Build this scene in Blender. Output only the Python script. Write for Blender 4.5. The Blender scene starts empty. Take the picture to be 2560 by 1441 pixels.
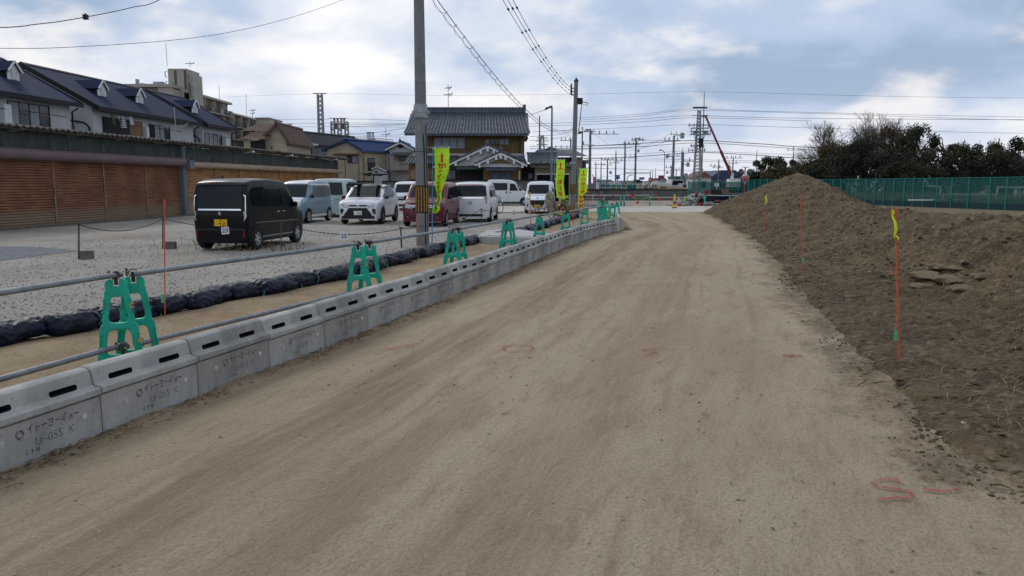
import bpy, bmesh, math, random
from math import sin, cos, pi, radians, atan2, sqrt, hypot, floor
from mathutils import Vector, Matrix, noise
from mathutils.bvhtree import BVHTree
random.seed(11)
S = bpy.context.scene
COL = S.collection
# ------------------------------------------------------------------ camera
FPX, HORI, EYE = 1900.0, 459.0, 1.66
PITCH = math.atan((720.5 - HORI) / FPX)
cam = bpy.data.cameras.new('camera'); camo = bpy.data.objects.new('camera', cam); COL.objects.link(camo)
cam.sensor_width = 36; cam.lens = FPX / 2560 * 36; cam.clip_end = 4000; cam.clip_start = .05
camo.location = (0, 0, EYE); camo.rotation_euler = (pi / 2 - PITCH, 0, 0)
S.camera = camo
def ray(u, v):
    r = (u - 1280) / FPX; up = (720.5 - v) / FPX
    return (r, cos(PITCH) + up * sin(PITCH), -sin(PITCH) + up * cos(PITCH))
def G(u, v, z=0.0):                      # point of the horizontal plane z seen at photo pixel (u, v)
    d = ray(u, v); t = (z - EYE) / d[2]; return Vector((d[0] * t, d[1] * t, z))
def P(u, v, Y):                          # point at distance Y seen at photo pixel (u, v)
    d = ray(u, v); t = Y / d[1]; return Vector((d[0] * t, Y, EYE + d[2] * t))
# ------------------------------------------------------------------ world
SUN_EL, SUN_AZ = radians(38), radians(-38)      # azimuth from +Y towards +X
W = bpy.data.worlds.new('World'); S.world = W; W.use_nodes = True
nt = W.node_tree; nt.nodes.clear(); N = nt.nodes.new; LK = nt.links.new
def math_node(op, a=None, b=None, c=None):
    n = N('ShaderNodeMath'); n.operation = op
    for i, x in enumerate((a, b, c)):
        if x is None: continue
        if isinstance(x, (int, float)): n.inputs[i].default_value = x
        else: LK(x, n.inputs[i])
    return n.outputs[0]
sky = N('ShaderNodeTexSky'); sky.sky_type = 'NISHITA'; sky.sun_disc = False
sky.sun_elevation = SUN_EL; sky.sun_rotation = SUN_AZ
tc = N('ShaderNodeTexCoord'); sp = N('ShaderNodeSeparateXYZ'); LK(tc.outputs['Generated'], sp.inputs[0])
zc = math_node('ADD', math_node('MAXIMUM', sp.outputs['Z'], 0.0), 0.34)
cx = math_node('DIVIDE', sp.outputs['X'], zc); cy = math_node('DIVIDE', sp.outputs['Y'], zc)
cb = N('ShaderNodeCombineXYZ'); LK(cx, cb.inputs[0]); LK(cy, cb.inputs[1]); LK(sp.outputs['Z'], cb.inputs[2])
def wnoise(scale, detail, rough, off, dist=0.0):
    mp = N('ShaderNodeMapping'); mp.inputs['Location'].default_value = off; LK(cb.outputs[0], mp.inputs[0])
    n = N('ShaderNodeTexNoise'); n.inputs['Scale'].default_value = scale; n.inputs['Detail'].default_value = detail
    n.inputs['Roughness'].default_value = rough; n.inputs['Distortion'].default_value = dist
    LK(mp.outputs[0], n.inputs['Vector']); return n.outputs['Fac']
def ramp(fac, stops, mode='EASE'):
    r = N('ShaderNodeValToRGB'); r.color_ramp.interpolation = mode
    e = r.color_ramp.elements
    while len(e) < len(stops): e.new(.5)
    for k, (p, c) in zip(e, stops):
        k.position = p; k.color = (*c, 1) if len(c) == 3 else c
    LK(fac, r.inputs[0]); return r.outputs[0]
def wmix(fac, a, b):
    m = N('ShaderNodeMix'); m.data_type = 'RGBA'
    if isinstance(fac, (int, float)): m.inputs[0].default_value = fac
    else: LK(fac, m.inputs[0])
    for s, x in ((6, a), (7, b)):
        if isinstance(x, tuple): m.inputs[s].default_value = (*x, 1)
        else: LK(x, m.inputs[s])
    return m.outputs[2]
big = wnoise(1.25, 6, .5, (3.1, 1.7, 0), .2)
fine = wnoise(2.6, 8, .52, (7.3, 2.2, 4.0), .15)
# layer one: body of the cloud deck, grey blue to pale grey
deck = ramp(big, [(.36, (3.0, 3.9, 5.3)), (.46, (4.1, 5.0, 6.5)), (.54, (6.0, 6.5, 7.4)), (.64, (8.3, 8.3, 8.5))])
# layer two: lit cream tops
lit = ramp(fine, [(.47, (0, 0, 0)), (.66, (1, 1, 1))])
bw = N('ShaderNodeRGBToBW'); LK(lit, bw.inputs[0]); litm = math_node('MULTIPLY', bw.outputs[0], .75)
c1 = wmix(litm, deck, (9.0, 8.5, 8.1))
# a little clear blue from the physical sky in the gaps
gap = ramp(wnoise(.45, 5, .5, (9.0, 4.0, 1.0)), [(.53, (0, 0, 0)), (.7, (1, 1, 1))])
bw2 = N('ShaderNodeRGBToBW'); LK(gap, bw2.inputs[0])
c2 = wmix(math_node('MULTIPLY', bw2.outputs[0], .3), c1, sky.outputs[0])
# pale lilac band near the horizon
hz = math_node('SUBTRACT', 1.0, math_node('MINIMUM', math_node('MULTIPLY', math_node('MAXIMUM', sp.outputs['Z'], 0.0), 7.0), 1.0))
c3 = wmix(math_node('MULTIPLY', math_node('POWER', hz, 1.6), .8), c2, (5.3, 5.75, 6.9))
bg = N('ShaderNodeBackground'); LK(c3, bg.inputs[0]); bg.inputs[1].default_value = 0.122
wo = N('ShaderNodeOutputWorld'); LK(bg.outputs[0], wo.inputs[0])
# ------------------------------------------------------------------ sun
sl = bpy.data.lights.new('sun', 'SUN'); sl.energy = 1.15; sl.angle = radians(14); sl.color = (1.0, .93, .84)
so = bpy.data.objects.new('sun', sl); COL.objects.link(so)
sd = Vector((sin(SUN_AZ) * cos(SUN_EL), cos(SUN_AZ) * cos(SUN_EL), sin(SUN_EL)))
so.rotation_euler = sd.to_track_quat('Z', 'Y').to_euler(); so.location = sd * 50
S.view_settings.view_transform = 'Standard'; S.view_settings.look = 'None'
S.view_settings.exposure = 0.0; S.view_settings.gamma = 1.0
S.cycles.use_adaptive_sampling = True; S.cycles.adaptive_threshold = 0.03
S.cycles.use_denoising = True; S.cycles.max_bounces = 6; S.cycles.transparent_max_bounces = 12
# ------------------------------------------------------------------ materials
MATS = {}
def mat(name, col, rough=.8, metal=0.0, var=None, vs=3.0, vstr=None, bump=0.0, bs=20.0, spec=.28, coat=0.0, trans=0.0,
        col3=None, v3s=25.0, v3r=(.55, .7), stretch=(1, 1, 1), alpha=1.0, emis=None):
    """principled material; var = second colour mixed in by noise of scale vs, col3 = third colour by finer noise"""
    if name in MATS: return MATS[name]
    m = bpy.data.materials.new(name); m.use_nodes = True; MATS[name] = m
    t = m.node_tree; b = t.nodes['Principled BSDF']
    b.inputs['Roughness'].default_value = rough; b.inputs['Metallic'].default_value = metal
    b.inputs['Specular IOR Level'].default_value = spec; b.inputs['Coat Weight'].default_value = coat
    b.inputs['Coat Roughness'].default_value = .08
    b.inputs['Transmission Weight'].default_value = trans; b.inputs['Alpha'].default_value = alpha
    b.inputs['Base Color'].default_value = (*col, 1)
    if emis: b.inputs['Emission Color'].default_value = (*emis[0], 1); b.inputs['Emission Strength'].default_value = emis[1]
    L = t.links.new
    tcn = t.nodes.new('ShaderNodeTexCoord'); mp = t.nodes.new('ShaderNodeMapping')
    mp.inputs['Scale'].default_value = stretch; L(tcn.outputs['Object'], mp.inputs[0])
    def nz(s, d=6, r=.6):
        n = t.nodes.new('ShaderNodeTexNoise'); n.inputs['Scale'].default_value = s; n.inputs['Detail'].default_value = d
        n.inputs['Roughness'].default_value = r; L(mp.outputs[0], n.inputs['Vector']); return n.outputs['Fac']
    def rmp(f, a, c):
        r = t.nodes.new('ShaderNodeMapRange'); r.inputs[1].default_value = a; r.inputs[2].default_value = c; L(f, r.inputs[0]); return r.outputs[0]
    def mx(f, a, c):
        x = t.nodes.new('ShaderNodeMix'); x.data_type = 'RGBA'; L(f, x.inputs[0])
        for s, q in ((6, a), (7, c)):
            if isinstance(q, tuple): x.inputs[s].default_value = (*q, 1)
            else: L(q, x.inputs[s])
        return x.outputs[2]
    cur = col
    if var: cur = mx(rmp(nz(vs), *(vstr or (.38, .62))), cur, var)
    if col3: cur = mx(rmp(nz(v3s, 3), *v3r), cur, col3)
    if not isinstance(cur, tuple): L(cur, b.inputs['Base Color'])
    if bump:
        bn = t.nodes.new('ShaderNodeBump'); bn.inputs['Strength'].default_value = min(bump, 1.0); bn.inputs['Distance'].default_value = .02 if bump <= 1 else .02 * bump
        L(nz(bs, 5, .65), bn.inputs['Height']); L(bn.outputs[0], b.inputs['Normal'])
    return m
# ------------------------------------------------------------------ mesh helpers
def tag(o, label=None, cat=None, group=None, kind=None):
    for k, x in (('label', label), ('category', cat), ('group', group), ('kind', kind)):
        if x: o[k] = x
    return o
def thing(name, label, cat, loc=(0, 0, 0), rz=0.0, group=None):
    o = bpy.data.objects.new(name, None); COL.objects.link(o); o.empty_display_size = .2
    o.location = loc; o.rotation_euler = (0, 0, rz); return tag(o, label, cat, group)
def link(name, me, parent=None, loc=None, rot=None):
    o = bpy.data.objects.new(name, me); COL.objects.link(o)
    if parent: o.parent = parent
    if loc is not None: o.location = loc
    if rot is not None: o.rotation_euler = rot
    return o
def copy_tree(o, parent=None):
    c = o.copy(); COL.objects.link(c)
    if parent: c.parent = parent
    for ch in [x for x in o.children]: copy_tree(ch, c)
    return c
class MB:
    def __init__(s): s.v = []; s.f = []; s.m = []
    def add(s, vs, fs, mi=0):
        k = len(s.v); s.v += [tuple(x) for x in vs]; s.f += [tuple(i + k for i in f) for f in fs]; s.m += [mi] * len(fs); return s
    def box(s, c, d, mi=0, rz=0.0, R=None):
        hx, hy, hz = d[0] / 2, d[1] / 2, d[2] / 2; R = R or Matrix.Rotation(rz, 3, 'Z'); c = Vector(c)
        vs = [c + R @ Vector((sx * hx, sy * hy, sz * hz)) for sz in (-1, 1) for sy in (-1, 1) for sx in (-1, 1)]
        return s.add(vs, [(0, 2, 3, 1), (4, 5, 7, 6), (0, 1, 5, 4), (2, 6, 7, 3), (0, 4, 6, 2), (1, 3, 7, 5)], mi)
    def bx(s, a, b, mi=0):               # box by two corners
        return s.box([(a[i] + b[i]) / 2 for i in range(3)], [abs(b[i] - a[i]) for i in range(3)], mi)
    def cyl(s, a, b, r0, r1=None, n=10, mi=0, cap=True):
        r1 = r0 if r1 is None else r1; a = Vector(a); b = Vector(b); d = (b - a).normalized()
        q = d.to_track_quat('Z', 'Y'); X = q @ Vector((1, 0, 0)); Y = q @ Vector((0, 1, 0))
        vs = [a + (X * cos(2 * pi * i / n) + Y * sin(2 * pi * i / n)) * r0 for i in range(n)] + [b + (X * cos(2 * pi * i / n) + Y * sin(2 * pi * i / n)) * r1 for i in range(n)]
        fs = [(i, (i + 1) % n, n + (i + 1) % n, n + i) for i in range(n)]
        if cap: fs += [tuple(range(n - 1, -1, -1)), tuple(range(n, 2 * n))]
        return s.add(vs, fs, mi)
    def bar(s, a, b, w, h=None, mi=0):
        h = h or w; a = Vector(a); b = Vector(b); d = b - a; q = d.to_track_quat('X', 'Z')
        return s.box((a + b) / 2, (d.length, w, h), mi, R=q.to_matrix())
    def tube(s, pts, r, n=6, mi=0, cap=True):
        pts = [Vector(p) for p in pts]; m = len(pts); rr = r if isinstance(r, (list, tuple)) else [r] * m; vs = []; fs = []
        for i, p in enumerate(pts):
            d = (pts[min(i + 1, m - 1)] - pts[max(i - 1, 0)]).normalized()
            q = d.to_track_quat('Z', 'Y'); X = q @ Vector((1, 0, 0)); Y = q @ Vector((0, 1, 0))
            if i and X.dot(pX) < .5:
                Y = d.cross(pX).normalized(); X = Y.cross(d).normalized()
            pX = X
            vs += [p + (X * cos(2 * pi * k / n) + Y * sin(2 * pi * k / n)) * rr[i] for k in range(n)]
        for i in range(m - 1):
            for k in range(n): fs.append((i * n + k, i * n + (k + 1) % n, (i + 1) * n + (k + 1) % n, (i + 1) * n + k))
        if cap: fs += [tuple(range(n - 1, -1, -1)), tuple(range((m - 1) * n, m * n))]
        return s.add(vs, fs, mi)
    def prism(s, poly, fn, d0, d1, mi=0):
        n = len(poly); vs = [fn(a, b, d0) for a, b in poly] + [fn(a, b, d1) for a, b in poly]
        return s.add(vs, [tuple(range(n - 1, -1, -1)), tuple(range(n, 2 * n))] + [(i, (i + 1) % n, n + (i + 1) % n, n + i) for i in range(n)], mi)
    def grid(s, nu, nv, fn, mi=0, flip=False):
        vs = [fn(i / nu, j / nv) for j in range(nv + 1) for i in range(nu + 1)]
        fs = []
        for j in range(nv):
            for i in range(nu):
                a = j * (nu + 1) + i; q = (a, a + 1, a + nu + 2, a + nu + 1)
                fs.append(q[::-1] if flip else q)
        return s.add(vs, fs, mi)
    def lathe(s, prof, n=20, fn=None, mi=0):
        fn = fn or (lambda x, y, z: (x, y, z)); m = len(prof); vs = []
        for k in range(n):
            a = 2 * pi * k / n
            for r, h in prof: vs.append(fn(r * cos(a), r * sin(a), h))
        fs = [(k * m + i, ((k + 1) % n) * m + i, ((k + 1) % n) * m + i + 1, k * m + i + 1) for k in range(n) for i in range(m - 1)]
        return s.add(vs, fs, mi)
    def blob(s, c, r, mi=0, seed=0, sub=1, jit=.25):
        bm = bmesh.new(); bmesh.ops.create_icosphere(bm, subdivisions=sub, radius=1); rnd = random.Random(seed)
        c = Vector(c); r = Vector(r) if not isinstance(r, (int, float)) else Vector((r, r, r)); ang = Matrix.Rotation(rnd.random() * 6.28, 3, 'Z')
        vs = []
        for v in bm.verts:
            q = v.co * (1 + rnd.uniform(-jit, jit)); vs.append(c + ang @ Vector((q.x * r.x, q.y * r.y, q.z * r.z)))
        fs = [tuple(x.index for x in f.verts) for f in bm.faces]; bm.free(); return s.add(vs, fs, mi)
    def build(s, name, mats, parent=None, loc=None, smooth=None, rot=None, fixn=True):
        me = bpy.data.meshes.new(name); me.from_pydata(s.v, [], s.f)
        if not isinstance(mats, (list, tuple)): mats = [mats]
        for x in mats: me.materials.append(x)
        if len(mats) > 1: me.polygons.foreach_set('material_index', s.m)
        if smooth:
            me.polygons.foreach_set('use_smooth', [True] * len(me.polygons)); me.set_sharp_from_angle(angle=radians(smooth))
        me.update(); return link(name, me, parent, loc, rot)
def curve_solid(loops, depth, bevel=0.0, xf=None):
    """filled 2D outlines (first outer, rest holes) given a thickness; returns mesh"""
    c = bpy.data.curves.new('tmp', 'CURVE'); c.dimensions = '2D'; c.fill_mode = 'BOTH'; c.extrude = depth / 2 - bevel; c.bevel_depth = bevel; c.bevel_resolution = 1
    c.offset = -bevel
    for lp in loops:
        sp_ = c.splines.new('POLY'); sp_.points.add(len(lp) - 1)
        for p_, q in zip(sp_.points, lp): p_.co = (q[0], q[1], 0, 1)
        sp_.use_cyclic_u = True
    o = bpy.data.objects.new('tmp', c); COL.objects.link(o)
    me = bpy.data.meshes.new_from_object(o.evaluated_get(bpy.context.evaluated_depsgraph_get()))
    bpy.data.objects.remove(o); bpy.data.curves.remove(c)
    if xf:
        for v in me.vertices: v.co = xf(*v.co)
    return me
_tx = {}
def text_mesh(body, size, depth=.0, align='CENTER', bold=0.0):
    c = bpy.data.curves.new('tmp', 'FONT'); c.body = body; c.size = size; c.extrude = depth; c.align_x = align; c.align_y = 'CENTER'; c.resolution_u = 3
    c.offset = bold * size
    o = bpy.data.objects.new('tmp', c); COL.objects.link(o)
    me = bpy.data.meshes.new_from_object(o.evaluated_get(bpy.context.evaluated_depsgraph_get()))
    bpy.data.objects.remove(o); bpy.data.curves.remove(c); return me
def text_mb(mb, body, size, fn, sx=1.0, mi=0, bold=0.0, ox=0.0, oz=0.0):
    """add lettering to an MB; fn(x, z) -> point"""
    me = text_mesh(body, size, bold=bold)
    xs = [v.co.x for v in me.vertices]
    mb.add([fn(v.co.x * sx + ox, v.co.y + oz) for v in me.vertices], [tuple(p.vertices) for p in me.polygons], mi)
    bpy.data.meshes.remove(me)
def setmat(me, *ms):
    me.materials.clear()
    for m in ms: me.materials.append(m)
    return me
ORD = ['first', 'second', 'third', 'fourth', 'fifth', 'sixth', 'seventh', 'eighth', 'ninth', 'tenth', 'eleventh', 'twelfth', 'thirteenth', 'fourteenth', 'fifteenth', 'sixteenth', 'seventeenth', 'eighteenth', 'nineteenth', 'twentieth']
TENS = {20: 'twenty', 30: 'thirty', 40: 'forty', 50: 'fifty', 60: 'sixty', 70: 'seventy', 80: 'eighty'}
def ordw(n):
    if n <= 20: return ORD[n - 1]
    t, r = n // 10 * 10, n % 10
    return TENS[t][:-1] + 'ieth' if r == 0 else TENS[t] + '-' + ORD[r - 1]
def lerp_path(pts):
    """piecewise linear y->x interpolation"""
    def f(y):
        if y <= pts[0][1]: a, b = pts[0], pts[1]
        elif y >= pts[-1][1]: a, b = pts[-2], pts[-1]
        else:
            for a, b in zip(pts, pts[1:]):
                if a[1] <= y <= b[1]: break
        t = (y - a[1]) / (b[1] - a[1]); return a[0] + t * (b[0] - a[0])
    return f
def along(pts, step):
    """points and headings every step along a polyline"""
    out = []; d = 0.0; nxt = 0.0
    for a, b in zip(pts, pts[1:]):
        L = hypot(b[0] - a[0], b[1] - a[1])
        while nxt <= d + L:
            t = (nxt - d) / L; out.append((a[0] + t * (b[0] - a[0]), a[1] + t * (b[1] - a[1]), atan2(b[1] - a[1], b[0] - a[0]))); nxt += step
        d += L
    return out
def nz(x, y, z=0.0, o=4): return noise.fractal(Vector((x, y, z)), .9, 2.1, o)
# ================================================================== SETTING
m_gravel = mat('gravel', (.41, .39, .35), .95, var=(.32, .285, .235), vs=.35, vstr=(.4, .65), col3=(.10, .10, .105), v3s=60, v3r=(.52, .70), bump=3.0, bs=26)
m_lotfar = mat('lot_soil', (.27, .235, .18), .95, var=(.20, .16, .12), vs=.9, col3=(.12, .10, .08), v3s=12, bump=1, bs=14)
m_strip = mat('sandy_soil', (.31, .235, .148), .97, var=(.23, .165, .10), vs=2.2, col3=(.15, .11, .065), v3s=30, v3r=(.56, .72), bump=1.4, bs=26, stretch=(1, .5, 1))
m_soil = mat('dug_soil', (.148, .110, .064), .97, var=(.078, .058, .037), vs=1.6, vstr=(.38, .60), col3=(.235, .19, .125), v3s=11, v3r=(.50, .72), bump=4, bs=17, spec=.15)
m_base = mat('ground_far', (.24, .21, .16), .95, var=(.17, .15, .10), vs=.05, col3=(.13, .13, .08), v3s=.6, bump=.6, bs=3)
m_pale = mat('pale_paving', (.46, .44, .40), .9, var=(.36, .34, .30), vs=.5, col3=(.27, .25, .22), v3s=6, v3r=(.58, .75), bump=.4, bs=12)
m_asph = mat('blue_asphalt', (.085, .10, .13), .85, var=(.11, .125, .15), vs=4, bump=.3, bs=60)
def road_material():
    m = bpy.data.materials.new('dirt_track'); m.use_nodes = True; t = m.node_tree; b = t.nodes['Principled BSDF']; L = t.links.new
    b.inputs['Roughness'].default_value = .96; b.inputs['Specular IOR Level'].default_value = .25
    uv = t.nodes.new('ShaderNodeUVMap'); uv.uv_map = 'UVMap'
    def noise_(sc, d, r, stretch):
        mp = t.nodes.new('ShaderNodeMapping'); mp.inputs['Scale'].default_value = stretch; L(uv.outputs[0], mp.inputs[0])
        n = t.nodes.new('ShaderNodeTexNoise'); n.inputs['Scale'].default_value = sc; n.inputs['Detail'].default_value = d; n.inputs['Roughness'].default_value = r
        L(mp.outputs[0], n.inputs['Vector']); return n.outputs['Fac']
    def M(op, a, c=None, e=None):
        n = t.nodes.new('ShaderNodeMath'); n.operation = op
        for i, x in enumerate((a, c, e)):
            if x is None: continue
            if isinstance(x, (int, float)): n.inputs[i].default_value = x
            else: L(x, n.inputs[i])
        return n.outputs[0]
    def MR(f, a, c):
        r = t.nodes.new('ShaderNodeMapRange'); r.interpolation_type = 'SMOOTHSTEP'; r.inputs[1].default_value = a; r.inputs[2].default_value = c; L(f, r.inputs[0]); return r.outputs[0]
    def MX(f, a, c):
        x = t.nodes.new('ShaderNodeMix'); x.data_type = 'RGBA'; L(f, x.inputs[0])
        for s, q in ((6, a), (7, c)):
            if isinstance(q, tuple): x.inputs[s].default_value = (*q, 1)
            else: L(q, x.inputs[s])
        return x.outputs[2]
    sp_ = t.nodes.new('ShaderNodeSeparateXYZ'); L(uv.outputs[0], sp_.inputs[0]); lat = sp_.outputs['X']
    wob = M('ADD', lat, M('MULTIPLY', M('SUBTRACT', noise_(.22, 3, .5, (.3, 1, 1)), .5), .7))
    def band(c, w):                      # band of churned soil along a wheel track
        return M('SUBTRACT', 1.0, MR(M('ABSOLUTE', M('SUBTRACT', wob, c)), w * .35, w))
    streak = noise_(4.5, 8, .7, (1, .09, 1)); patch = noise_(.55, 6, .6, (1, .35, 1)); spk = noise_(30, 4, .7, (1, .8, 1))
    thin = None
    for c_, w_ in ((.82, .07), (1.02, .05), (1.62, .06), (1.84, .05), (2.55, .06), (2.78, .06), (3.42, .06), (3.66, .05), (4.3, .07)):
        thin = band(c_, w_) if thin is None else M('MAXIMUM', thin, band(c_, w_))
    thin = M('MULTIPLY', thin, MR(noise_(1.1, 4, .6, (1, .25, 1)), .42, .62))
    tracks = M('MAXIMUM', M('MAXIMUM', M('MULTIPLY', band(1.28, .42), .95), M('MULTIPLY', band(2.15, .25), .5)), M('MAXIMUM', M('MULTIPLY', band(3.1, .5), .45), M('MULTIPLY', band(.12, .3), .8)))
    base = MX(MR(patch, .36, .66), (.395, .328, .226), (.328, .264, .174))
    base = MX(M('MULTIPLY', MR(noise_(1.3, 5, .6, (1, .45, 1)), .48, .68), .6), base, (.40, .335, .235))
    base = MX(M('MULTIPLY', thin, .42), base, (.215, .155, .095))
    base = MX(M('MULTIPLY', tracks, MR(streak, .30, .66)), base, (.215, .148, .09))
    base = MX(M('MULTIPLY', MR(noise_(9, 6, .7, (1, .5, 1)), .56, .72), .5), base, (.22, .17, .11))
    base = MX(M('MULTIPLY', MR(spk, .60, .70), .65), base, (.15, .12, .085))
    base = MX(M('MULTIPLY', MR(noise_(34, 3, .6, (1, 1, 1)), .66, .72), .8), base, (.50, .46, .38))
    uv2 = t.nodes.new('ShaderNodeUVMap'); uv2.uv_map = 'edge'; s2 = t.nodes.new('ShaderNodeSeparateXYZ'); L(uv2.outputs[0], s2.inputs[0])
    spill = M('SUBTRACT', M('ADD', noise_(2.2, 8, .75, (1, .7, 1)), M('MULTIPLY', noise_(14, 5, .7, (1, 1, 1)), .35)), M('MULTIPLY', s2.outputs['X'], .42))
    base = MX(M('MULTIPLY', MR(spill, .46, .74), .8), base, (.165, .123, .072)); base = MX(M('MULTIPLY', MR(M('MULTIPLY', spill, noise_(18, 6, .75, (1, 1, 1))), .30, .42), .7), base, (.085, .062, .038))
    grit = MR(noise_(55, 4, .8, (1, .7, 1)), .42, .66); base = MX(M('MULTIPLY', grit, .55), base, (.175, .130, .078))
    gr2 = MR(noise_(85, 3, .7, (1, 1, 1)), .58, .70); base = MX(M('MULTIPLY', gr2, .55), base, (.52, .46, .36))
    cl = MR(noise_(5, 9, .8, (1, .25, 1)), .47, .66); base = MX(M('MULTIPLY', cl, .55), base, (.20, .15, .095))
    L(base, b.inputs['Base Color'])
    bn = t.nodes.new('ShaderNodeBump'); bn.inputs['Strength'].default_value = 1; bn.inputs['Distance'].default_value = .035
    L(M('ADD', M('ADD', noise_(11, 8, .72, (1, .6, 1)), M('MULTIPLY', spk, .45)), M('MULTIPLY', noise_(2.4, 4, .6, (1, .3, 1)), 1.2)), bn.inputs['Height']); L(bn.outputs[0], b.inputs['Normal'])
    return m
def sheet(name, poly, z, m, kind='structure'):
    mb = MB(); mb.add([(x, y, z) for x, y in poly], [tuple(range(len(poly)))]); o = mb.build(name, m); return tag(o, kind=kind)
mb = MB(); mb.grid(24, 24, lambda a, b: ((a - .5) * 1800, -60 + b * 1300, -.03)); tag(mb.build('ground', m_base), kind='structure')

WALL = [(-3.42, 2.45), (-2.70, 4.85), (-1.62, 8.35), (-.93, 10.8), (-.03, 14.1), (1.19, 18.8), (2.41, 22.9), (4.0, 27.2)]
WALL2 = [(4.0, 27.2), (4.55, 32.4)]
xw = lerp_path([(-4.2, 0)] + WALL + WALL2)
EDGE = [(2.85, 1.0), (2.72, 2.6), (2.70, 3.86), (2.63, 4.2), (2.66, 4.63), (2.86, 5.6), (3.13, 6.74), (3.43, 8.0), (3.87, 9.94), (4.76, 13.1), (6.45, 19.7), (7.9, 26.3), (9.75, 35.9), (10.8, 43.5), (12.6, 48), (17, 51)]
xe = lerp_path(EDGE)
BAG1 = [(-6.3, 5.4), (-5.24, 7.63), (-4.8, 8.6), (-4.3, 9.8), (-3.55, 11.7), (-2.92, 13.3), (-2.33, 15.8), (-1.7, 18.3), (-.96, 21.3)]
BAG2 = [(-.35, 22.6), (.35, 24.9), (1.2, 28.5), (2.1, 32.5), (3.1, 37)]
xb = lerp_path(BAG1 + BAG2)
sheet('gravel_lot', [(-60, -5), (-10, -5), (-6.9, 4)] + [(x - .1, y) for x, y in BAG1] + [(x - .1, y) for x, y in BAG2] + [(3.4, 43.5), (-10, 43.5), (-60, 30)], -.018, m_gravel)
sheet('parking_soil', [(-30, 43.5), (-10, 43.5), (3.4, 43.5), (5, 66), (-30, 66)], -.014, m_lotfar)
mb = MB()
mb.grid(30, 160, lambda a, b: ((lambda Y: ((xb(Y) - .15) + a * (xw(Y) - .1 - xb(Y) + .15), Y, .006 + .035 * nz(a * 3, Y * .8, 5) * min(1, 4 * a * (1 - a) + .2) + .03 * max(0, 1 - abs(a - .12) / .1)))(2 + (b ** 1.6) * 41)))
tag(mb.build('sandy_verge', m_strip, smooth=60), kind='structure')
def roadpt(a, b):
    Y = 1.2 + (b ** 1.9) * 43.5; l0 = xw(Y) - .03; l1 = xe(Y) + .5
    if Y > 32.4: l0 = 4.5 - (Y - 32.4) * .25
    X = l0 + a * (l1 - l0); fade = min(1, a * 8) * min(1, (1 - a) * 8 + .3)
    z = .014 + .018 * nz(X * .55, Y * .35, 2) + .008 * nz(X * 3, Y * 2, 9)
    z += .030 * math.exp(-(a / .035) ** 2) * (.6 + .8 * nz(Y * 1.7, 3, 1))     # loose soil heaped against the blocks
    return (X, Y, z)
mb = MB(); NU, NV = 110, 330; mb.grid(NU, NV, roadpt)
road = mb.build('dirt_road', road_material(), smooth=70); tag(road, kind='structure')
road.data.uv_layers.new(name='UVMap'); road.data.uv_layers.new(name='edge'); uvl = road.data.uv_layers['UVMap']; uv2 = road.data.uv_layers['edge']
for lp in road.data.loops:
    co = road.data.vertices[lp.vertex_index].co; uvl.data[lp.index].uv = (co.x - xw(co.y) if co.y < 32 else co.x - 4.5, co.y); uv2.data[lp.index].uv = (max(0, xe(co.y) - co.x), co.y)
sheet('cross_road', [(-9, 44.0), (14, 44.0), (19, 50), (20, 56.5), (-12, 56.5)], .004, m_pale)
sheet('works_ground', [(-9, 56.5), (20, 56.5), (20, 66), (18, 75), (6.2, 75), (6, 60), (-9, 60)], .008, mat('works_soil', (.25, .20, .14), .95, var=(.36, .33, .28), vs=.6, vstr=(.45, .6), col3=(.12, .09, .06), v3s=3, bump=1, bs=6))
sheet('asphalt_patch', [tuple(G(*q)[:2]) for q in ((-900, 606), (0, 615), (100, 617), (195, 626), (0, 651), (-900, 860))], -.010, m_asph)
sheet('fence_verge', [(11, -6), (90, -6), (90, 90), (18.3, 90), (18.3, 57), (19.5, 50), (14.5, 44)], -.022, mat('verge_soil', (.115, .095, .055), .95, var=(.17, .135, .08), vs=.6, col3=(.07, .06, .035), v3s=3, bump=1.5, bs=8))
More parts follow.
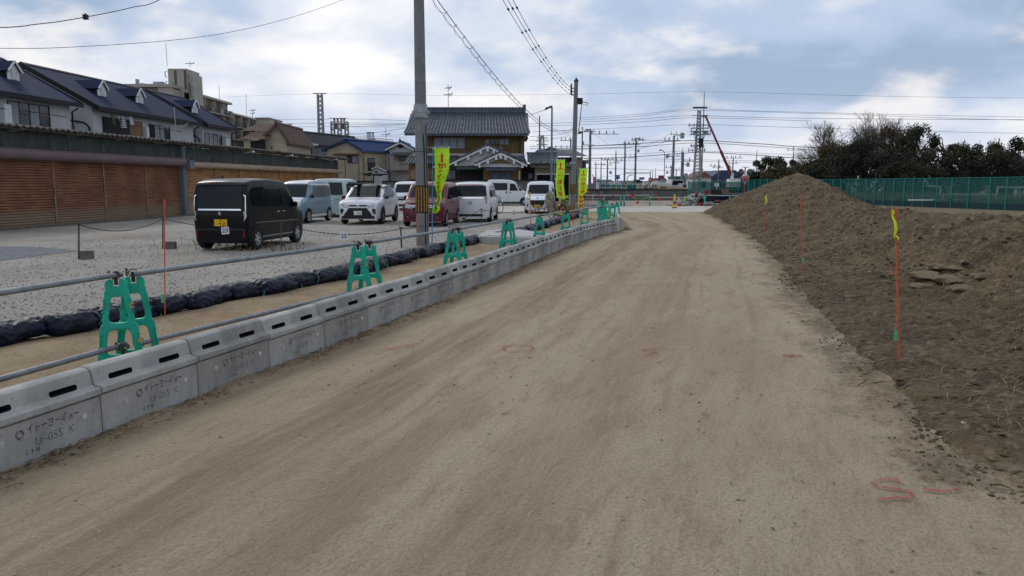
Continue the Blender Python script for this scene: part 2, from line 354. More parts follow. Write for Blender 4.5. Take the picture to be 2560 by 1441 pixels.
# ------------------------------------------------------------------ dug soil ridge on the right
CREST = [(9.6, 1.0), (9.4, 5), (8.5, 9), (8.15, 12), (8.9, 16), (9.9, 20), (11.3, 25), (12.6, 30), (13.8, 35), (14.9, 40), (15.7, 43.5), (16.6, 48), (18, 52)]
CH = [(1.42, 1.0), (1.32, 5), (1.22, 9), (1.12, 12), (1.0, 16), (.92, 20), (.92, 25), (1.25, 30), (1.75, 35), (2.16, 40), (1.95, 43.5), (.8, 48), (.0, 52)]
xc = lerp_path(CREST); hc = lerp_path(CH)
def mound_h(X, Y):
    e, H = xe(Y), hc(Y); c = max(xc(Y), e + 1.2)
    t = (X - e) / (c - e)
    far = min(1, max(0, (Y - 14) / 16))
    if t < 0: h = .45 * t * (c - e) * .3 - .0
    elif t < 1:
        q_ = min(1, max(0, (t - .38) / .62)); near = .08 * min(1, t / .05) + .13 * t + .82 * q_ * q_ * (3 - 2 * q_)
        fr = t ** .92 * (1.25 - .25 * t)
        h = H * (near * (1 - far) + fr * far)
    else:
        s = min(1, (X - c) / (4.2 - 1.0 * far)); h = H * (1 - (.6 + .38 * far) * (3 * s * s - 2 * s ** 3)); s = min(1, max(0, (X - c - 3.5) / 4.5)); h = h * (1 - s) - .25 * s
    a = max(0, min(1, t * 5 + .25)); r = min(1, .22 + max(0, t - .2) * 1.3 + far * .5)
    n1 = nz(X * .8, Y * .8, 3, 3); n2 = nz(X * 2.6, Y * 2.6, 8, 4)
    ridge = 1 - abs(noise.noise(Vector((X * 1.9, Y * 1.5, 4)))) * 2
    n3 = noise.noise(Vector((X * 9, Y * 9, 1))); n4 = abs(noise.noise(Vector((X * 4.5, Y * 4.5, 6))))
    fur = noise.noise(Vector(((X * .8 + Y * .55) * 2.4, (Y * .8 - X * .55) * .55, 2)))
    n5 = 1 - abs(noise.noise(Vector((X * 6.5, Y * 6.5, 11)))) * 2
    return h + a * (.09 * r * n1 + .07 * r * n2 + .05 * r * ridge * max(0, n1 + .3) + .036 * n3 * (.4 + r * .6) + .03 * n4 * r + .09 * fur * r + .016 * n5 * r) - .05 + .025 * n2
def moundpt(a, b):
    Y = 1.3 + (b ** 1.45) * 51; x0 = xe(Y) - .45; return ((lambda X: (X, Y, mound_h(X, Y)))(x0 + (a ** 1.25) * (xc(Y) + 9 - x0)))
mb = MB(); mb.grid(270, 480, moundpt)
tag(mb.build('soil_mound', m_soil, smooth=55), kind='structure')
# ------------------------------------------------------------------ loose things nobody could count
rnd = random.Random(5)
def scatter(name, n, place, size, m, seed, squash=.6, sub=1, jit=.3):
    rr = random.Random(seed); mb = MB(); protos = []
    for k in range(8):
        q = MB(); q.blob((0, 0, 0), (1, .8, squash), seed=seed * 10 + k, sub=sub, jit=jit); protos.append(q)
    for i in range(n):
        p_ = place(rr)
        if p_ is None: continue
        s_ = size(rr) * (p_[3] if len(p_) > 3 else 1); a = rr.random() * 6.28; q = protos[i % 8]; ca, sa = cos(a) * s_, sin(a) * s_
        mb.add([(p_[0] + v[0] * ca - v[1] * sa, p_[1] + v[0] * sa + v[1] * ca, p_[2] + v[2] * s_) for v in q.v], q.f)
    return tag(mb.build(name, m), kind='stuff')
def on_mound(rr):
    Y = 2.5 + rr.random() ** 1.5 * 40; t = rr.random(); X = xe(Y) - .15 + t * (xc(Y) - xe(Y) + 1.2)
    return (X, Y, mound_h(X, Y), 1 + Y * .008)
def at_edge(rr):
    Y = 2.4 + rr.random() ** 1.6 * 36; X = xe(Y) + rr.gauss(.08, .08) - (.25 * rr.random() ** 4); return (X, Y, max(.01, mound_h(X, Y)), 1 + Y * .02)
scatter('soil_clods', 14000, on_mound, lambda r: .007 + .040 * r.random() ** 4, m_soil, 3, squash=.42, jit=.4)
scatter('soil_slabs', 26, on_mound, lambda r: .05 + .10 * r.random() ** 2, mat('soil_slab', (.17, .135, .088), .97, var=(.11, .085, .055), vs=5, bump=1.5, bs=20), 12, squash=.30, jit=.35)
scatter('edge_crumbs', 3600, at_edge, lambda r: .003 + .017 * r.random() ** 3, m_soil, 4)
for i, (u, v, s_) in enumerate(((2318, 690, .36), (2372, 700, .30), (2345, 668, .26), (2300, 715, .22), (2410, 722, .24), (2390, 675, .18), (2460, 690, .2), (2128, 742, .13), (2190, 772, .12))):
    d_ = ray(u, v); Y_ = 3.0
    while EYE + d_[2] * Y_ / d_[1] > mound_h(d_[0] * Y_ / d_[1], Y_): Y_ += .03
    q_ = MB(); q_.blob((d_[0] * Y_ / d_[1], Y_, mound_h(d_[0] * Y_ / d_[1], Y_) - .01), (s_ * .85, s_ * .65, s_ * .22), seed=i + 3, sub=2, jit=.24)
    tag(q_.build('soil_lump', mat('clay_lump', (.17, .13, .08), .95, var=(.15, .118, .078), vs=7, bump=1, bs=25)), '%s pale clay lump on the soil slope near the right-hand lime taped stake' % ['largest', 'second largest', 'upper', 'lower left', 'lower right', 'small upper right', 'right outlying', 'tiny left', 'tiny lower left'][i], 'soil lump', 'cracked clay lumps on the soil slope')
m_stone = mat('pale_stone', (.44, .41, .36), .85, var=(.25, .22, .18), vs=30)
scatter('soil_stones', 260, on_mound, lambda r: .012 + .022 * r.random() ** 2, m_stone, 6)
def on_road(rr):
    Y = 2.4 + rr.random() ** 1.7 * 25; X = xw(Y) + .1 + rr.random() * (xe(Y) - xw(Y) - .2); return (X, Y, .018)
scatter('road_stones', 3500, on_road, lambda r: .003 + .011 * r.random() ** 4, mat('road_stone', (.36, .31, .23), .9, var=(.19, .15, .10), vs=9), 7)
def by_wall(rr):
    Y = 2.4 + rr.random() ** 1.4 * 26; X = xw(Y) + abs(rr.gauss(.03, .10)); return (X, Y, .03)
scatter('wall_foot_crumbs', 2600, by_wall, lambda r: .005 + .014 * r.random() ** 3, mat('crumb', (.30, .24, .16), .95, var=(.16, .12, .08), vs=12), 8)
def on_lot(rr):
    Y = 5.4 + rr.random() ** 1.5 * 24; X = xb(Y) - .25 - rr.random() * min(12, Y * .75); return (X, Y, -.008)
scatter('gravel_stones', 15000, on_lot, lambda r: .007 + .013 * r.random(), mat('gravel_stone', (.47, .445, .40), .9, var=(.25, .235, .21), vs=5, vstr=(.45, .55)), 9, squash=.7, sub=1)
def straw(name, n, place, ln, m, seed, lift=.02, w=.0035):
    rr = random.Random(seed); mb = MB()
    for i in range(n):
        x, y, z = place(rr)[:3]; a = rr.gauss(.1, .6); L_ = ln * (.3 + rr.random()); e = rr.uniform(-.2, .55) if lift > .03 else rr.uniform(-.05, .12)
        dx, dy, dz = cos(a) * L_, sin(a) * L_, e * L_ * .6; px, py = -sin(a) * w, cos(a) * w
        mx_, my_, mz_ = x + dx * .5 + rr.uniform(-.02, .02), y + dy * .5, z + lift + dz * .5 + .006
        mb.add([(x - px, y - py, z + lift * .4), (x + px, y + py, z + lift * .4), (mx_ + px, my_ + py, mz_), (mx_ - px, my_ - py, mz_), (x + dx, y + dy, z + lift + dz)], [(0, 1, 2, 3), (3, 2, 4)])
        mb.add([(x, y, z + lift * .4 - w), (mx_, my_, mz_ - w), (x + dx, y + dy, z + lift + dz), (mx_, my_, mz_ + w), (x, y, z + lift * .4 + w)], [(0, 1, 2, 3, 4)])
    return tag(mb.build(name, m), kind='stuff')
m_straw = mat('straw', (.34, .27, .18), .9, var=(.15, .11, .07), vs=8); m_twig = mat('twig', (.11, .08, .052), .9)
def straw_zone(rr):
    Y = 4.2 + rr.random() * 7.5; X = xe(Y) + .35 + rr.random() * 4.2; return (X, Y, mound_h(X, Y))
straw('dead_grass_bits', 2600, straw_zone, .13, m_straw, 21, lift=.035)
straw('mound_straw', 2600, on_mound, .14, m_straw, 25, lift=.03)
straw('mound_twigs', 260, on_mound, .34, m_twig, 22, lift=.03, w=.0045)
straw('wall_foot_straw', 1100, by_wall, .09, m_straw, 23, lift=.015)
straw('edge_twigs', 40, at_edge, .14, m_twig, 24, lift=.02, w=.005)
def tufts(name, n, place, h, m, seed, kind='stuff'):
    rr = random.Random(seed); mb = MB()
    for i in range(n):
        x, y, z = place(rr)[:3]
        for k in range(7):
            a = rr.random() * 6.28; l = h * (.4 + .8 * rr.random()); b = rr.uniform(.1, .6) * l; w = .004 + h * .012
            px, py = -sin(a) * w, cos(a) * w
            mb.add([(x - px, y - py, z), (x + px, y + py, z), (x + cos(a) * b * .4 + px, y + sin(a) * b * .4 + py, z + l * .6), (x + cos(a) * b * .4 - px, y + sin(a) * b * .4 - py, z + l * .6), (x + cos(a) * b, y + sin(a) * b, z + l)], [(0, 1, 2, 3), (3, 2, 4)])
    return tag(mb.build(name, m), kind=kind)
m_dry = mat('dry_grass', (.30, .22, .12), .9, var=(.17, .13, .07), vs=4)
def lot_weeds(rr):
    if rr.random() < .5: p_ = G(rr.uniform(480, 760), rr.uniform(606, 630)); return (p_.x, p_.y, -.01)
    Y = 6 + rr.random() * 30; return (xb(Y) - .2 - abs(rr.gauss(0, .3)), Y, 0)
tufts('lot_weeds', 260, lot_weeds, .11, m_dry, 31)
def far_weeds(rr):
    k = (rr.uniform(2080, 2680) - 1280) / 1900; Y = 44.23 / (k + .26875) + .6 + 9 * rr.random(); return (k * Y, Y, -.03)
tufts('fence_weeds', 1600, far_weeds, .95, m_dry, 33)
# ------------------------------------------------------------------ red paint marks sprayed on the track
def paint_mat():
    m = bpy.data.materials.new('red_spray'); m.use_nodes = True; t = m.node_tree; b = t.nodes['Principled BSDF']; L = t.links.new
    b.inputs['Base Color'].default_value = (.32, .035, .035, 1); b.inputs['Roughness'].default_value = .9
    n = t.nodes.new('ShaderNodeTexNoise'); n.inputs['Scale'].default_value = 60; n.inputs['Detail'].default_value = 3
    tcn = t.nodes.new('ShaderNodeTexCoord'); L(tcn.outputs['Object'], n.inputs['Vector'])
    r = t.nodes.new('ShaderNodeMapRange'); r.inputs[1].default_value = .42; r.inputs[2].default_value = .60; r.inputs[3].default_value = .85; r.inputs[4].default_value = .15; L(n.outputs['Fac'], r.inputs[0]); L(r.outputs[0], b.inputs['Alpha'])
    return m
m_spray = paint_mat()
def road_z(X, Y):
    return .014 + .018 * nz(X * .55, Y * .35, 2) + .008 * nz(X * 3, Y * 2, 9)
def spray(label, strokes, w):
    mb = MB()
    for st in strokes:
        pts = []
        for (a, b_) in zip(st, st[1:]):
            for k in range(6): pts.append((a[0] + (b_[0] - a[0]) * k / 6, a[1] + (b_[1] - a[1]) * k / 6))
        pts.append(st[-1]); g = [G(*q) for q in pts]; vs = []; fs = []
        for i, p_ in enumerate(g):
            d = (g[min(i + 1, len(g) - 1)] - g[max(i - 1, 0)]).normalized(); nx, ny = -d.y, d.x; ww = w * .85 * (.7 + .5 * abs(noise.noise(Vector((i * .7, w, 0)))) + .2)
            for s_ in (-1, 1): X, Y = p_.x + nx * ww * s_, p_.y + ny * ww * s_; vs.append((X, Y, road_z(X, Y) + .014))
        for i in range(len(g) - 1): fs.append((2 * i, 2 * i + 1, 2 * i + 3, 2 * i + 2))
        mb.add(vs, fs)
    tag(mb.build('paint_mark', m_spray), label, 'paint mark', 'red survey marks sprayed on the dirt road')
def arc(cx_, cy_, rx, ry, n=18): return [(cx_ + rx * cos(2 * pi * k / n), cy_ + ry * sin(2 * pi * k / n)) for k in range(n + 1)]
spray('large red sprayed curl and dash at the bottom right of the dirt road', [[(2250, 1218), (2235, 1206), (2205, 1208), (2178, 1218), (2190, 1226), (2240, 1234), (2272, 1240), (2280, 1250), (2268, 1258), (2240, 1254), (2188, 1259)], [(2305, 1236), (2360, 1238), (2402, 1231)], [(2490, 1260), (2506, 1262)]], .014)
spray('red sprayed ring in the middle of the dirt road', [arc(1295, 876, 38, 9)], .014)
spray('red sprayed zigzag on the left of the road near the blocks', [[(1058, 862), (1000, 868), (962, 876), (1010, 872), (1045, 868)], [(968, 878), (1000, 880)]], .013)
spray('red sprayed hook right of the sprayed ring', [[(1640, 880), (1604, 884), (1640, 890), (1612, 898)], [(1655, 880), (1690, 884)]], .014)
spray('small red sprayed zigzag near the foot of the soil slope', [[(2000, 891), (1955, 896), (1985, 892), (1968, 899), (2005, 895)]], .013)
spray('faint red sprayed line on the far left middle of the road', [[(1535, 688), (1560, 684), (1580, 687)]], .015)
spray('faint red sprayed dash on the far middle of the road', [[(1755, 688), (1772, 690), (1792, 688)]], .018)
spray('faint red sprayed dash beside the soil edge far up the road', [[(1870, 690), (1905, 688), (1930, 692)]], .018)
spray('faint red sprayed wave beside the soil edge halfway up the road', [[(1925, 771), (1950, 776), (1990, 773)]], .014)
# ================================================================== CONCRETE BLOCKS
m_conc = mat('block_concrete', (.41, .405, .385), .85, var=(.27, .27, .255), vs=3.5, vstr=(.35, .7), col3=(.20, .20, .195), v3s=45, v3r=(.60, .74), bump=.5, bs=40, stretch=(1, 1, .5))
m_conc2 = mat('block_concrete_dark', (.33, .325, .305), .88, var=(.21, .208, .195), vs=4, vstr=(.35, .7), col3=(.42, .42, .40), v3s=22, v3r=(.60, .75), bump=.5, bs=40, stretch=(1, 1, .35))
m_dark = mat('hole_shade', (.012, .012, .014), .9)  # near-black colour standing in for the shade inside slots and holes
m_sten = mat('stencil_paint', (.055, .056, .06), .9, var=(.25, .25, .24), vs=34, vstr=(.44, .60))
m_plug = mat('plug_plastic', (.55, .52, .45), .6, var=(.40, .37, .32), vs=20)
BL = .925
prof = [(0, -.12), (0, .285), (.018, .289), (.018, .301), (-.016, .305), (-.016, .338), (-.008, .346), (.036, .350), (.052, .362), (.066, .434), (.074, .456), (.090, .467), (.108, .471), (.150, .471), (.168, .466), (.180, .452), (.185, .43), (.187, -.12)]
def block_mesh(L_):
    g = .0045; mb = MB(); n = len(prof)
    xs = [g, g + .012, L_ - g - .012, L_ - g]; sh = [.008, 0, 0, .008]
    vs = []
    for x, s_ in zip(xs, sh):
        for (y, z) in prof: vs.append((x, y + (s_ if y < .12 else -s_), z - (s_ if z > .4 else 0)))
    fs = [tuple(range(n)), tuple(range(4 * n - 1, 3 * n - 1, -1))]
    for k in range(3):
        for i in range(n): j = (i + 1) % n; fs.append((k * n + i, (k + 1) * n + i, (k + 1) * n + j, k * n + j))
    mb.add(vs, fs); o = mb.build('tmp', m_conc)
    bm = bmesh.new(); bm.from_mesh(o.data); bmesh.ops.recalc_face_normals(bm, faces=bm.faces); bm.to_mesh(o.data); bm.free()
    cut = MB()
    for x0, x1 in ((.135 * L_, .36 * L_), (.635 * L_, .86 * L_)):
        r = .015; pl = []
        for (cx_, cz, a0) in ((x1 - r, .374, -90), (x1 - r, .381, 0), (x0 + r, .381, 90), (x0 + r, .374, 180)):
            for k in range(4): a = radians(a0 + 30 * k); pl.append((cx_ + r * cos(a), cz + r * sin(a)))
        cut.prism(pl, lambda a, b, d: (a, d, b), -.05, .145)
    co = cut.build('cut', m_dark)
    bm = bmesh.new(); bm.from_mesh(co.data); bmesh.ops.recalc_face_normals(bm, faces=bm.faces); bm.to_mesh(co.data); bm.free()
    md = o.modifiers.new('b', 'BOOLEAN'); md.operation = 'DIFFERENCE'; md.object = co; md.solver = 'EXACT'
    me = bpy.data.meshes.new_from_object(o.evaluated_get(bpy.context.evaluated_depsgraph_get()))
    bpy.data.objects.remove(o); bpy.data.objects.remove(co)
    me.polygons.foreach_set('use_smooth', [True] * len(me.polygons)); me.set_sharp_from_angle(angle=radians(32)); return me
me_block = block_mesh(BL); setmat(me_block, m_conc, m_dark); me_block_b = me_block.copy(); setmat(me_block_b, m_conc2, m_dark)
for me_ in (me_block, me_block_b):
    for p_ in me_.polygons: p_.material_index = 1 if (.045 < p_.center.y < .2 and .345 < p_.center.z < .418 and abs(p_.normal.y) < .4 and .1 < p_.center.x < .85 and p_.area < .03 and not (p_.normal.z > .3 and p_.center.z > .40)) or abs(p_.center.y - .145) < .01 else 0  # slot walls coloured near black, so their shade is painted in
fr = lambda x, z: (x, -.0018, z)
st = MB()
text_mb(st, 'イトーヨーギョー', .066, lambda x, z: fr(x + .56, z + .226), sx=.72, bold=.014)
st.lathe([(.017, 0), (.030, 0)], n=6, fn=lambda x, y, z: (x + .325, -.0018, y + .215))
for k in range(3):
    a = radians(120 * k + 30); st.box((.325 + .024 * cos(a), -.002, .215 + .024 * sin(a)), (.006, .001, .018))
stencil_full = MB(); stencil_full.v, stencil_full.f, stencil_full.m = list(st.v), list(st.f), list(st.m)
text_mb(stencil_full, 'LF-055  K', .075, lambda x, z: fr(x + .56, z + .142), sx=.95, bold=-.012)
text_mb(stencil_full, '4  3 16', .040, lambda x, z: fr(x + .40, z + .090), sx=.9, bold=.03)
sme = None
blocks = along(WALL, BL); pos = blocks[1:]
# shift the row so that a joint falls where the photograph has one
off = hypot(-2.70 + 3.42, 4.85 - 2.45) % BL
row = []
d = off - BL; pts = WALL
tot = sum(hypot(b[0] - a[0], b[1] - a[1]) for a, b in zip(WALL, WALL[1:]))
def at_len(s_, pts):
    for a, b in zip(pts, pts[1:]):
        L_ = hypot(b[0] - a[0], b[1] - a[1])
        if s_ <= L_ or b is pts[-1]: t = s_ / L_; return (a[0] + t * (b[0] - a[0]), a[1] + t * (b[1] - a[1]))
        s_ -= L_
k = 0
while off + k * BL + BL < tot + .3:
    a = at_len(off + (k - 1) * BL, WALL); b = at_len(off + k * BL, WALL); row.append((a, b)); k += 1
stme = None; rr = random.Random(2)
for i, (a, b) in enumerate(row):
    rz = atan2(b[1] - a[1], b[0] - a[0]); n = i  # i == 0 lies left of the frame edge
    if i < 1: lab = 'grey concrete kerb block cut off by the left edge of the photo'
    elif i == 5 - 1: lab = 'speckled concrete kerb block whose lettering is half rubbed off, %s joint from the left' % ordw(i)
    else: lab = '%s concrete kerb block from the left edge of the photo, with two drain slots' % ordw(i + 1)
    t = thing('concrete_block', lab, 'kerb block', (a[0], a[1], -.004 + .006 * sin(i * 2.1)), rz, 'concrete kerb blocks along the dirt road')
    link('block_body', me_block_b if i % 5 in (1, 4) else me_block, t)
    if i < 24:
        if stme is None:
            o = stencil_full.build('stencil_lettering', m_sten, t); stme = o.data
        else: link('stencil_lettering', stme, t)
    if i < 12:
        for sx_ in (.22, .84):
            q = MB(); q.box((sx_ * BL, -.004, .19 + rr.uniform(-.01, .01)), (.036, .008, .034), R=Matrix.Rotation(rr.uniform(-.3, .3), 3, 'Y')); q.build('anchor_plug', m_plug, t)
for i, (a, b) in enumerate([(at_len(k * BL, WALL2), at_len((k + 1) * BL, WALL2)) for k in range(5)]):
    t = thing('concrete_block', '%s concrete kerb block after the bend at the far end of the row' % ordw(i + 1), 'kerb block', (a[0], a[1], 0), atan2(b[1] - a[1], b[0] - a[0]), 'concrete kerb blocks beyond the bend')
    link('block_body', me_block, t)
# concrete slab box behind the blocks
q = MB(); c4 = [G(1205, 612).xy, G(1330, 606).xy, G(1400, 588).xy, G(1215, 589).xy]
pl = [(-.95, 20.9), (.75, 20.2), (1.15, 22.0), (.2, 24.2), (-.75, 23.7)]
q.prism(pl, lambda a, b, d: (a, b, d), -.02, .22); q.prism([(p_[0] * .82 + .02, p_[1] * .82 + 22.1 * .18) for p_ in pl], lambda a, b, d: (a, b, d), .222, .235)
tag(q.build('concrete_basin', mat('slab_concrete', (.42, .43, .43), .85, var=(.33, .335, .33), vs=4, bump=.3, bs=30)), 'low pale concrete slab box behind the blocks where the black bags break off', 'concrete basin')
# ================================================================== GREEN STANDS AND STEEL PIPES
m_green = mat('stand_green', (.010, .45, .31), .42, var=(.014, .36, .25), vs=6, col3=(.07, .24, .17), v3s=22, v3r=(.52, .8), bump=.2, bs=60)
m_galv = mat('galvanised_pipe', (.17, .185, .20), .45, metal=.35, var=(.27, .285, .30), vs=9, vstr=(.4, .7), col3=(.11, .12, .13), v3s=34, v3r=(.58, .75), stretch=(1, 1, 1))
m_rust = mat('rusty_clamp', (.065, .038, .028), .75, metal=.3, var=(.13, .10, .07), vs=40)
m_yel = mat('yellow_reflector', (.75, .38, .01), .5); m_blue = mat('sticker_blue', (.03, .04, .2), .5)
half = [(.026, .70), (.026, .735), (.030, .76), (.062, .768), (.092, .752), (.104, .722), (.103, .69), (.098, .672), (.108, .66), (.118, .60), (.122, .60), (.130, .52), (.126, .515), (.142, .42), (.150, .37), (.145, .345), (.160, .335), (.176, .30), (.182, .24), (.178, .235), (.19, .14), (.196, .135), (.204, .05), (.21, .03), (.212, .0), (.13, .0), (.122, .028), (.118, .10), (.108, .20), (.094, .262), (.072, .286), (.0, .29)]
# outer outline without the lower opening
outer = [(x, z) for x, z in half[:25]] + [(-x, z) for x, z in reversed(half[:25])]
hole1 = [(.0, .60), (.036, .60), (.052, .588), (.06, .56), (.088, .40), (.086, .372), (.068, .352), (0, .348)]
hole1 = hole1 + [(-x, z) for x, z in reversed(hole1[1:-1])]
hole2 = [(0, .285), (.07, .282), (.096, .262), (.108, .22), (.128, .085), (.118, .058), (.09, .046), (0, .044)]
hole2 = hole2 + [(-x, z) for x, z in reversed(hole2[1:-1])]
me_stand = curve_solid([outer, hole1, hole2], .062, .007, xf=lambda x, y, z: (x * .94, -z, y))
q = MB()
for s_ in (-1, 1):
    for (x, z) in ((.092, .655), (.108, .40 + .17), (.128, .455), (.138, .345 - .02), (.162, .235), (.178, .12)):
        q.cyl((s_ * x, -.036, z), (s_ * x, -.028, z), .0115, .014, 8)
    for (x0, z0, x1, z1) in ((.10, .60, .125, .47), (.155, .25, .18, .09)):
        q.bar((s_ * x0, -.033, z0), (s_ * x1, -.033, z1), .03, .006)
q.box((0, -.033, .318), (.17, .006, .03)); q.cyl((0, -.042, .675), (0, -.03, .675), .02, .022, 10); q.box((0, -.034, .645), (.14, .008, .022))
qo = q.build('tmp', m_green)
import itertools
bm = bmesh.new(); bm.from_mesh(me_stand); bm.from_mesh(qo.data); bm.to_mesh(me_stand); bm.free(); bpy.data.objects.remove(qo); setmat(me_stand, m_green)
q = MB()
for s_ in (-1, 1):
    for (x, z) in ((.108, .57), (.128, .455), (.162, .235), (.178, .12)): q.cyl((s_ * x, -.0368, z), (s_ * x, -.0362, z), .0065, .0065, 8)
qo = q.build('tmp', m_dark); me_holes = qo.data; bpy.data.objects.remove(qo)
def clamp_mesh():
    q = MB(); R = .031
    q.box((0, 0, -.052), (.034, .016, .075)); q.lathe([(R + .004, -.026), (R + .012, -.024), (R + .012, .024), (R + .004, .026)], n=14, fn=lambda x, y, z: (x, z, y))
    q.box((-.052, 0, .004), (.03, .045, .014)); q.cyl((-.055, 0, -.03), (-.055, 0, .05), .008, n=8); q.cyl((-.055, 0, .026), (-.055, 0, .04), .014, n=6); q.box((.045, 0, .0), (.03, .05, .03))
    o = q.build('tmp', m_rust); me = o.data; bpy.data.objects.remove(o); return me
me_clamp = clamp_mesh()
q = MB(); q.box((.122, -.0385, .515), (.034, .001, .05)); q.box((.172, -.0385, .17), (.034, .001, .04)); qo = q.build('tmp', m_yel); me_tape = qo.data; bpy.data.objects.remove(qo)
q = MB(); q.lathe([(0, 0), (.014, 0)], n=12, fn=lambda x, y, z: (x * 1.2 + .128, -.0395, y * .6 + .515)); qo = q.build('tmp', m_blue); me_stk = qo.data; bpy.data.objects.remove(qo)
ZP = .80                                   # height of the top pipe axis
def stand(x, y, rz, label, near=True, grp='green plastic barrier stands along the kerb', dark=False, z=0.0, flip=False):
    t = thing('barrier_stand', label, 'barrier stand', (x, y, z), rz + (pi if flip else 0), grp)
    link('stand_frame', me_stand, t)
    link('clamp', me_clamp, t, (0, 0, ZP)); link('clamp', me_clamp, t, (.02, -.045, .12))
    if near:
        link('bolt_holes', me_holes, t); link('reflector_tape', me_tape, t); link('maker_sticker', me_stk, t)
    return t
J = [(-4.78, 3.1), (-3.73, 7.13), (-2.2, 10.9), (-1.11, 14.25), (-.12, 17.8), (.75, 20.6), (1.66, 23.4), (2.48, 25.9), (3.35, 28.6), (4.35, 33.0)]
names = ['foreground', 'second', 'third', 'fourth', 'fifth', 'sixth', 'seventh', 'eighth', 'far end']
for i, (x, y) in enumerate(J[1:], 1):
    px, py = J[i - 1]; nx_, ny_ = J[min(i + 1, len(J) - 1)] if i < len(J) - 1 else (x + .3, y + 1)
    h = atan2(ny_ - py, nx_ - px); d = Vector((cos(h), sin(h))); g = .30 if i == 1 else (.26 if i < 4 else .16)
    nm = names[i - 1]
    a = Vector((x, y)) - d * .02; b = Vector((x, y)) + d * g; side = Vector((d.y, -d.x)) * (.075 if i == 1 else .02)
    rz = h - pi / 2; fc = lambda p_: .85 * atan2(-p_.x, p_.y) + .15 * rz
    rz = fc(a)
    if i == 1:
        stand(a.x, a.y, fc(a) - .04, 'nearest green plastic A-frame stand with two yellow reflector bands'); stand(-3.68, 7.33, fc(a) + .04, 'green plastic A-frame stand directly behind the nearest one', near=False)
    elif i < 5:
        stand(a.x, a.y, rz, 'green plastic A-frame stand, front one of the %s pair from the camera' % nm, near=i < 4); stand(b.x + side.x, b.y + side.y, rz + .04, 'green plastic A-frame stand, rear one of the %s pair from the camera' % nm, near=False)
    else:
        stand(a.x, a.y, rz, 'green plastic A-frame stand, %s support along the row from the camera' % nm, near=False)
for i in range(1, len(J)):
    a = Vector((*J[i - 1], 0)); b = Vector((*J[i], 0)); d = (b - a).normalized(); k = .10 if i == 2 else .06
    side = Vector((d.y, -d.x, 0)); s0 = side * (.06 if i == 2 else .02)
    for zz, nm in ((ZP, 'upper'), (.12, 'lower')):
        mb = MB(); p0 = a + d * ((.12 if i == 2 else .22) if i > 1 else 0) + s0 + Vector((0, 0, zz)); p1 = b + d * .05 + Vector((0, 0, zz + .006))
        mb.cyl(p0 - p0, p1 - p0, .0258, n=16, cap=False); mb.cyl(p0 - p0, p1 - p0, .0225, n=16, cap=False)
        o = mb.build('steel_pipe', m_galv, loc=p0, smooth=50)
        tag(o, '%s galvanised rail pipe running %s' % (nm, 'in from the left edge to the nearest green stand' if i == 1 else 'from the %s green support to the %s one' % (ordw(i - 1), ordw(i))), 'steel pipe', 'scaffold pipes clamped to the green stands')
far = [(4.75, 34.6), (4.55, 36.6), (4.62, 38.4), (4.75, 40.2), (4.85, 42.0), (4.1, 34.8), (3.7, 30.6)]
for i, (x, y) in enumerate(far):
    stand(x, y, [.3, -.5, -.35, -.2, -.4, .4, -.25][i], '%s green stand in the crowded cluster past the end of the kerb blocks' % ordw(i + 1), near=False, grp='green stands clustered past the kerb bend')
# ================================================================== BLACK BAGS
m_bag = mat('black_plastic', (.005, .007, .016), .36, var=(.008, .012, .030), vs=5, bump=.9, bs=9, spec=.2, stretch=(1, 1.6, 1.6))
m_cord = mat('green_cord', (.12, .45, .30), .6)
def bag_mesh(seed, L_=.64, r=.125):
    rr = random.Random(seed); q = MB(); nu, nv = 48, 44; tie = rr.uniform(.80, .9)
    tw = rr.uniform(-1.2, 1.2); ph = [rr.random() * 6.28 for _ in range(4)]
    def f(a, b):
        th = 2 * pi * a; x = (b - .5) * L_
        e = min(1, b / .12); e2 = min(1, (1 - b) / .10); rad = r * (e ** .5) * (e2 ** .5) * (1 + .10 * noise.noise(Vector((x * 5, seed, 0))))
        rad *= 1 - .30 * math.exp(-((b - tie) / .045) ** 2)
        cr = abs(noise.noise(Vector((cos(th) * 1.6 + seed, sin(th) * 1.6, x * 3 + tw * th)))) ; cr2 = noise.noise(Vector((cos(th + x * 4) * 4, sin(th + x * 4) * 4, x * 9 + seed * 3)))
        pl_ = .5 + .5 * sin(9 * th + 12 * x * tw + ph[0]); near = math.exp(-((b - tie) / .16) ** 2)
        fold = 1 - abs(noise.noise(Vector((cos(th) * 2.2 + x * 6, sin(th) * 2.2 - x * 5, seed * 2.7)))) * 2.2
        fine_ = 1 - abs(noise.noise(Vector((cos(th) * 5 + x * 14, sin(th) * 5 + x * 4, seed)))) * 2
        rad *= 1 + .17 * cr + .05 * cr2 - .2 * near * pl_ + .10 * fold + .03 * fine_
        z = sin(th) * rad; y = cos(th) * rad * 1.18
        if z < -.06: z = -.06 - (-.06 - z) * .45
        return (x, y, z + .105)
    q.grid(nu, nv, f, flip=True); o = q.build('tmp', m_bag, smooth=75); me = o.data; bpy.data.objects.remove(o); return me, tie
bags = [bag_mesh(k) for k in range(7)]
qc = MB(); qc.tube([(.26 + .01 * cos(k), cos(2 * pi * k / 14) * .115, sin(2 * pi * k / 14) * .10 + .11) for k in range(15)], .004, 5); qc.tube([(.26, -.12, .12), (.27, -.17, .08), (.24, -.18, .03), (.27, -.19, .01)], .004, 5)
qo = qc.build('tmp', m_cord); me_tie = qo.data; bpy.data.objects.remove(qo)
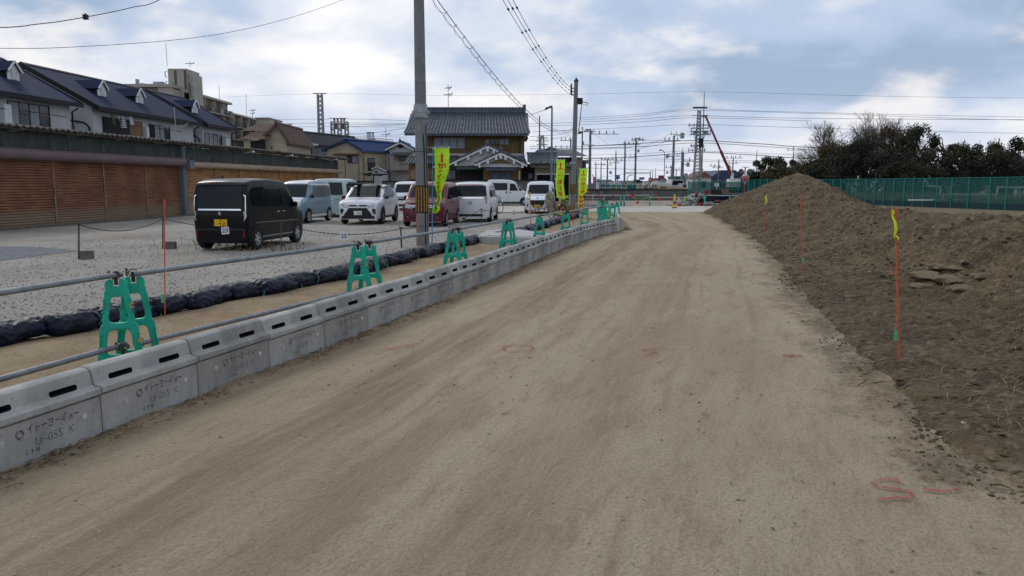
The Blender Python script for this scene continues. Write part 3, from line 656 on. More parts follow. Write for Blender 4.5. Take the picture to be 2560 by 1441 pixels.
def bag_row(path, step, first, grp, wh):
    for i, (x, y, h) in enumerate(along(path, step)):
        me, tie = bags[(i * 3) % 7]; t = thing('sandbag', '%s black plastic sandbag of the %s, counted from the left' % (ordw(i + 1), wh), 'sandbag', (x + .06 * sin(i * 1.9), y, 0.012), h + rnd.uniform(-.16, .16) + (pi if i % 3 == 2 else 0), grp)
        link('bag_body', me, t, rot=(rnd.uniform(-.2, .2), 0, 0))
        if i % 2 == 1 and y < 26: link('tie_cord', me_tie, t)
bag_row(BAG1, .46, 0, 'black sandbags laid end to end beside the gravel lot', 'long near row')
bag_row(BAG2, .42, 0, 'black sandbags past the concrete slab', 'short far row')
def hit(u, v):
    d = ray(u, v); Y = 2.0
    while Y < 60:
        t = Y / d[1]; X = d[0] * t; z = EYE + d[2] * t; hh = mound_h(X, Y) if X > xe(Y) - .4 else 0
        if z <= max(hh, 0): return Vector((X, Y, max(hh, 0)))
        Y += .03
    return G(u, v)
# ================================================================== STAKES
m_or = mat('orange_stake', (.62, .115, .045), .6, var=(.42, .10, .05), vs=20); m_tag = mat('green_tag', (.10, .42, .20), .6); m_tape = mat('lime_tape', (.62, .78, .02), .5)
def stake(ub, vb, ut, vt, label, tagv=None, tagside=-1, base=None, rings=(), tape=None, r=.0075, cap=True):
    b = base or hit(ub, vb); top = P(ut, vt, b.y); t = thing('survey_stake', label, 'stake', b, 0, 'orange survey stakes'); q = MB(); tt = top - b
    q.cyl((0, 0, -.05), tt, r, r, 8)
    if cap: q.cyl(tt + Vector((0, 0, -.06)), tt + Vector((0, 0, .02)), r * 1.5, r * 1.5, 8)
    q.build('rod', m_or, t, smooth=40)
    for vv in rings:
        c = P(ut + (ub - ut) * (vv - vt) / (vb - vt), vv, b.y) - b; q = MB(); q.tube([c + Vector((-.035 + .032 * cos(a), 0, .032 * sin(a))) for a in [2 * pi * k / 12 for k in range(13)]], .0028, 5); q.build('hook_ring', m_or, t)
    if tagv:
        c = P(ut + (ub - ut) * (tagv - vt) / (vb - vt), tagv, b.y) - b; q = MB(); q.box(c + Vector((tagside * .022, -.002, 0)), (.045, .003, .10)); q.build('paper_tag', m_tag, t)
    if tape:
        pts = [P(x, y, b.y - .02) - b for x, y, w in tape]; q = MB(); vs = []
        for p_, (x, y, w) in zip(pts, tape): vs += [p_ + Vector((-w, 0, 0)), p_ + Vector((w, .012, .003))]
        n = len(pts); fs = [(2 * i, 2 * i + 1, 2 * i + 3, 2 * i + 2) for i in range(n - 1)]; q.add(vs, fs); o = q.build('flagging_tape', m_tape, t)
        sm = o.modifiers.new('s', 'SOLIDIFY'); sm.thickness = .002
    return t
stake(412, 798, 411, 503, 'orange metal stake standing between the nearest pipe and the black bags', tagv=747, cap=True)
q = stake(1045, 640, 1047, 512, 'thin orange stake leaning in front of the big concrete pole', tagv=588, r=.009)
stake(2249, 906, 2239, 528, 'nearest orange stake on the right with lime tape tied at its top', tagv=838, r=.0095, rings=(538, 678), tape=[(2230, 524, .004), (2234, 532, .016), (2231, 540, .010), (2238, 556, .015), (2241, 575, .016), (2237, 590, .010), (2237, 600, .003), (2240, 590, .004), (2246, 596, .012), (2246, 602, .004)])
stake(2005, 690, 2002, 500, 'bare orange stake on the soil slope left of the lime taped one', tagv=652, tagside=1, r=.009)
stake(1912, 575, 1913, 506, 'orange stake with a yellow ribbon low on the big soil mound', r=.012, tape=[(1917, 487, .01), (1914, 494, .03), (1917, 503, .03), (1914, 511, .012)])
stake(1870, 552, 1868, 497, 'left one of two thin orange stakes at the left foot of the soil mound', r=.012, tagv=547)
stake(1857, 541, 1857, 497, 'farthest thin orange stake at the left foot of the soil mound', r=.012, tagv=537)
stake(1327, 570, 1325, 482, 'thin red and white stake in front of the silver kei wagon', r=.012, tape=[(1326, 482, .012), (1322, 489, .03), (1327, 498, .018)])
stake(1432, 556, 1431, 512, 'thin orange stake beyond the fifth green stand', r=.01)
stake(1470, 548, 1471, 478, 'thin orange stake to the right of the far lime banner', r=.012)
# ================================================================== LOT POSTS, CHAINS AND NUMBER PLATES
m_post = mat('dark_post', (.05, .05, .058), .7, var=(.10, .07, .055), vs=8); m_cblk = mat('old_block', (.085, .078, .065), .9, var=(.14, .13, .105), vs=6, bump=.5)
def lot_post(u, vb, vt, label, w=.035, block=None, round_=False, lean=0):
    b = G(u, vb, -.01); top = P(u + lean, vt, b.y); t = thing('chain_post', label, 'post', b, 0, 'posts holding the parking lot chain'); q = MB(); tt = top - b
    (q.cyl((0, 0, -.02), tt, w * .75, n=10) if round_ else q.bar((0, 0, -.02), tt, w, w * .6)); q.cyl(tt - Vector((0, 0, .01)), tt + Vector((0, 0, .02)), w * .8, n=10); q.build('post', m_post, t)
    if block: q = MB(); q.box((block, .03, .085), (.24, .16, .19), rz=.1); q.build('base_block', m_cblk, t)
    return b, top
pa, ta = lot_post(197, 648, 560, 'square steel post at the far left with a dark concrete base block', block=.17)
pb, tb = lot_post(407, 622, 545, 'steel post behind the nearest orange stake with a pale base block', block=.20)
pc, tcp = lot_post(703, 626, 559, 'slim dark post in front of the black van wheel', w=.04)
pd, td = lot_post(1004, 620, 570, 'brown rusty post left of the big concrete pole', w=.06, lean=-2)
pe, te = lot_post(1203, 563, 523, 'thin dark post behind the white minivan', w=.05)
pf, tf = lot_post(1387, 561, 512, 'thin black post below the middle lime banner', w=.05)
m_chain = mat('dark_chain', (.05, .045, .05), .6, metal=.4)
def chain(a, b, sag, label):
    pts = [a.lerp(b, k / 24) - Vector((0, 0, sag * 4 * (k / 24) * (1 - k / 24))) for k in range(25)]; mb = MB(); o_ = pts[0]
    n = int((b - a).length / .05)
    for k in range(n):                                 # alternate flat and upright links
        s = k / n; p0 = a.lerp(b, s) - Vector((0, 0, sag * 4 * s * (1 - s))); s2 = (k + 1.25) / n; p1 = a.lerp(b, s2) - Vector((0, 0, sag * 4 * s2 * (1 - s2)))
        w, h = (.026, .008) if k % 2 else (.008, .022); mb.bar(p0 - o_, p1 - o_, w, h)
    tag(mb.build('lot_chain', m_chain, loc=o_), label, 'chain', 'chains strung between the lot posts')
z_ = Vector((0, 0, -.02))
chain(ta + z_, tb + z_, .22, 'sagging chain between the far left post and the post by the orange stake')
chain(tb + z_, tcp + z_, .16, 'sagging chain passing behind the black van with plate 23')
chain(tcp + z_, td + z_, .20, 'sagging chain carrying plate 25 towards the rusty post')
chain(td + z_, te + z_, .18, 'sagging chain beyond the big concrete pole')
chain(te + z_, tf + z_, .20, 'far chain carrying plate 22')
m_wh = mat('white_plate', (.68, .68, .68), .5); m_ink = mat('navy_ink', (.012, .014, .05), .6); m_ink2 = mat('black_ink', (.012, .012, .012), .6)
def number_plate(txt, u, v, Y, s, label, tilt=0):
    c = P(u, v, Y); t = thing('number_sign', label, 'number sign', c, atan2(c.x, -c.y) * .6 + .0, 'numbered parking bay plates'); t.rotation_euler = (0, tilt, atan2(-c.x, c.y))
    q = MB(); q.box((0, .004, 0), (s, .006, s)); q.build('plate', m_wh, t); q = MB(); text_mb(q, txt, s * .86, lambda x, z: (x, -.0025, z), sx=.95, bold=.02); q.build('numerals', m_ink, t)
number_plate('23', 563, 577, 17.6, .165, 'white plate numbered 23 hanging in front of the black van', -.07)
number_plate('25', 860, 591, 18.6, .17, 'white plate numbered 25 hanging over the gravel', -.03)
number_plate('22', 1285, 533, 30, .17, 'white plate numbered 22 right of the white minivan')
number_plate('21', 1253, 507, 52, .22, 'small white plate numbered 21 under the white cargo van')
# ================================================================== BIG CONCRETE POLE
m_pole = mat('pole_concrete', (.20, .215, .215), .85, var=(.14, .155, .155), vs=1.4, vstr=(.3, .7), col3=(.27, .28, .27), v3s=14, v3r=(.58, .72), bump=.4, bs=22, stretch=(1, 1, .35)); m_polec = mat('pole_concrete_pale', (.17, .19, .205), .8, var=(.12, .135, .15), vs=3)
m_band = mat('hazard_black', (.012, .011, .010), .55); m_bandy = mat('hazard_yellow', (.50, .27, .03), .55, var=(.34, .2, .05), vs=12); m_steel = mat('pole_steel', (.33, .36, .38), .5, metal=.5, var=(.25, .27, .28), vs=8); m_cable = mat('black_cable', (.012, .012, .014), .5)
B0 = G(1057, 612); t = thing('utility_pole', 'big concrete utility pole in the foreground with a black and yellow hazard wrap', 'utility pole', B0); Yp = B0.y
zz = lambda v: P(1056, v, Yp).z
q = MB(); hs = [-.3, 2, 4, 6, 9, 11]; q.lathe([(.175 - .006 * h, h) for h in hs], n=32); q.build('shaft', m_pole, t, smooth=60)
q = MB(); z0, z1 = zz(533), zz(464); q.lathe([(.177, z0), (.1775, z0 + .01), (.1735, z1 - .01), (.173, z1)], n=40); q.build('hazard_wrap', m_band, t, smooth=60)
q = MB()
for k in range(9):
    a = -pi / 2 - 1.25 + k * .42; w = .075; r_ = .1795
    q.add([(r_ * cos(a + s * w), r_ * sin(a + s * w), z) for z in (z0 + .04, z1 - .04) for s in (-1, -.33, .33, 1)], [(0, 1, 5, 4), (1, 2, 6, 5), (2, 3, 7, 6)])
q.build('hazard_stripes', m_bandy, t, smooth=60)
q = MB(); zc_ = zz(281); q.lathe([(.16, zc_ - .16), (.186, zc_ - .15), (.186, zc_ - .02), (.2, zc_ - .02), (.2, zc_ + .03), (.182, zc_ + .03), (.178, zc_ + .2), (.15, zc_ + .21)], n=30); q.box((-.2, -.02, zc_), (.05, .08, .09)); q.box((.205, -.02, zc_ - .01), (.06, .09, .08)); q.build('steel_collar', m_steel, t, smooth=40)
q = MB(); q.tube([(.10, -.145, 0), (.10, -.145, z1), (.095, -.140, z1 + .9), (.07, -.15, z1 + 1.35)], .016, 8); q.tube([(.155, -.08, 0), (.15, -.08, 2.4), (.14, -.09, 3.2)], .009, 6); q.build('cable_conduit', m_cable, t)
for zz_ in (z0 - .35, (z0 + z1) / 2, z0 + .15, z1 + .9, z1 + 1.8):
    q = MB(); q.lathe([(.1795, zz_ - .006), (.181, zz_), (.1795, zz_ + .006)], n=30); q.build('tie_wire', m_cable, t)
q = MB()
for i, zz_ in enumerate((2.2, 3.0, 4.3, 5.1)): q.cyl((-.09 + .12 * (i % 2), -.13, zz_), (-.09 + .12 * (i % 2), -.17, zz_), .012, n=6)
q.build('step_bolts', m_cable, t)
# ================================================================== LIME WARNING BANNERS
m_lime = mat('lime_cloth', (.55, .92, .03), .6, var=(.47, .83, .02), vs=3); m_redtx = mat('red_lettering', (.62, .045, .01), .6); m_bluep = mat('blue_pole', (.09, .28, .42), .5); m_whp = mat('white_plastic', (.62, .66, .66), .5); m_greenp = mat('green_pole', (.02, .28, .18), .5)
def banner(label, base, uv_top, W_, H_, F, bot=None, ncut=.02, polemat=None, flagtop=None, txt_vis=1.0):
    """F(s, t) -> local x, y, z of the cloth; s across 0..1, t down 0..1"""
    top = P(*uv_top, base.y); t = thing('warning_banner', label, 'banner', base, 0, 'lime warning banners on poles'); tt = top - base; q = MB()
    q.cyl((0, 0, -.1), tt * .5, .016, n=8); q.cyl(tt * .5, tt, .011, n=8); q.build('banner_pole', polemat or m_bluep, t, smooth=40)
    q = MB(); a, b = Vector(F(0, 0)), Vector(F(1, 0)); q.cyl(tt + Vector((-.22, .0, -.03)), b + Vector((.02, 0, .03)), .006, n=6)
    for tt_ in (.02, .25, .5, .75): p_ = Vector(F(0, tt_)); q.box(p_ + Vector((-.02, 0, 0)), (.07, .012, .035))
    for s_ in (.02, .5, .98): p_ = Vector(F(s_, 0)); q.box(p_ + Vector((0, 0, .02)), (.04, .01, .05))
    q.build('cross_rod', m_whp, t)
    q = MB(); q.grid(22, 60, F); o = q.build('cloth', m_lime, t, smooth=80); sm = o.modifiers.new('s', 'SOLIDIFY'); sm.thickness = .003; sm.offset = 0
    def on(s, tv):
        p_ = Vector(F(s, tv)); du = Vector(F(min(1, s + .02), tv)) - Vector(F(max(0, s - .02), tv)); dv = Vector(F(s, min(1, tv + .01))) - Vector(F(s, max(0, tv - .01))); n = du.cross(dv)
        n = n.normalized() if n.length > 1e-9 else Vector((0, -1, 0))
        if n.y > 0: n = -n
        return p_ + n * .0045
    q = MB(); asp = W_ / H_; k = .060
    arrow = [(-.0, .055), (.16, .135), (.07, .125), (.085, .205), (-.085, .205), (-.07, .125), (-.16, .135)]
    ap = [(x, y) for x, y in arrow]
    bm = bmesh.new(); bm.faces.new([bm.verts.new((x, y, 0)) for x, y in ap]); bmesh.ops.triangulate(bm, faces=bm.faces); bmesh.ops.subdivide_edges(bm, edges=bm.edges, cuts=2, use_grid_fill=True)
    q.add([on(.5 + v.co.x, v.co.y) for v in bm.verts], [tuple(x.index for x in f.verts) for f in bm.faces]); bm.free()
    for i, ch in enumerate('架空線注意'):
        cy_ = .285 + i * .152
        me = text_mesh(ch, 1.0, bold=.018); xs = [v.co.x for v in me.vertices]
        bm = bmesh.new(); bm.from_mesh(me); bmesh.ops.triangulate(bm, faces=bm.faces)
        sc = .62; q.add([on(.5 + v.co.x * sc, cy_ - v.co.y * sc * asp * 1.02) for v in bm.verts], [tuple(x.index for x in f.verts) for f in bm.faces]); bm.free(); bpy.data.meshes.remove(me)
    q.build('banner_lettering', m_redtx, t); return t
def interp(tab, t):
    for a, b in zip(tab, tab[1:]):
        if a[0] <= t <= b[0]: k = (t - a[0]) / (b[0] - a[0]); k = k * k * (3 - 2 * k); return [a[i] + k * (b[i] - a[i]) for i in range(1, len(a))]
    return list(tab[-1][1:])
# first banner: cloth gathered towards its foot; edges traced as left/right photo columns per row
fb = G(1080, 609)
T1 = [(0, 1086, 1123, 371), (.12, 1086, 1124, 392), (.3, 1087, 1123, 424), (.42, 1087, 1116, 446), (.52, 1087, 1109, 464), (.62, 1092, 1103, 482), (.72, 1096, 1103, 498), (.8, 1091, 1099, 508), (.88, 1087, 1094, 516), (.95, 1082, 1100, 524), (1, 1081, 1092, 533)]
def F1(s, t):
    l, r, v = interp(T1, t); u = l + (r - l) * s; wd = (r - l) / 37
    p_ = P(u, v + (6 * s * (1 - s) if t > .97 else 0), fb.y) - fb
    full = .72; fold = sqrt(max(0, 1 - wd)) * .34
    p_.y += fold * (.5 - abs((s * 1.6 % 1) - .5)) + .03 * sin(6 * t + 3 * s) - .02; return tuple(p_)
banner('nearest lime warning banner beside the big pole, its cloth twisted at the bottom', fb, (1082, 366), .43, 1.9, F1)
f2 = G(1383, 543)
def F2(s, t):
    u = 1391 + 21 * s + 2.2 * sin(7.5 * t + .5) * (t + .1) - 1.8 * t; v = 400 + 95 * t + (3 * t * s); p_ = P(u, v, f2.y) - f2; p_.y += .05 * sin(8 * t + 3 * s); return tuple(p_)
banner('middle lime warning banner behind the silver kei wagon', f2, (1387, 398), .43, 1.9, F2)
f3 = G(1443, 524)
def F3(s, t):
    u = 1449 + 19.5 * s + 1.4 * sin(6 * t + 2) - 2.5 * t * t * (2 - s); v = 422 + (66 - 6 * (s ** 3) * (t ** 6) * 1.5) * t; p_ = P(u, v, f3.y) - f3; p_.y += .05 * sin(7 * t + 2 * s); return tuple(p_)
banner('farthest lime warning banner, right of the second concrete pole', f3, (1447, 420), .43, 1.9, F3, polemat=m_greenp)
# ================================================================== SECOND POLE AND THE OTHER POLES
def small(mb, kind, c, s=1.0):
    """insulators, transformers and the like around point c"""
    c = Vector(c)
    if kind == 'ins': mb.cyl(c, c + Vector((0, 0, .22 * s)), .05 * s, .035 * s, 6)
    elif kind == 'can': mb.cyl(c - Vector((0, 0, .3 * s)), c + Vector((0, 0, .3 * s)), .22 * s, n=10)
    elif kind == 'box': mb.box(c, (.35 * s, .3 * s, .5 * s))
def upole(u, vt, Y, r, label, arms=(), cans=(), m=None, grp='utility poles crowding the background', lean=0, name='utility_pole', rod=None, zb=-.03, lines=None):
    top = P(u, vt, Y); b = Vector((top.x + lean, Y, zb)); t = thing(name, label, 'utility pole' if name == 'utility_pole' else name.replace('_', ' '), b, 0, grp); tt = top - b
    q = MB(); q.cyl((0, 0, 0), tt, r * (1.1 if label.startswith('second') else .85), r * (.8 if label.startswith('second') else .55), 10); q.build('shaft', m or m_polec, t, smooth=50)
    for va, w, offx, ni in arms:
        z = P(u, va, Y).z - zb; q = MB(); w = w * .65; offx = offx * .65; q.bar((offx - w / 2, -r, z), (offx + w / 2, -r, z), max(.07, .00065 * Y)); q.build('crossarm', m_steel, t)
        if ni:
            q = MB()
            for k in range(ni): small(q, 'ins', (offx - w / 2 + w * (k + .3) / ni, -r, z + .03), 1 + Y * .006)
            q.build('insulators', m_whp if ni % 2 else m_steel, t)
    for vc, dx, s_ in cans:
        z = P(u, vc, Y).z - zb; q = MB(); small(q, 'can', (dx, -.1, z), s_); q.bar((0, 0, z), (dx, -.1, z), .08); q.build('transformer', m_steel, t)
    if rod:
        q = MB(); q.cyl(tt, P(u, rod, Y) - b, max(.03, .0004 * Y), n=6); q.build('lightning_rod', m_steel, t)
    return t, b, tt
t, b, tt = upole(1440.5, 204, 45, .15, 'second concrete utility pole beside the farther lime banners, hazard band near its foot', m=m_pole, grp=None, lean=-.12)
q = MB(); q.lathe([(.15, tt.z), (.13, tt.z + .05), (.01, tt.z + .22)], n=12, fn=lambda x, y, z: (x + tt.x, y, z)); q.build('cap', m_band, t)
zq = lambda v: P(1438, v, 45).z
q = MB(); q.lathe([(.182, zq(483)), (.18, zq(460))], n=20); q.build('hazard_wrap', m_band, t, smooth=50)
q = MB()
for k in range(6): a = -pi / 2 - 1.1 + k * .44; q.add([(.186 * cos(a + s * .08), .186 * sin(a + s * .08), z) for z in (zq(482), zq(461)) for s in (-1, 1)], [(0, 1, 3, 2)])
q.build('hazard_stripes', m_bandy, t)
q = MB()
for v in (220, 228, 236): small(q, 'ins', (-.16, 0, P(1440, v, 45).z), 1.2); q.bar((-.2, 0, P(1440, v, 45).z), (.05, 0, P(1440, v, 45).z), .05)
q.box((.35, 0, zq(252)), (.3, .25, .35)); q.tube([(.5, 0, zq(254)), (.85, 0, zq(257)), (.8, 0, zq(262)), (.45, 0, zq(261)), (.3, 0, zq(330))], .025, 6); q.build('line_hardware', m_cable, t)
q = MB(); q.lathe([(.175, zq(410)), (.18, zq(407)), (.165, zq(404))], n=16); q.build('collar', m_steel, t)
C2 = lambda v: P(1440, v, 44.9)
m_cush = mat('cushion_yellow', (.72, .50, .03), .5); m_cushr = mat('cushion_red', (.35, .05, .02), .5)
def cone_post(u, vb, vt, label, w=.16):
    b = G(u, vb); h = P(u, vt, b.y).z; t = thing('traffic_cone', label, 'traffic cone', b, 0, 'yellow traffic cones'); q = MB(); q.box((0, 0, .03), (w * 2.4, w * 2.4, .06)); q.build('cone_base', m_band, t)
    q = MB(); q.lathe([(w, .06), (w * .25, h), (0, h + .01)], n=14); q.build('cone_body', m_cush, t, smooth=40)
    q = MB(); q.lathe([(w * .83, h * .28), (w * .63, h * .52)], n=14, fn=lambda x, y, z: (x * 1.02, y * 1.02, z)); q.build('cone_stripe', m_cushr, t)
b = G(1452, 527); t = thing('pole_cushion', 'yellow cushion with red arrows hanging at the foot of the farthest banner', 'cushion', b + Vector((0, 0, .1))); z0, z1 = .12, P(1452, 487, b.y).z - .1
q = MB(); q.lathe([(.0, z0), (.16, z0), (.17, (z0 + z1) / 2), (.15, z1), (0, z1)], n=14); q.build('cushion_body', m_cush, t, smooth=50); q = MB()
for k in range(3):
    zc = z0 + (z1 - z0) * (k + .5) / 3; q.add([(-.14, -.18, zc + .08), (0, -.19, zc - .02), (.14, -.18, zc + .08), (.14, -.18, zc), (0, -.19, zc - .12), (-.14, -.18, zc)], [(0, 1, 4, 5), (1, 2, 3, 4)])
q.build('arrow_marks', m_cushr, t)
cone_post(1399, 541, 492, 'yellow traffic cone under the middle lime banner', .13)
cone_post(1686, 521, 486, 'yellow and red traffic cone on the works ground behind the red pennants', .13)
PL = [  # u, vtop, Y, r, label, arms(v, w, off, n), transformers, rod
 (1380, 268, 58, .11, 'tall grey pole right of the main house roof, carrying a floodlight arm', [], [], 263),
 (1349, 290, 80, .11, 'slim bare pole directly right of the tiled roof', [], [], None),
 (1427, 348, 90, .15, 'short leaning pole left of the second concrete pole', [(352, 2.2, -.8, 3), (372, 3, -1.5, 3)], [], 340),
 (1456, 318, 92, .14, 'grey pole with black line spreaders right of the second concrete pole', [(330, 3.4, .8, 5)], [], None),
 (1476, 325, 80, .2, 'grey pole with a long right-hand crossarm', [(336, 4.6, 2.2, 4), (363, 2, -.4, 2)], [(405, -.25, .7)], 322),
 (1490, 410, 150, .16, 'distant pole rising behind the pink banner', [(412, 3, .8, 3)], [], 404),
 (1503, 404, 150, .16, 'distant pole right of the pink banner with a small arm', [(413, 3.4, 1.6, 4)], [], None),
 (1519, 398, 140, .2, 'distant pole with two short arms left of the blue road sign', [(400, 4, 0, 4), (408, 3, 2, 3)], [(432, .6, .9)], None),
 (1540, 381, 125, .17, 'distant tapered pole behind the blue road sign', [(403, 2.4, 1, 2)], [], 375),
 (1563, 356, 115, .19, 'tall distant pole between the blue road sign and the spreader pole', [(362, 2, .4, 2), (394, 3, 1.4, 3)], [], 350),
 (1590, 350, 100, .19, 'tall pole with curved black spreaders on its top', [(352, 2.8, .4, 4), (362, 2.4, -.4, 3)], [(378, .35, .6)], None),
 (1685, 341, 95, .23, 'thick pole with a grey transformer at its top', [(337, 3, .6, 3), (352, 3.2, -.4, 4), (391, 2.4, 0, 3)], [(340, 1.0, 1.1), (392, -.8, .7)], 334),
 (1678, 415, 150, .15, 'thin distant pole just left of the thick transformer pole', [(420, 2.4, -.6, 2)], [(432, -.8, .8)], None),
 (1707, 381, 85, .27, 'stout grey pole left of the lattice tower', [(403, 2, .8, 2)], [(412, .6, .8), (440, .4, .9)], 371),
 (1691, 424, 170, .15, 'faint distant pole between the transformer pole and the stout pole', [(424, 3, 0, 3)], [], None),
 (1797, 402, 130, .16, 'slender pole in front of the blue roofed hall', [(416, 3.2, -.8, 3), (420, 3, -.2, 2)], [], 397),
 (1757, 430, 160, .13, 'thin pole right of the lattice tower with one arm', [(433, 4, 0, 3)], [], 422),
 (1783, 436, 180, .13, 'faint short pole left of the slender pole', [(437, 4, 0, 3)], [], 428),
 (1833, 397, 120, .16, 'pole right of the red boom with a side transformer', [(396, 4.2, .2, 4), (409, 2.6, 0, 3)], [(419, -.8, .9)], 390),
 (1892, 388, 140, .12, 'thin pole rising out of the left bushes', [], [], 376),
 (1984, 382, 130, .15, 'pole above the bushes left of the bare tree', [(376, 4, 0, 3)], [], 365),
 (1626, 427, 120, .12, 'thin gantry pole holding a horizontal sign arm', [(432, 6, -3, 0), (434.5, 6, -3, 0)], [], None),
 (1632, 430, 160, .12, 'far thin mast right of the gantry pole', [], [], 425),
 (1639, 430, 170, .12, 'farther thin mast beside the gantry', [], [], 421),
 (2450, 366, 90, .13, 'thin pole rising among the trees on the right', [], [], 352),
]
for (u, vt, Y, r, lab, arms, cans, rod) in PL: upole(u, vt, Y, r, lab, arms, cans, rod=rod)
# spreaders (streamlined black fittings) on three poles
def spreader(u, v, Y, pts, label):
    mb = MB(); o_ = P(u, v, Y)
    for (a, b_) in pts:
        A, B_ = P(*a, Y) - o_, P(*b_, Y) - o_; m_ = (A + B_) / 2; mb.cyl(A, m_, .02, .16 * Y / 90, 8); mb.cyl(m_, B_, .16 * Y / 90, .02, 8)
    tag(mb.build('line_spreader', m_cable, loc=o_), label, 'line fitting')
spreader(1372, 270, 58, [((1361, 275), (1373, 268)), ((1370, 270), (1381, 266))], 'black angled lamp fitting on the tall pole right of the roof')
spreader(1452, 330, 92, [((1443, 335), (1458, 329)), ((1458, 331), (1475, 323))], 'pair of black streamlined fittings at the spreader pole')
spreader(1594, 347, 100, [((1585, 350), (1593, 346)), ((1594, 346), (1603, 349))], 'curved black fittings arching over the tall pole')
# curved street lamp
def street_lamp(u, vt, Y, du, label, r=.06):
    b = Vector((P(u, vt, Y).x, Y, -.03)); t = thing('street_lamp', label, 'street lamp', b); f = lambda uu, vv: P(uu, vv, Y) - b
    q = MB(); q.tube([(0, 0, 0), f(u, vt + 22), f(u + .2 * du * .1, vt + 8), f(u + du * .25, vt + 2), f(u + du * .6, vt)], max(r, .0006 * Y), 6); q.build('lamp_post', m_steel, t)
    q = MB(); A, B_ = f(u + du * .55, vt), f(u + du, vt); q.bar(A, B_, .3, .14); q.build('lamp_head', m_polec, t)
street_lamp(1662, 376, 105, -14, 'tall curved street lamp left of the thick transformer pole')
street_lamp(1484, 438, 140, -4, 'small curved street lamp near the pink banner'); street_lamp(1568, 438, 130, 14, 'low arching street lamp right of the blue road sign')
# ================================================================== WIRES
WN = [0]
def wire(p0, p1, sag, label, r=None, spirals=0, balls=0, pts=None, grp=None):
    n = 28; P0, P1 = Vector(p0), Vector(p1)
    f = (lambda k: P0.lerp(P1, k) - Vector((0, 0, 4 * sag * k * (1 - k))))
    line = pts or [f(k / n) for k in range(n + 1)]; o_ = line[0]
    mb = MB(); mb.tube([p_ - o_ for p_ in line], r or .012, 5)
    t = tag(mb.build('overhead_wire', m_cable, loc=o_), label, 'wire', grp or 'overhead wires')
    if balls:
        q = MB()
        for k in range(1, balls): c = f(k / balls) - o_; d = (P1 - P0).normalized() * .09; q.cyl(c - d * .7, c + d * .7, .022, n=6)
        q.build('spacers', m_cable, t)
    return t
def wpx(pts, label, r, Yf=None, **kw):
    """wire through photo points (u, v, Y), smoothed"""
    a = [P(*q) for q in pts]
    if len(a) > 2:
        out = []
        for i in range(len(a) - 1):
            p0, p1, p2, p3 = a[max(i - 1, 0)], a[i], a[i + 1], a[min(i + 2, len(a) - 1)]
            for k in range(10):
                s = k / 10; out.append(.5 * ((2 * p1) + (-p0 + p2) * s + (2 * p0 - 5 * p1 + 4 * p2 - p3) * s * s + (-p0 + 3 * p1 - 3 * p2 + p3) * s ** 3))
        a = out + [a[-1]]
    return wire(a[0], a[-1], 0, label, r=r, pts=a, **kw)
# three spaced wires coming down to the second pole
for i, (u0, ut, vt_) in enumerate(((1222, 1437, 240), (1236, 1438, 231), (1250, 1438.5, 223))):
    a = P(u0, -60, 13); b = P(ut, vt_, 44.8)
    wire(a, b, .42, '%s of three beaded wires running from the top edge to the second pole' % ['left', 'middle', 'right'][i], r=.0065, balls=13, grp='three beaded wires')
a = P(1050, -60, 11.5); b = P(1436, 318, 44.8)
wire(a, b, .95, 'spiral wrapped cable sagging from the top edge to the second pole', r=.0075)
mb = MB(); o_ = a
hl = []
for k in range(0, 700):
    s = k / 700; c = a.lerp(b, s) - Vector((0, 0, 4 * .95 * s * (1 - s))); hl.append(c + Vector((.06 * cos(k * .42), 0, -.055 + .06 * sin(k * .42))) - o_)
mb.tube(hl, .0032, 4); mb.tube([a.lerp(b, k / 40) - Vector((0, 0, 4 * .95 * (k / 40) * (1 - k / 40) + .11)) - o_ for k in range(41)], .0045, 4)
tag(mb.build('cable_spiral', m_cable, loc=o_), 'thin spiral winding and carrier hung along the sagging cable', 'cable')
wpx([(-1400, 60, 10), (-80, 70, 16), (100, 60, 18), (214, 43, 20), (330, 19, 22), (420, -10, 24), (700, -160, 28)], 'thick wire with a small joint box crossing the top left corner', .012)
mb = MB(); c = P(214, 43, 20); mb.box((0, 0, 0), (.11, .09, .12)); mb.cyl((0, 0, .03), (0, 0, .09), .02, n=6); tag(mb.build('joint_box', m_cable, loc=c), 'small black joint box on the top left wire', 'joint box')
wpx([(-1400, 90, 12), (-80, 120, 20), (200, 117, 24), (500, 93, 29), (700, 52, 33), (880, -8, 38), (1200, -130, 44)], 'thin wire curving up from the left edge to the top edge', .009)
rw = lambda Y: max(.012, .00036 * Y)
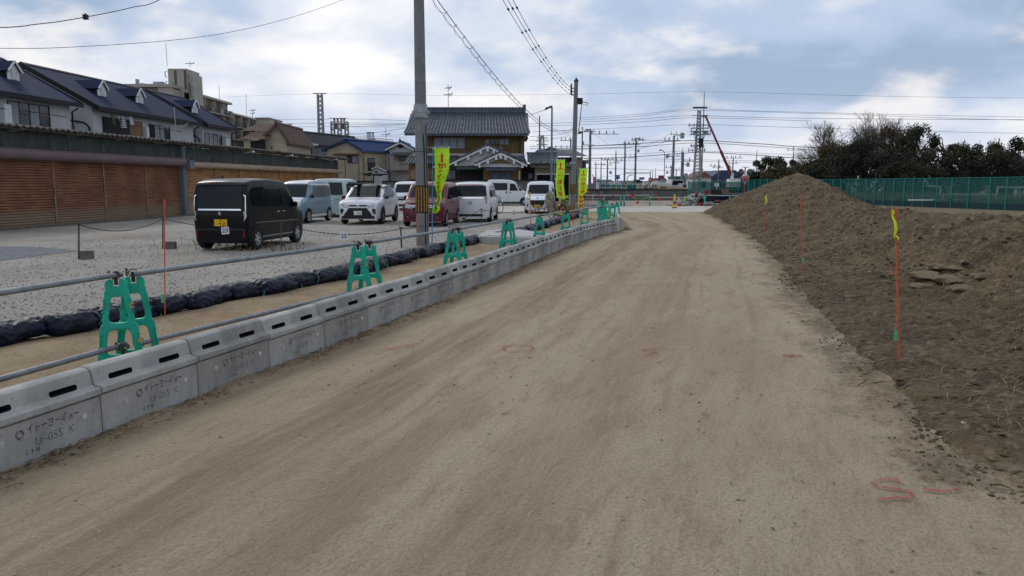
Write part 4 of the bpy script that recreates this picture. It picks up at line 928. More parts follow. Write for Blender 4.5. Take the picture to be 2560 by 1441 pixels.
for (pts, lab, k) in [
 ([(560, 243, 150), (805, 235, 120), (1100, 239, 110), (1440, 236, 105), (1753, 230, 95), (2160, 240, 90), (2640, 246, 90), (3600, 246, 86)], 'thin topmost line from the left mast over the roof to the lattice tower rod', .45),
 ([(1440, 296, 100), (1600, 286, 98), (1733, 272, 95), (1900, 278, 92), (2640, 294, 90), (3600, 294, 86)], 'upper wire of the pair leaving the top tower arm', .9),
 ([(1440, 301, 100), (1600, 291, 98), (1733, 277, 95), (2100, 286, 92), (2640, 302, 90), (3600, 302, 86)], 'lower wire of the pair leaving the top tower arm', .9),
 ([(860, 312, 120), (1320, 310, 105), (1600, 298, 98), (1733, 290, 95), (2000, 296, 92), (2640, 300, 90), (3600, 300, 86)], 'upper wire at the second tower arm', .9),
 ([(860, 318, 120), (1320, 316, 105), (1600, 305, 98), (1733, 295, 95), (2030, 303, 92)], 'lower wire at the second tower arm', .9),
 ([(1330, 330, 105), (1560, 320, 98), (1730, 312, 95), (1950, 318, 92), (2300, 328, 90), (2640, 334, 90), (3600, 334, 86)], 'lone wire below the second tower arm', .9),
 ([(1470, 366, 80), (1600, 359, 95), (1740, 352, 95), (1900, 360, 94), (2060, 370, 92), (2640, 384, 90), (3600, 384, 86)], 'thick upper cable bundle meeting the middle of the lattice tower', 2.2),
 ([(1440, 372, 80), (1600, 367, 95), (1740, 358, 95), (1900, 366, 94), (2060, 378, 92)], 'thick lower cable bundle meeting the middle of the lattice tower', 1.6),
 ([(1440, 396, 80), (1560, 394, 95), (1730, 382, 95), (1760, 381, 95), (1900, 389, 94), (2060, 398, 92), (2640, 408, 90), (3600, 408, 86)], 'heavy black cable passing low across the lattice tower', 2.2),
 ([(1470, 388, 80), (1600, 385, 95), (1730, 378, 95), (1900, 384, 94), (2060, 390, 92)], 'thin messenger wire just above the heavy black cable', .9),
 ([(1460, 398, 80), (1640, 398, 95), (1850, 402, 95), (2060, 404, 92)], 'long level wire below the heavy cable, upper one', 1.0),
 ([(1460, 402, 80), (1640, 403, 95), (1850, 406, 95), (2060, 409, 92)], 'long level wire below the heavy cable, lower one', 1.0),
 ([(1460, 420, 80), (1590, 424, 100), (1700, 427, 110), (1850, 429, 115)], 'low line with small clips stretching towards the red boom', 1.0),
 ([(640, 300, 150), (860, 298, 120), (1015, 302, 110)], 'upper wire between the left mast and the main house', .8),
 ([(640, 310, 150), (860, 308, 120), (1015, 309, 110)], 'second wire between the left mast and the main house', .8),
 ([(640, 318, 150), (860, 317, 120), (1015, 312, 110)], 'third wire between the left mast and the main house', .8),
 ([(870, 335, 120), (940, 332, 115), (1015, 320, 110)], 'short rising wire above the blue roof', 1.1),
 ([(870, 342, 120), (940, 341, 115), (1015, 336, 110)], 'short level wire above the blue roof', .8),
 ([(800, 328, 130), (900, 338, 120), (1015, 344, 110)], 'short falling wire behind the blue roof', .7),
 ([(1325, 288, 75), (1360, 276, 60), (1372, 271, 58)], 'short wire from the main roof to the floodlight pole', 1.2),
 ([(1325, 342, 80), (1400, 337, 85), (1430, 332, 88)], 'wire from the main house to the short leaning pole', 1.2),
 ([(1325, 352, 80), (1400, 345, 85), (1425, 338, 88)], 'second wire from the main house to the short leaning pole', 1.2),
 ([(1325, 366, 78), (1430, 367, 85), (1600, 361, 95)], 'level wire right of the main house at roof height', 1.1),
 ([(1325, 372, 78), (1440, 374, 85), (1580, 370, 95)], 'second level wire right of the main house', 1.1),
 ([(1476, 330, 80), (1500, 345, 90), (1520, 362, 100)], 'thin stay falling right from the long armed pole', .7),
 ([(1590, 348, 100), (1640, 352, 98), (1682, 352, 95)], 'sagging wire between the spreader pole and the transformer pole', 1.2),
 ([(1676, 345, 95), (1650, 360, 98), (1560, 380, 105)], 'steep thin wire left of the transformer pole, upper', .7),
 ([(1672, 336, 95), (1650, 350, 98), (1600, 372, 105)], 'steep thin wire left of the transformer pole, lower', .7),
 ([(1706, 384, 85), (1695, 402, 90), (1685, 410, 95)], 'looping drop wire between the transformer pole and the stout pole', .8),
 ([(1706, 377, 85), (1690, 398, 90), (1680, 405, 95)], 'second looping drop wire between the two poles', .8),
 ([(1590, 418, 100), (1560, 436, 120), (1480, 446, 140)], 'low rising wire behind the blue road sign', .7),
]:
    wpx(pts, lab, .00020 * max(q[2] for q in pts) * k)
# ================================================================== VEHICLES
m_tyre = mat('tyre_rubber', (.014, .014, .015), .8); m_rim = mat('alloy_rim', (.55, .56, .58), .3, metal=.8); m_rimd = mat('dark_alloy', (.09, .09, .10), .35, metal=.6)
m_glass = mat('car_glass', (.006, .010, .014), .09, spec=.22, var=(.012, .017, .022), vs=1.2); m_chrome = mat('chrome', (.75, .77, .80), .12, metal=1)
m_trim = mat('black_trim', (.014, .014, .016), .45); m_lamp = mat('headlamp_glass', (.50, .53, .56), .12, metal=.25, var=(.16, .17, .19), vs=14, coat=.8); m_redl = mat('tail_lamp', (.30, .012, .015), .2, coat=.6)
m_platew = mat('plate_white', (.66, .67, .66), .5); m_platey = mat('plate_yellow', (.72, .42, .01), .5); m_handle = mat('handle_grey', (.25, .25, .26), .35, metal=.4)
def paint(n, c, c2=None): return mat('paint_' + n, c, .35, coat=.25 if sum(c) < .1 else .3 if sum(c) < 1 else .6, spec=.3 if sum(c) > .1 else .1, var=c2, vs=1.5)
class Car:
    def __init__(s, label, L_, W_, top, loc, head, pm, zb=.19, tum=.16, belt=.98, wr=.285, group='cars parked on the gravel lot', rr=.085, nose=.14):
        s.L, s.W, s.top, s.zb, s.tum, s.belt, s.wr, s.pm = L_, W_, top, zb, tum, belt, wr, pm
        # head: direction the nose points, degrees from +Y towards +X
        s.t = thing('parked_car', label, 'car', (loc[0], loc[1], -.012), radians(90 - head), group)
        hw = W_ / 2; mb = MB(); xs = [0, .012, .035, .07, .11, .16]; n = 46
        xs += [.16 + (L_ - .32) * k / n for k in range(1, n)] + [L_ - q for q in reversed(xs)]
        def zt(d):
            for a, b in zip(top, top[1:]):
                if a[0] <= d <= b[0]: return a[1] + (b[1] - a[1]) * (d - a[0]) / (b[0] - a[0])
            return top[-1][1]
        def zts(d): return (zt(d) * 2 + zt(max(0, d - .035)) + zt(min(L_, d + .035))) / 4
        vs = []; NR = 0
        for d in xs:
            e = min(d, L_ - d); c = nose; w = hw - (c * (1 - sqrt(max(0, 1 - ((c - e) / c) ** 2))) * .75 if e < c else 0)
            e2 = min(d, L_ - d); w -= .03 * max(0, 1 - e2 / .9) ** 2
            z1 = zts(d); r = min(rr, (z1 - zb) * .3); ring = []
            wy = lambda z: w - tum * max(0, (z - belt)) ** 1.15 - .035 * max(0, (.5 - z) / .5) + .012 * math.exp(-((z - .72) / .12) ** 2)
            ring.append((0, zb)); ring.append((w * .6, zb)); ring.append((wy(zb) - .04, zb)); ring.append((wy(zb + .04), zb + .04))
            for k in range(1, 9): z = zb + .04 + (z1 - r - zb - .04) * k / 8; ring.append((wy(z), z))
            yw = wy(z1 - r)
            for k in range(1, 5): a = pi / 2 * k / 4; ring.append((yw - r * 1.25 * (1 - cos(a)), z1 - r + r * sin(a)))
            ye = yw - r * 1.25
            for k in range(1, 5): q = 1 - k / 4; ring.append((ye * q, z1 + .028 * (1 - q * q)))
            full = [(y, z) for y, z in ring] + [(-y, z) for y, z in reversed(ring[1:-1])]
            NR = len(full); vs += [(L_ / 2 - d, y, z) for y, z in full]
        fs = [tuple(range(NR)), tuple(reversed(range((len(xs) - 1) * NR, len(xs) * NR)))]
        for i in range(len(xs) - 1):
            for k in range(NR): fs.append((i * NR + k, (i + 1) * NR + k, (i + 1) * NR + (k + 1) % NR, i * NR + (k + 1) % NR))
        mb.add(vs, fs); s.body = mb.build('body', pm, s.t, smooth=38)
        s.fs = min(1.0, (W_ / 2 - .03 - nose * .42) / (W_ / 2 - .02))
        s.bvh = BVHTree.FromPolygons([Vector(v) for v in vs], fs)
    def decal(s, side, poly, m, name, off=.004, label=None, cuts=None):
        """poly: side -> (distance from nose, z); front/rear -> (y, z); projected on the body"""
        bm = bmesh.new(); h = s.L / 2
        pp = [((h - a), b) if side in 'LR' else ((a * (.99 if name in ('windscreen', 'rear_window') else s.fs), b) if side in 'FB' else (a, b)) for a, b in poly]
        bm.faces.new([bm.verts.new((a, b, 0)) for a, b in pp]); bmesh.ops.triangulate(bm, faces=bm.faces)
        for _ in range(4):
            es = [e for e in bm.edges if e.calc_length() > .09]
            if not es: break
            bmesh.ops.subdivide_edges(bm, edges=es, cuts=1); bmesh.ops.triangulate(bm, faces=bm.faces)
        vs = []
        for v in bm.verts:
            a, b = v.co.x, v.co.y
            if side in 'LR': sg = 1 if side == 'L' else -1; o_, d_ = Vector((a, 3 * sg, b)), Vector((0, -sg, 0))
            elif side == 'T': o_, d_ = Vector((a, b, 4)), Vector((0, 0, -1))
            else: sg = 1 if side == 'F' else -1; o_, d_ = Vector((5 * sg, a, b)), Vector((-sg, 0, 0))
            hit_, nn, _, _ = s.bvh.ray_cast(o_, d_)
            if hit_ is None: hit_ = o_ + d_ * ((3 - s.W / 2) if side in 'LR' else 5 - s.L / 2); nn = -d_
            if nn.dot(d_) > 0: nn = -nn
            vs.append(hit_ - d_ * (off + .004) + nn * off * .3)
        fs = [tuple(x.index for x in f.verts) for f in bm.faces]; bm.free(); mb = MB(); mb.add(vs, fs); o = mb.build(name, m, s.t)
        if label: o['label'] = label
        return o
    def rect(s, side, a0, b0, a1, b1, m, name, off=.006, **k): return s.decal(side, [(a0, b0), (a1, b0), (a1, b1), (a0, b1)], m, name, off, **k)
    def wheels(s, wf, wb, rimm=None, sp=5, style=0):
        rim = rimm or m_rim; R = s.wr; me = None
        for d in (wf, wb):
            for sd in ('L', 'R'):
                sg = 1 if sd == 'L' else -1
                n = 20; A = R + .075; arc_ = [(d + A * cos(pi * k / n), R + A * sin(pi * k / n)) for k in range(n + 1)]
                s.decal(sd, [(x, max(z, s.zb + .004)) for x, z in arc_] + [(d - A, s.zb + .004), (d + A, s.zb + .004)], m_tyre, 'wheel_arch', .003)
        for d in (wf, wb):
            for sg in (1, -1):
                q = MB(); q.lathe([(R * .60, -.085), (R * .93, -.09), (R, -.06), (R, .06), (R * .93, .09), (R * .72, .088), (R * .60, .07)], n=28, fn=lambda x, y, z: (x, z, y))
                w = q.build('wheel', m_tyre, s.t, (s.L / 2 - d, sg * (s.W / 2 - .075), R), smooth=40)
                q = MB(); y0 = .078
                q.lathe([(0, y0 - .03), (R * .6, y0 - .035)], n=24, fn=lambda x, y, z: (x, z * sg, y), mi=1)
                q.lathe([(R * .55, y0 - .03), (R * .56, y0), (R * .68, y0 + .006), (R * .68, y0 - .02)], n=28, fn=lambda x, y, z: (x, z * sg, y))
                for k in range(sp):
                    a = 2 * pi * k / sp + .3; ca, sa = cos(a), sin(a); ww = .030 if sp < 8 else .014
                    q.prism([(R * .06, -ww * .9), (R * .6, -ww * (.6 if style == 0 else 1.5)), (R * .6, ww * (.9 if style == 0 else .1)), (R * .06, ww * .9)], lambda u, v, dd: (u * ca - v * sa, dd * sg, u * sa + v * ca), y0 - .028, y0 - .002)
                q.cyl((0, sg * (y0 - .03), 0), (0, sg * (y0 + .004), 0), R * .14, n=12); q.build('rim', [rim, m_trim], w)
    def mirrors(s, d, z, m=None, w=.19):
        for sg in (1, -1):
            q = MB(); q.blob((s.L / 2 - d, sg * (s.W / 2 + .07), z), (.06, w / 2, .085), sub=2, jit=0); q.cyl((s.L / 2 - d, sg * (s.W / 2 - .06), z - .05), (s.L / 2 - d, sg * (s.W / 2 + .04), z - .03), .02, n=6); q.build('wing_mirror', m or s.pm, s.t, smooth=60)
    def plate(s, side, y, z, txt, up, m, tm=None, w=.33):
        x = (s.L / 2 + .012) * (1 if side == 'F' else -1); sg = 1 if side == 'F' else -1
        h_ = s.bvh.ray_cast(Vector((5 * sg, y, z)), Vector((-sg, 0, 0)))[0]; x = h_.x + sg * .02 if h_ else x
        q = MB(); q.box((x, y, z), (.012, w, w / 2)); p_ = q.build('licence_plate', m, s.t); q = MB()
        fn = lambda a, b: (x + sg * .008, y + sg * a, z + b)
        text_mb(q, txt, w * .30, lambda a, b: fn(a + .02, b - .03), bold=.03, sx=.95); text_mb(q, up, w * .13, lambda a, b: fn(a, b + .055), bold=.02)
        q.build('plate_lettering', tm or m_ink2, p_)
    def handles(s, ds, z, m=None, sides='LR'):
        for sd in sides:
            sg = 1 if sd == 'L' else -1
            for d in ds:
                q = MB(); q.box((s.L / 2 - d, sg * (s.W / 2 + .012), z), (.17, .03, .03)); q.build('door_handle', m or s.pm, s.t)
    def seams(s, ds, z0, z1, sides='LR'):
        for sd in sides:
            for d in ds: s.decal(sd, [(d - .005, z0), (d + .005, z0), (d + .005, z1), (d - .005, z1)], m_trim, 'door_seam', .003)
TALL = [(0, .70), (.03, .84), (.10, .92), (.40, 1.00), (.52, 1.06), (.98, 1.60), (1.10, 1.69), (1.35, 1.745), (2.1, 1.785), (2.9, 1.765), (3.22, 1.70), (3.31, 1.62), (3.36, 1.30), (3.395, .88)]
mir = lambda poly: [(-a, b) for a, b in poly]
def both(c, side, poly, m, name, **k):
    for p_ in (poly, mir(poly)): c.decal(side, p_, m, name, **k)
def sidewin(c, polys, m=None):
    for p_ in polys:
        for sd in 'LR': c.decal(sd, p_, m or m_glass, 'side_window', .005)
pblack = paint('black', (.004, .004, .005)); pwhite = paint('white', (.64, .66, .69)); ppearl = paint('pearl', (.62, .64, .655)); pred = paint('deep_red', (.115, .006, .017)); pblue = paint('grey_blue', (.13, .22, .27)); ppale = paint('pale_blue', (.36, .45, .47)); psilver = paint('silver_white', (.56, .60, .66))
# --- 1 black kei van, rear towards the camera
g1 = (-7.25, 19.2); hd = 8.0
c = Car('black boxy kei van seen from behind with a yellow plate 923', 3.395, 1.475, TALL, (g1[0] + sin(radians(hd)) * 1.58, g1[1] + cos(radians(hd)) * 1.58 - .1), hd, pblack, tum=.055, nose=.07, rr=.055)
c.decal('B', [(-.62, 1.07), (.62, 1.07), (.59, 1.625), (-.59, 1.625)], m_glass, 'rear_window', .006)
c.rect('B', -.60, 1.005, .60, 1.045, m_chrome, 'chrome_bar', .014)
both(c, 'B', [(.665, 1.38), (.725, 1.37), (.735, .80), (.69, .82), (.66, .95)], m_glass, 'tail_light', off=.006)
both(c, 'B', [(.665, 1.40), (.722, 1.37), (.735, .86), (.67, .74), (.665, .78), (.715, .88), (.705, 1.345), (.662, 1.375)], m_chrome, 'light_surround', off=.012)
both(c, 'B', [(.665, .98), (.71, .98), (.71, .88), (.665, .84)], m_lamp, 'reversing_lamp', off=.009)
c.rect('B', -.68, .50, .68, .56, m_trim, 'bumper_crease', .004); both(c, 'B', [(.64, .50), (.67, .50), (.67, .34), (.64, .34)], m_redl, 'reflector', off=.01)
c.decal('B', [(-.19, .80), (.19, .80), (.25, .60), (-.25, .60)], m_trim, 'plate_recess', .003)
c.plate('B', -.02, .70, '· 9 23', '580', m_platey); c.rect('B', -.62, 1.63, .62, 1.665, m_trim, 'spoiler_edge', .03)
q = MB()   # small angular S emblem
xr = -3.395 / 2 - .012
for pl in ([(.035, .945), (-.015, .975), (-.045, .955), (-.005, .93), (.04, .90), (.012, .885), (-.038, .92)],): q.prism([(a, b) for a, b in [(-.04, .952), (0, .98), (.04, .955), (.022, .945), (.0, .958), (-.012, .950), (.042, .915), (.0, .885), (-.042, .912), (-.022, .922), (0, .908), (.014, .918)]], lambda a, b, dd: (xr - dd, -a, b), 0, .012)
q.build('emblem', m_chrome, c.t)
sidewin(c, [[(.62, 1.10), (.80, 1.10), (.90, 1.32), (.84, 1.33)], [(.90, 1.08), (1.52, 1.08), (1.50, 1.56), (1.12, 1.56)], [(1.58, 1.08), (2.38, 1.08), (2.36, 1.57), (1.58, 1.565)], [(2.44, 1.08), (3.08, 1.10), (3.16, 1.40), (3.05, 1.57), (2.44, 1.57)]])
for sd in 'LR': c.decal(sd, [(1.12, 1.59), (2.5, 1.60), (2.5, 1.53), (1.14, 1.51)], m_trim, 'door_visor', .02); c.decal(sd, [(.5, .30), (2.9, .30), (2.9, .335), (.5, .335)], m_chrome if 0 else m_handle, 'sill_strip', .006); c.decal(sd, [(.4, .66), (3.0, .70), (3.0, .685), (.4, .645)], m_handle, 'crease_line', .004)
c.seams([1.55, 2.42, .86], .32, 1.06); c.handles([1.40, 1.72], .93, m_chrome); c.mirrors(.72, 1.10); c.wheels(.50, 2.93, sp=6, style=1)
c.decal('F', [(-.55, 1.14), (.55, 1.14), (.5, 1.58), (-.5, 1.58)], m_glass, 'windscreen', .005)
q = MB(); q.cyl((-.9, .3, 1.80), (-.98, .3, 1.86), .02, n=6); q.build('roof_aerial', m_trim, c.t)
# --- 2 white over grey-blue kei wagon
def tall_front(label, loc, hd, body, upper=None, style='canvas', top=TALL, W_=1.475, L_=3.395, platetxt=('', ''), pcol=None, wr=.285, tum=.10, wheelb=(.52, 2.95), rimm=None, belt=.98):
    hx, hy = sin(radians(hd)), cos(radians(hd)); c = Car(label, L_, W_, top, (loc[0] - hx * L_ / 2, loc[1] - hy * L_ / 2), hd, body, tum=tum, wr=wr, belt=belt)
    return c
c = tall_front('two tone kei wagon, white roof over grey-blue sides, beside the black van', (-9.42, 32.0), 187, pblue); H = 1.70
up = [(0, .985), (3.38, 1.0)]
q = MB()
if 1:
    for sd in 'LR': c.decal(sd, [(.62, 1.64), (.98, 1.66), (3.2, 1.66), (3.25, 1.60), (2.9, 1.60), (1.2, 1.60), (.95, 1.57)], pwhite, 'white_roof_edge', .004)
    hw = 1.475 / 2
    c.decal('T', [(.68, -.50), (.68, .50), (-1.55, .52), (-1.55, -.52)], pwhite, 'roof_panel', .006); c.decal('T', [(1.66, -.50), (1.66, .50), (1.20, .55), (1.20, -.55)], pwhite, 'bonnet_panel', .006)
    c.decal('F', [(-.60, .99), (.60, .99), (.62, .80), (.5, .74), (-.5, .74), (-.62, .80)], pwhite, 'nose_panel', .006)
    c.decal('F', [(-.55, 1.66), (.55, 1.66), (.50, 1.755), (-.50, 1.755)], pwhite, 'roof_lip', .012)
c.decal('F', [(-.61, 1.10), (.61, 1.10), (.54, 1.62), (-.54, 1.62)], m_glass, 'windscreen', .006)
both(c, 'F', [(.46, .84), (.66, .87), (.67, .72), (.50, .70), (.44, .74)], m_lamp, 'headlight', off=.012); c.rect('F', -.40, .72, .40, .78, m_chrome, 'grille', .014); both(c, 'F', [(.50, .46), (.66, .46), (.66, .36), (.50, .36)], m_chrome, 'fog_lamp', off=.008); c.rect('F', -.45, .30, .45, .50, m_trim, 'lower_grille', .004)
c.plate('F', 0, .50, '· 5 51', '580', m_platey)
sidewin(c, [[(.74, 1.08), (.98, 1.08), (1.04, 1.36)], [(1.06, 1.08), (1.66, 1.08), (1.64, 1.57), (1.16, 1.57)], [(1.72, 1.08), (2.46, 1.08), (2.44, 1.57), (1.72, 1.57)], [(2.54, 1.08), (3.04, 1.10), (3.10, 1.40), (3.02, 1.56), (2.54, 1.57)]])
for sd in 'LR': c.decal(sd, [(.75, .26), (2.6, .26), (2.6, .34), (.75, .34)], m_chrome, 'sill_strip', .008); c.decal(sd, [(.95, .46), (2.5, .46), (2.5, .50), (.95, .50)], m_handle, 'side_moulding', .008)
c.seams([1.69, 2.50], .34, 1.06); c.handles([1.50, 1.86], .92, m_chrome); c.mirrors(.86, 1.12, m_trim); c.wheels(.52, 2.95, sp=8)
# --- 3 pale blue-grey wagon, rear view
T3 = [(0, .75), (.04, .9), (.6, 1.08), (.75, 1.14), (1.4, 1.72), (1.6, 1.84), (2.4, 1.9), (3.7, 1.88), (3.85, 1.78), (3.93, 1.35), (3.98, .95)]
c = Car('pale grey-blue tall wagon seen from behind, half hidden behind the two tone one', 3.98, 1.69, T3, (-8.95 + .0, 39.9), 3.5, ppale, tum=.10)
c.decal('B', [(-.72, 1.10), (.72, 1.10), (.64, 1.72), (-.64, 1.72)], m_glass, 'rear_window', .005); both(c, 'B', [(.70, 1.06), (.80, 1.06), (.79, .82), (.72, .82)], m_redl, 'tail_light', off=.006); c.rect('B', -.55, .86, .55, .90, m_chrome, 'chrome_bar', .01); c.plate('B', 0, .72, '· 37 1', '500', m_platew)
sidewin(c, [[(1.0, 1.12), (1.75, 1.12), (1.75, 1.66), (1.4, 1.64)], [(1.82, 1.12), (2.75, 1.12), (2.75, 1.68), (1.82, 1.67)], [(2.83, 1.12), (3.62, 1.14), (3.58, 1.64), (2.83, 1.68)]]); c.decal('R', [(1.45, 1.72), (3.3, 1.74), (3.3, 1.66), (1.45, 1.64)], m_trim, 'door_visor', .02)
c.mirrors(.95, 1.15); c.wheels(.70, 3.25); c.handles([2.0, 2.6], .98); c.seams([1.78, 2.79], .34, 1.1)
# --- 4 white compact SUV with black roof
T4 = [(0, .62), (.03, .80), (.10, .90), (.30, .97), (.90, 1.05), (1.06, 1.10), (1.70, 1.50), (1.86, 1.56), (2.3, 1.615), (2.9, 1.60), (3.4, 1.52), (3.62, 1.42), (3.86, 1.10), (3.95, .95), (3.995, .70)]
hd = 184.0; fx, fy = -6.28, 31.1
c = Car('white compact SUV with a black roof and black wide grille facing the camera', 3.995, 1.70, T4, (fx - sin(radians(hd)) * 2.0, fy - cos(radians(hd)) * 2.0), hd, pwhite, tum=.26, belt=.98, wr=.335, zb=.22, nose=.20)
c.decal('T', [(.32, -.50), (.32, .50), (-1.45, .48), (-1.45, -.48)], pblack, 'black_roof', .006)
for sd in 'LR': c.decal(sd, [(1.55, 1.52), (2.3, 1.60), (3.3, 1.52), (3.55, 1.40), (3.3, 1.44), (2.3, 1.50), (1.72, 1.44)], pblack, 'roof_rail_edge', .006)
c.decal('F', [(-.70, 1.10), (.70, 1.10), (.66, 1.20), (.56, 1.53), (-.56, 1.53), (-.66, 1.20)], m_glass, 'windscreen', .006); c.decal('F', [(-.64, 1.525), (.64, 1.525), (.60, 1.60), (.50, 1.632), (-.50, 1.632), (-.60, 1.60)], pblack, 'roof_front', .02)
both(c, 'F', [(.70, 1.12), (.76, 1.10), (.62, 1.56), (.58, 1.53)], pblack, 'pillar_trim', off=.012)
both(c, 'F', [(.40, .78), (.76, .86), (.80, .76), (.70, .70), (.48, .70)], m_lamp, 'headlight', off=.01); c.decal('F', [(-.38, .80), (.38, .80), (.50, .76), (.36, .74), (-.36, .74), (-.50, .76)], m_trim, 'upper_grille', .009)
c.decal('F', [(-.42, .68), (.42, .68), (.66, .40), (.62, .36), (-.62, .36), (-.66, .40)], m_trim, 'main_grille', .008); both(c, 'F', [(.68, .66), (.82, .64), (.82, .44), (.74, .42), (.66, .54)], m_trim, 'fog_lamp_recess', off=.006); both(c, 'F', [(.70, .52), (.76, .52), (.76, .45), (.70, .45)], m_lamp, 'fog_lamp', off=.012)
c.decal('F', [(-.78, .36), (.78, .36), (.76, .24), (-.76, .24)], m_trim, 'lower_bumper', .006)
q = MB(); xf = c.bvh.ray_cast(Vector((5, 0, .77)), Vector((-1, 0, 0)))[0].x + .02; q.tube([(xf, .055 * cos(a), .77 + .036 * sin(a)) for a in [2 * pi * k / 16 for k in range(17)]], .008, 5); q.tube([(xf, .02 * cos(a), .77 + .036 * sin(a)) for a in [2 * pi * k / 16 for k in range(17)]], .006, 5); q.tube([(xf, .045 * cos(a), .785 + .014 * sin(a)) for a in [2 * pi * k / 16 for k in range(17)]], .006, 5); q.build('emblem', m_chrome, c.t)
c.plate('F', 0, .48, '· · 8 9', '500', m_platew)
sidewin(c, [[(1.02, 1.08), (1.22, 1.06), (2.02, 1.06), (2.0, 1.46), (1.62, 1.43), (1.35, 1.26)], [(2.09, 1.06), (2.80, 1.08), (2.84, 1.20), (2.70, 1.46), (2.08, 1.47)], [(2.88, 1.14), (3.20, 1.20), (3.10, 1.40), (2.80, 1.45)]])
for sd in 'LR': c.decal(sd, [(.45, .24), (3.5, .24), (3.5, .33), (.45, .33)], m_trim, 'sill_cladding', .008)
c.seams([2.05, 2.92], .36, 1.04); c.handles([1.86, 2.70], .92); c.mirrors(1.22, 1.10, m_trim); c.wheels(.78, 3.30, rimm=m_rimd, sp=5)
# --- 5 white kei wagon behind the pole
hd = 181.0
c = tall_front('white kei wagon with a wide black and chrome grille, behind the big pole', (-6.55, 46.2), hd, pwhite)
c.decal('F', [(-.63, 1.12), (.63, 1.12), (.56, 1.62), (-.56, 1.62)], m_glass, 'windscreen', .006); c.decal('F', [(-.66, .92), (.66, .92), (.64, .66), (-.64, .66)], m_trim, 'grille', .008); c.rect('F', -.60, .86, .60, .89, m_chrome, 'grille_bar', .016); c.rect('F', -.60, .78, .60, .80, m_chrome, 'grille_bar', .016); both(c, 'F', [(.44, .92), (.68, .90), (.68, .80), (.46, .80)], m_lamp, 'headlight', off=.014)
c.decal('F', [(-.45, .42), (.45, .42), (.50, .30), (-.50, .30)], m_trim, 'lower_grille', .006); c.plate('F', -.02, .52, '· 12 4', '580', m_platew)
sidewin(c, [[(.90, 1.08), (1.52, 1.08), (1.50, 1.56), (1.12, 1.56)], [(1.58, 1.08), (2.38, 1.08), (2.36, 1.57), (1.58, 1.565)], [(2.44, 1.08), (3.08, 1.10), (3.05, 1.57), (2.44, 1.57)]]); c.mirrors(.75, 1.12); c.wheels(.5, 2.95)
# --- 6 deep red minivan
T6 = [(0, .70), (.03, .86), (.10, .93), (.45, 1.02), (.62, 1.06), (.74, 1.12), (1.24, 1.58), (1.38, 1.66), (1.7, 1.71), (2.4, 1.735), (3.2, 1.70), (3.48, 1.62), (3.60, 1.40), (3.66, 1.1), (3.70, .85)]
hd = 186.0
c = Car('deep red minivan with a slatted chrome grille standing behind the big pole', 3.70, 1.68, T6, (-3.47 - sin(radians(hd)) * 1.85, 29.6 - cos(radians(hd)) * 1.85), hd, pred, tum=.13, wr=.30, nose=.2)
c.decal('F', [(-.68, 1.12), (.68, 1.12), (.61, 1.58), (-.61, 1.58)], m_glass, 'windscreen', .006); both(c, 'F', [(.42, .82), (.76, .90), (.79, .74), (.44, .68)], m_lamp, 'headlight', off=.012)
c.decal('F', [(-.45, .84), (.45, .84), (.36, .48), (.28, .42), (-.28, .42), (-.36, .48)], m_trim, 'grille', .006)
for k in range(6): w = .44 - k * .022; c.rect('F', -w, .80 - k * .062, w, .825 - k * .062, m_chrome, 'grille_slat', .02)
c.decal('F', [(-.45, .38), (.45, .38), (.50, .28), (-.50, .28)], m_trim, 'lower_grille', .006); both(c, 'F', [(.58, .44), (.74, .52), (.78, .36), (.56, .34)], m_trim, 'fog_lamp_recess', off=.006); both(c, 'F', [(.64, .40), (.69, .40), (.69, .36), (.64, .36)], m_lamp, 'fog_lamp', off=.012); c.plate('F', 0, .45, '·5 80', '500', m_platew)
sidewin(c, [[(.90, 1.10), (1.12, 1.10), (1.16, 1.38)], [(1.18, 1.08), (1.84, 1.08), (1.84, 1.56), (1.34, 1.55)], [(1.90, 1.08), (2.76, 1.08), (2.74, 1.57), (1.90, 1.57)], [(2.84, 1.08), (3.36, 1.12), (3.36, 1.45), (3.22, 1.56), (2.84, 1.57)]])
for sd in 'LR': c.decal(sd, [(.5, .25), (3.0, .25), (3.0, .31), (.5, .31)], pred, 'side_skirt', .014)
c.seams([1.87, 2.80], .34, 1.06); c.handles([1.70, 2.05], .93); c.mirrors(.98, 1.12, m_trim); c.wheels(.62, 3.11, sp=8)
# --- 7 pearl white minivan, rear view
hd = 5.0; rx, ry = -1.80, 33.0
c = Car('pearl white minivan seen from behind with plate 8 90, right of the red one', 3.70, 1.68, T6, (rx + sin(radians(hd)) * 1.85, ry + cos(radians(hd)) * 1.85), hd, ppearl, tum=.13, wr=.30)
c.decal('B', [(-.72, 1.12), (.72, 1.12), (.66, 1.58), (-.66, 1.58)], m_glass, 'rear_window', .005); both(c, 'B', [(.68, 1.10), (.80, 1.10), (.80, .86), (.74, .78), (.69, .95)], mat('clear_tail_lamp', (.38, .16, .15), .2, coat=.5), 'tail_light', off=.008); both(c, 'B', [(.69, .98), (.75, .98), (.75, .90), (.71, .86)], m_lamp, 'reversing_lamp', off=.014); c.rect('B', -.62, 1.02, .55, 1.08, m_chrome, 'chrome_bar', .014)
c.rect('B', -.60, .26, .60, .36, m_trim, 'lower_bumper', .006); both(c, 'B', [(.50, .48), (.74, .52), (.74, .50), (.50, .46)], m_redl, 'reflector', off=.01); c.plate('B', .05, .86, '· 8 90', '500', m_platew); c.rect('B', -.60, 1.60, .60, 1.625, m_redl, 'roof_brake_strip', .014)
q = MB(); q.bar((-1.80, -.1, 1.16), (-1.76, .25, 1.28), .015); q.build('wiper', m_trim, c.t)
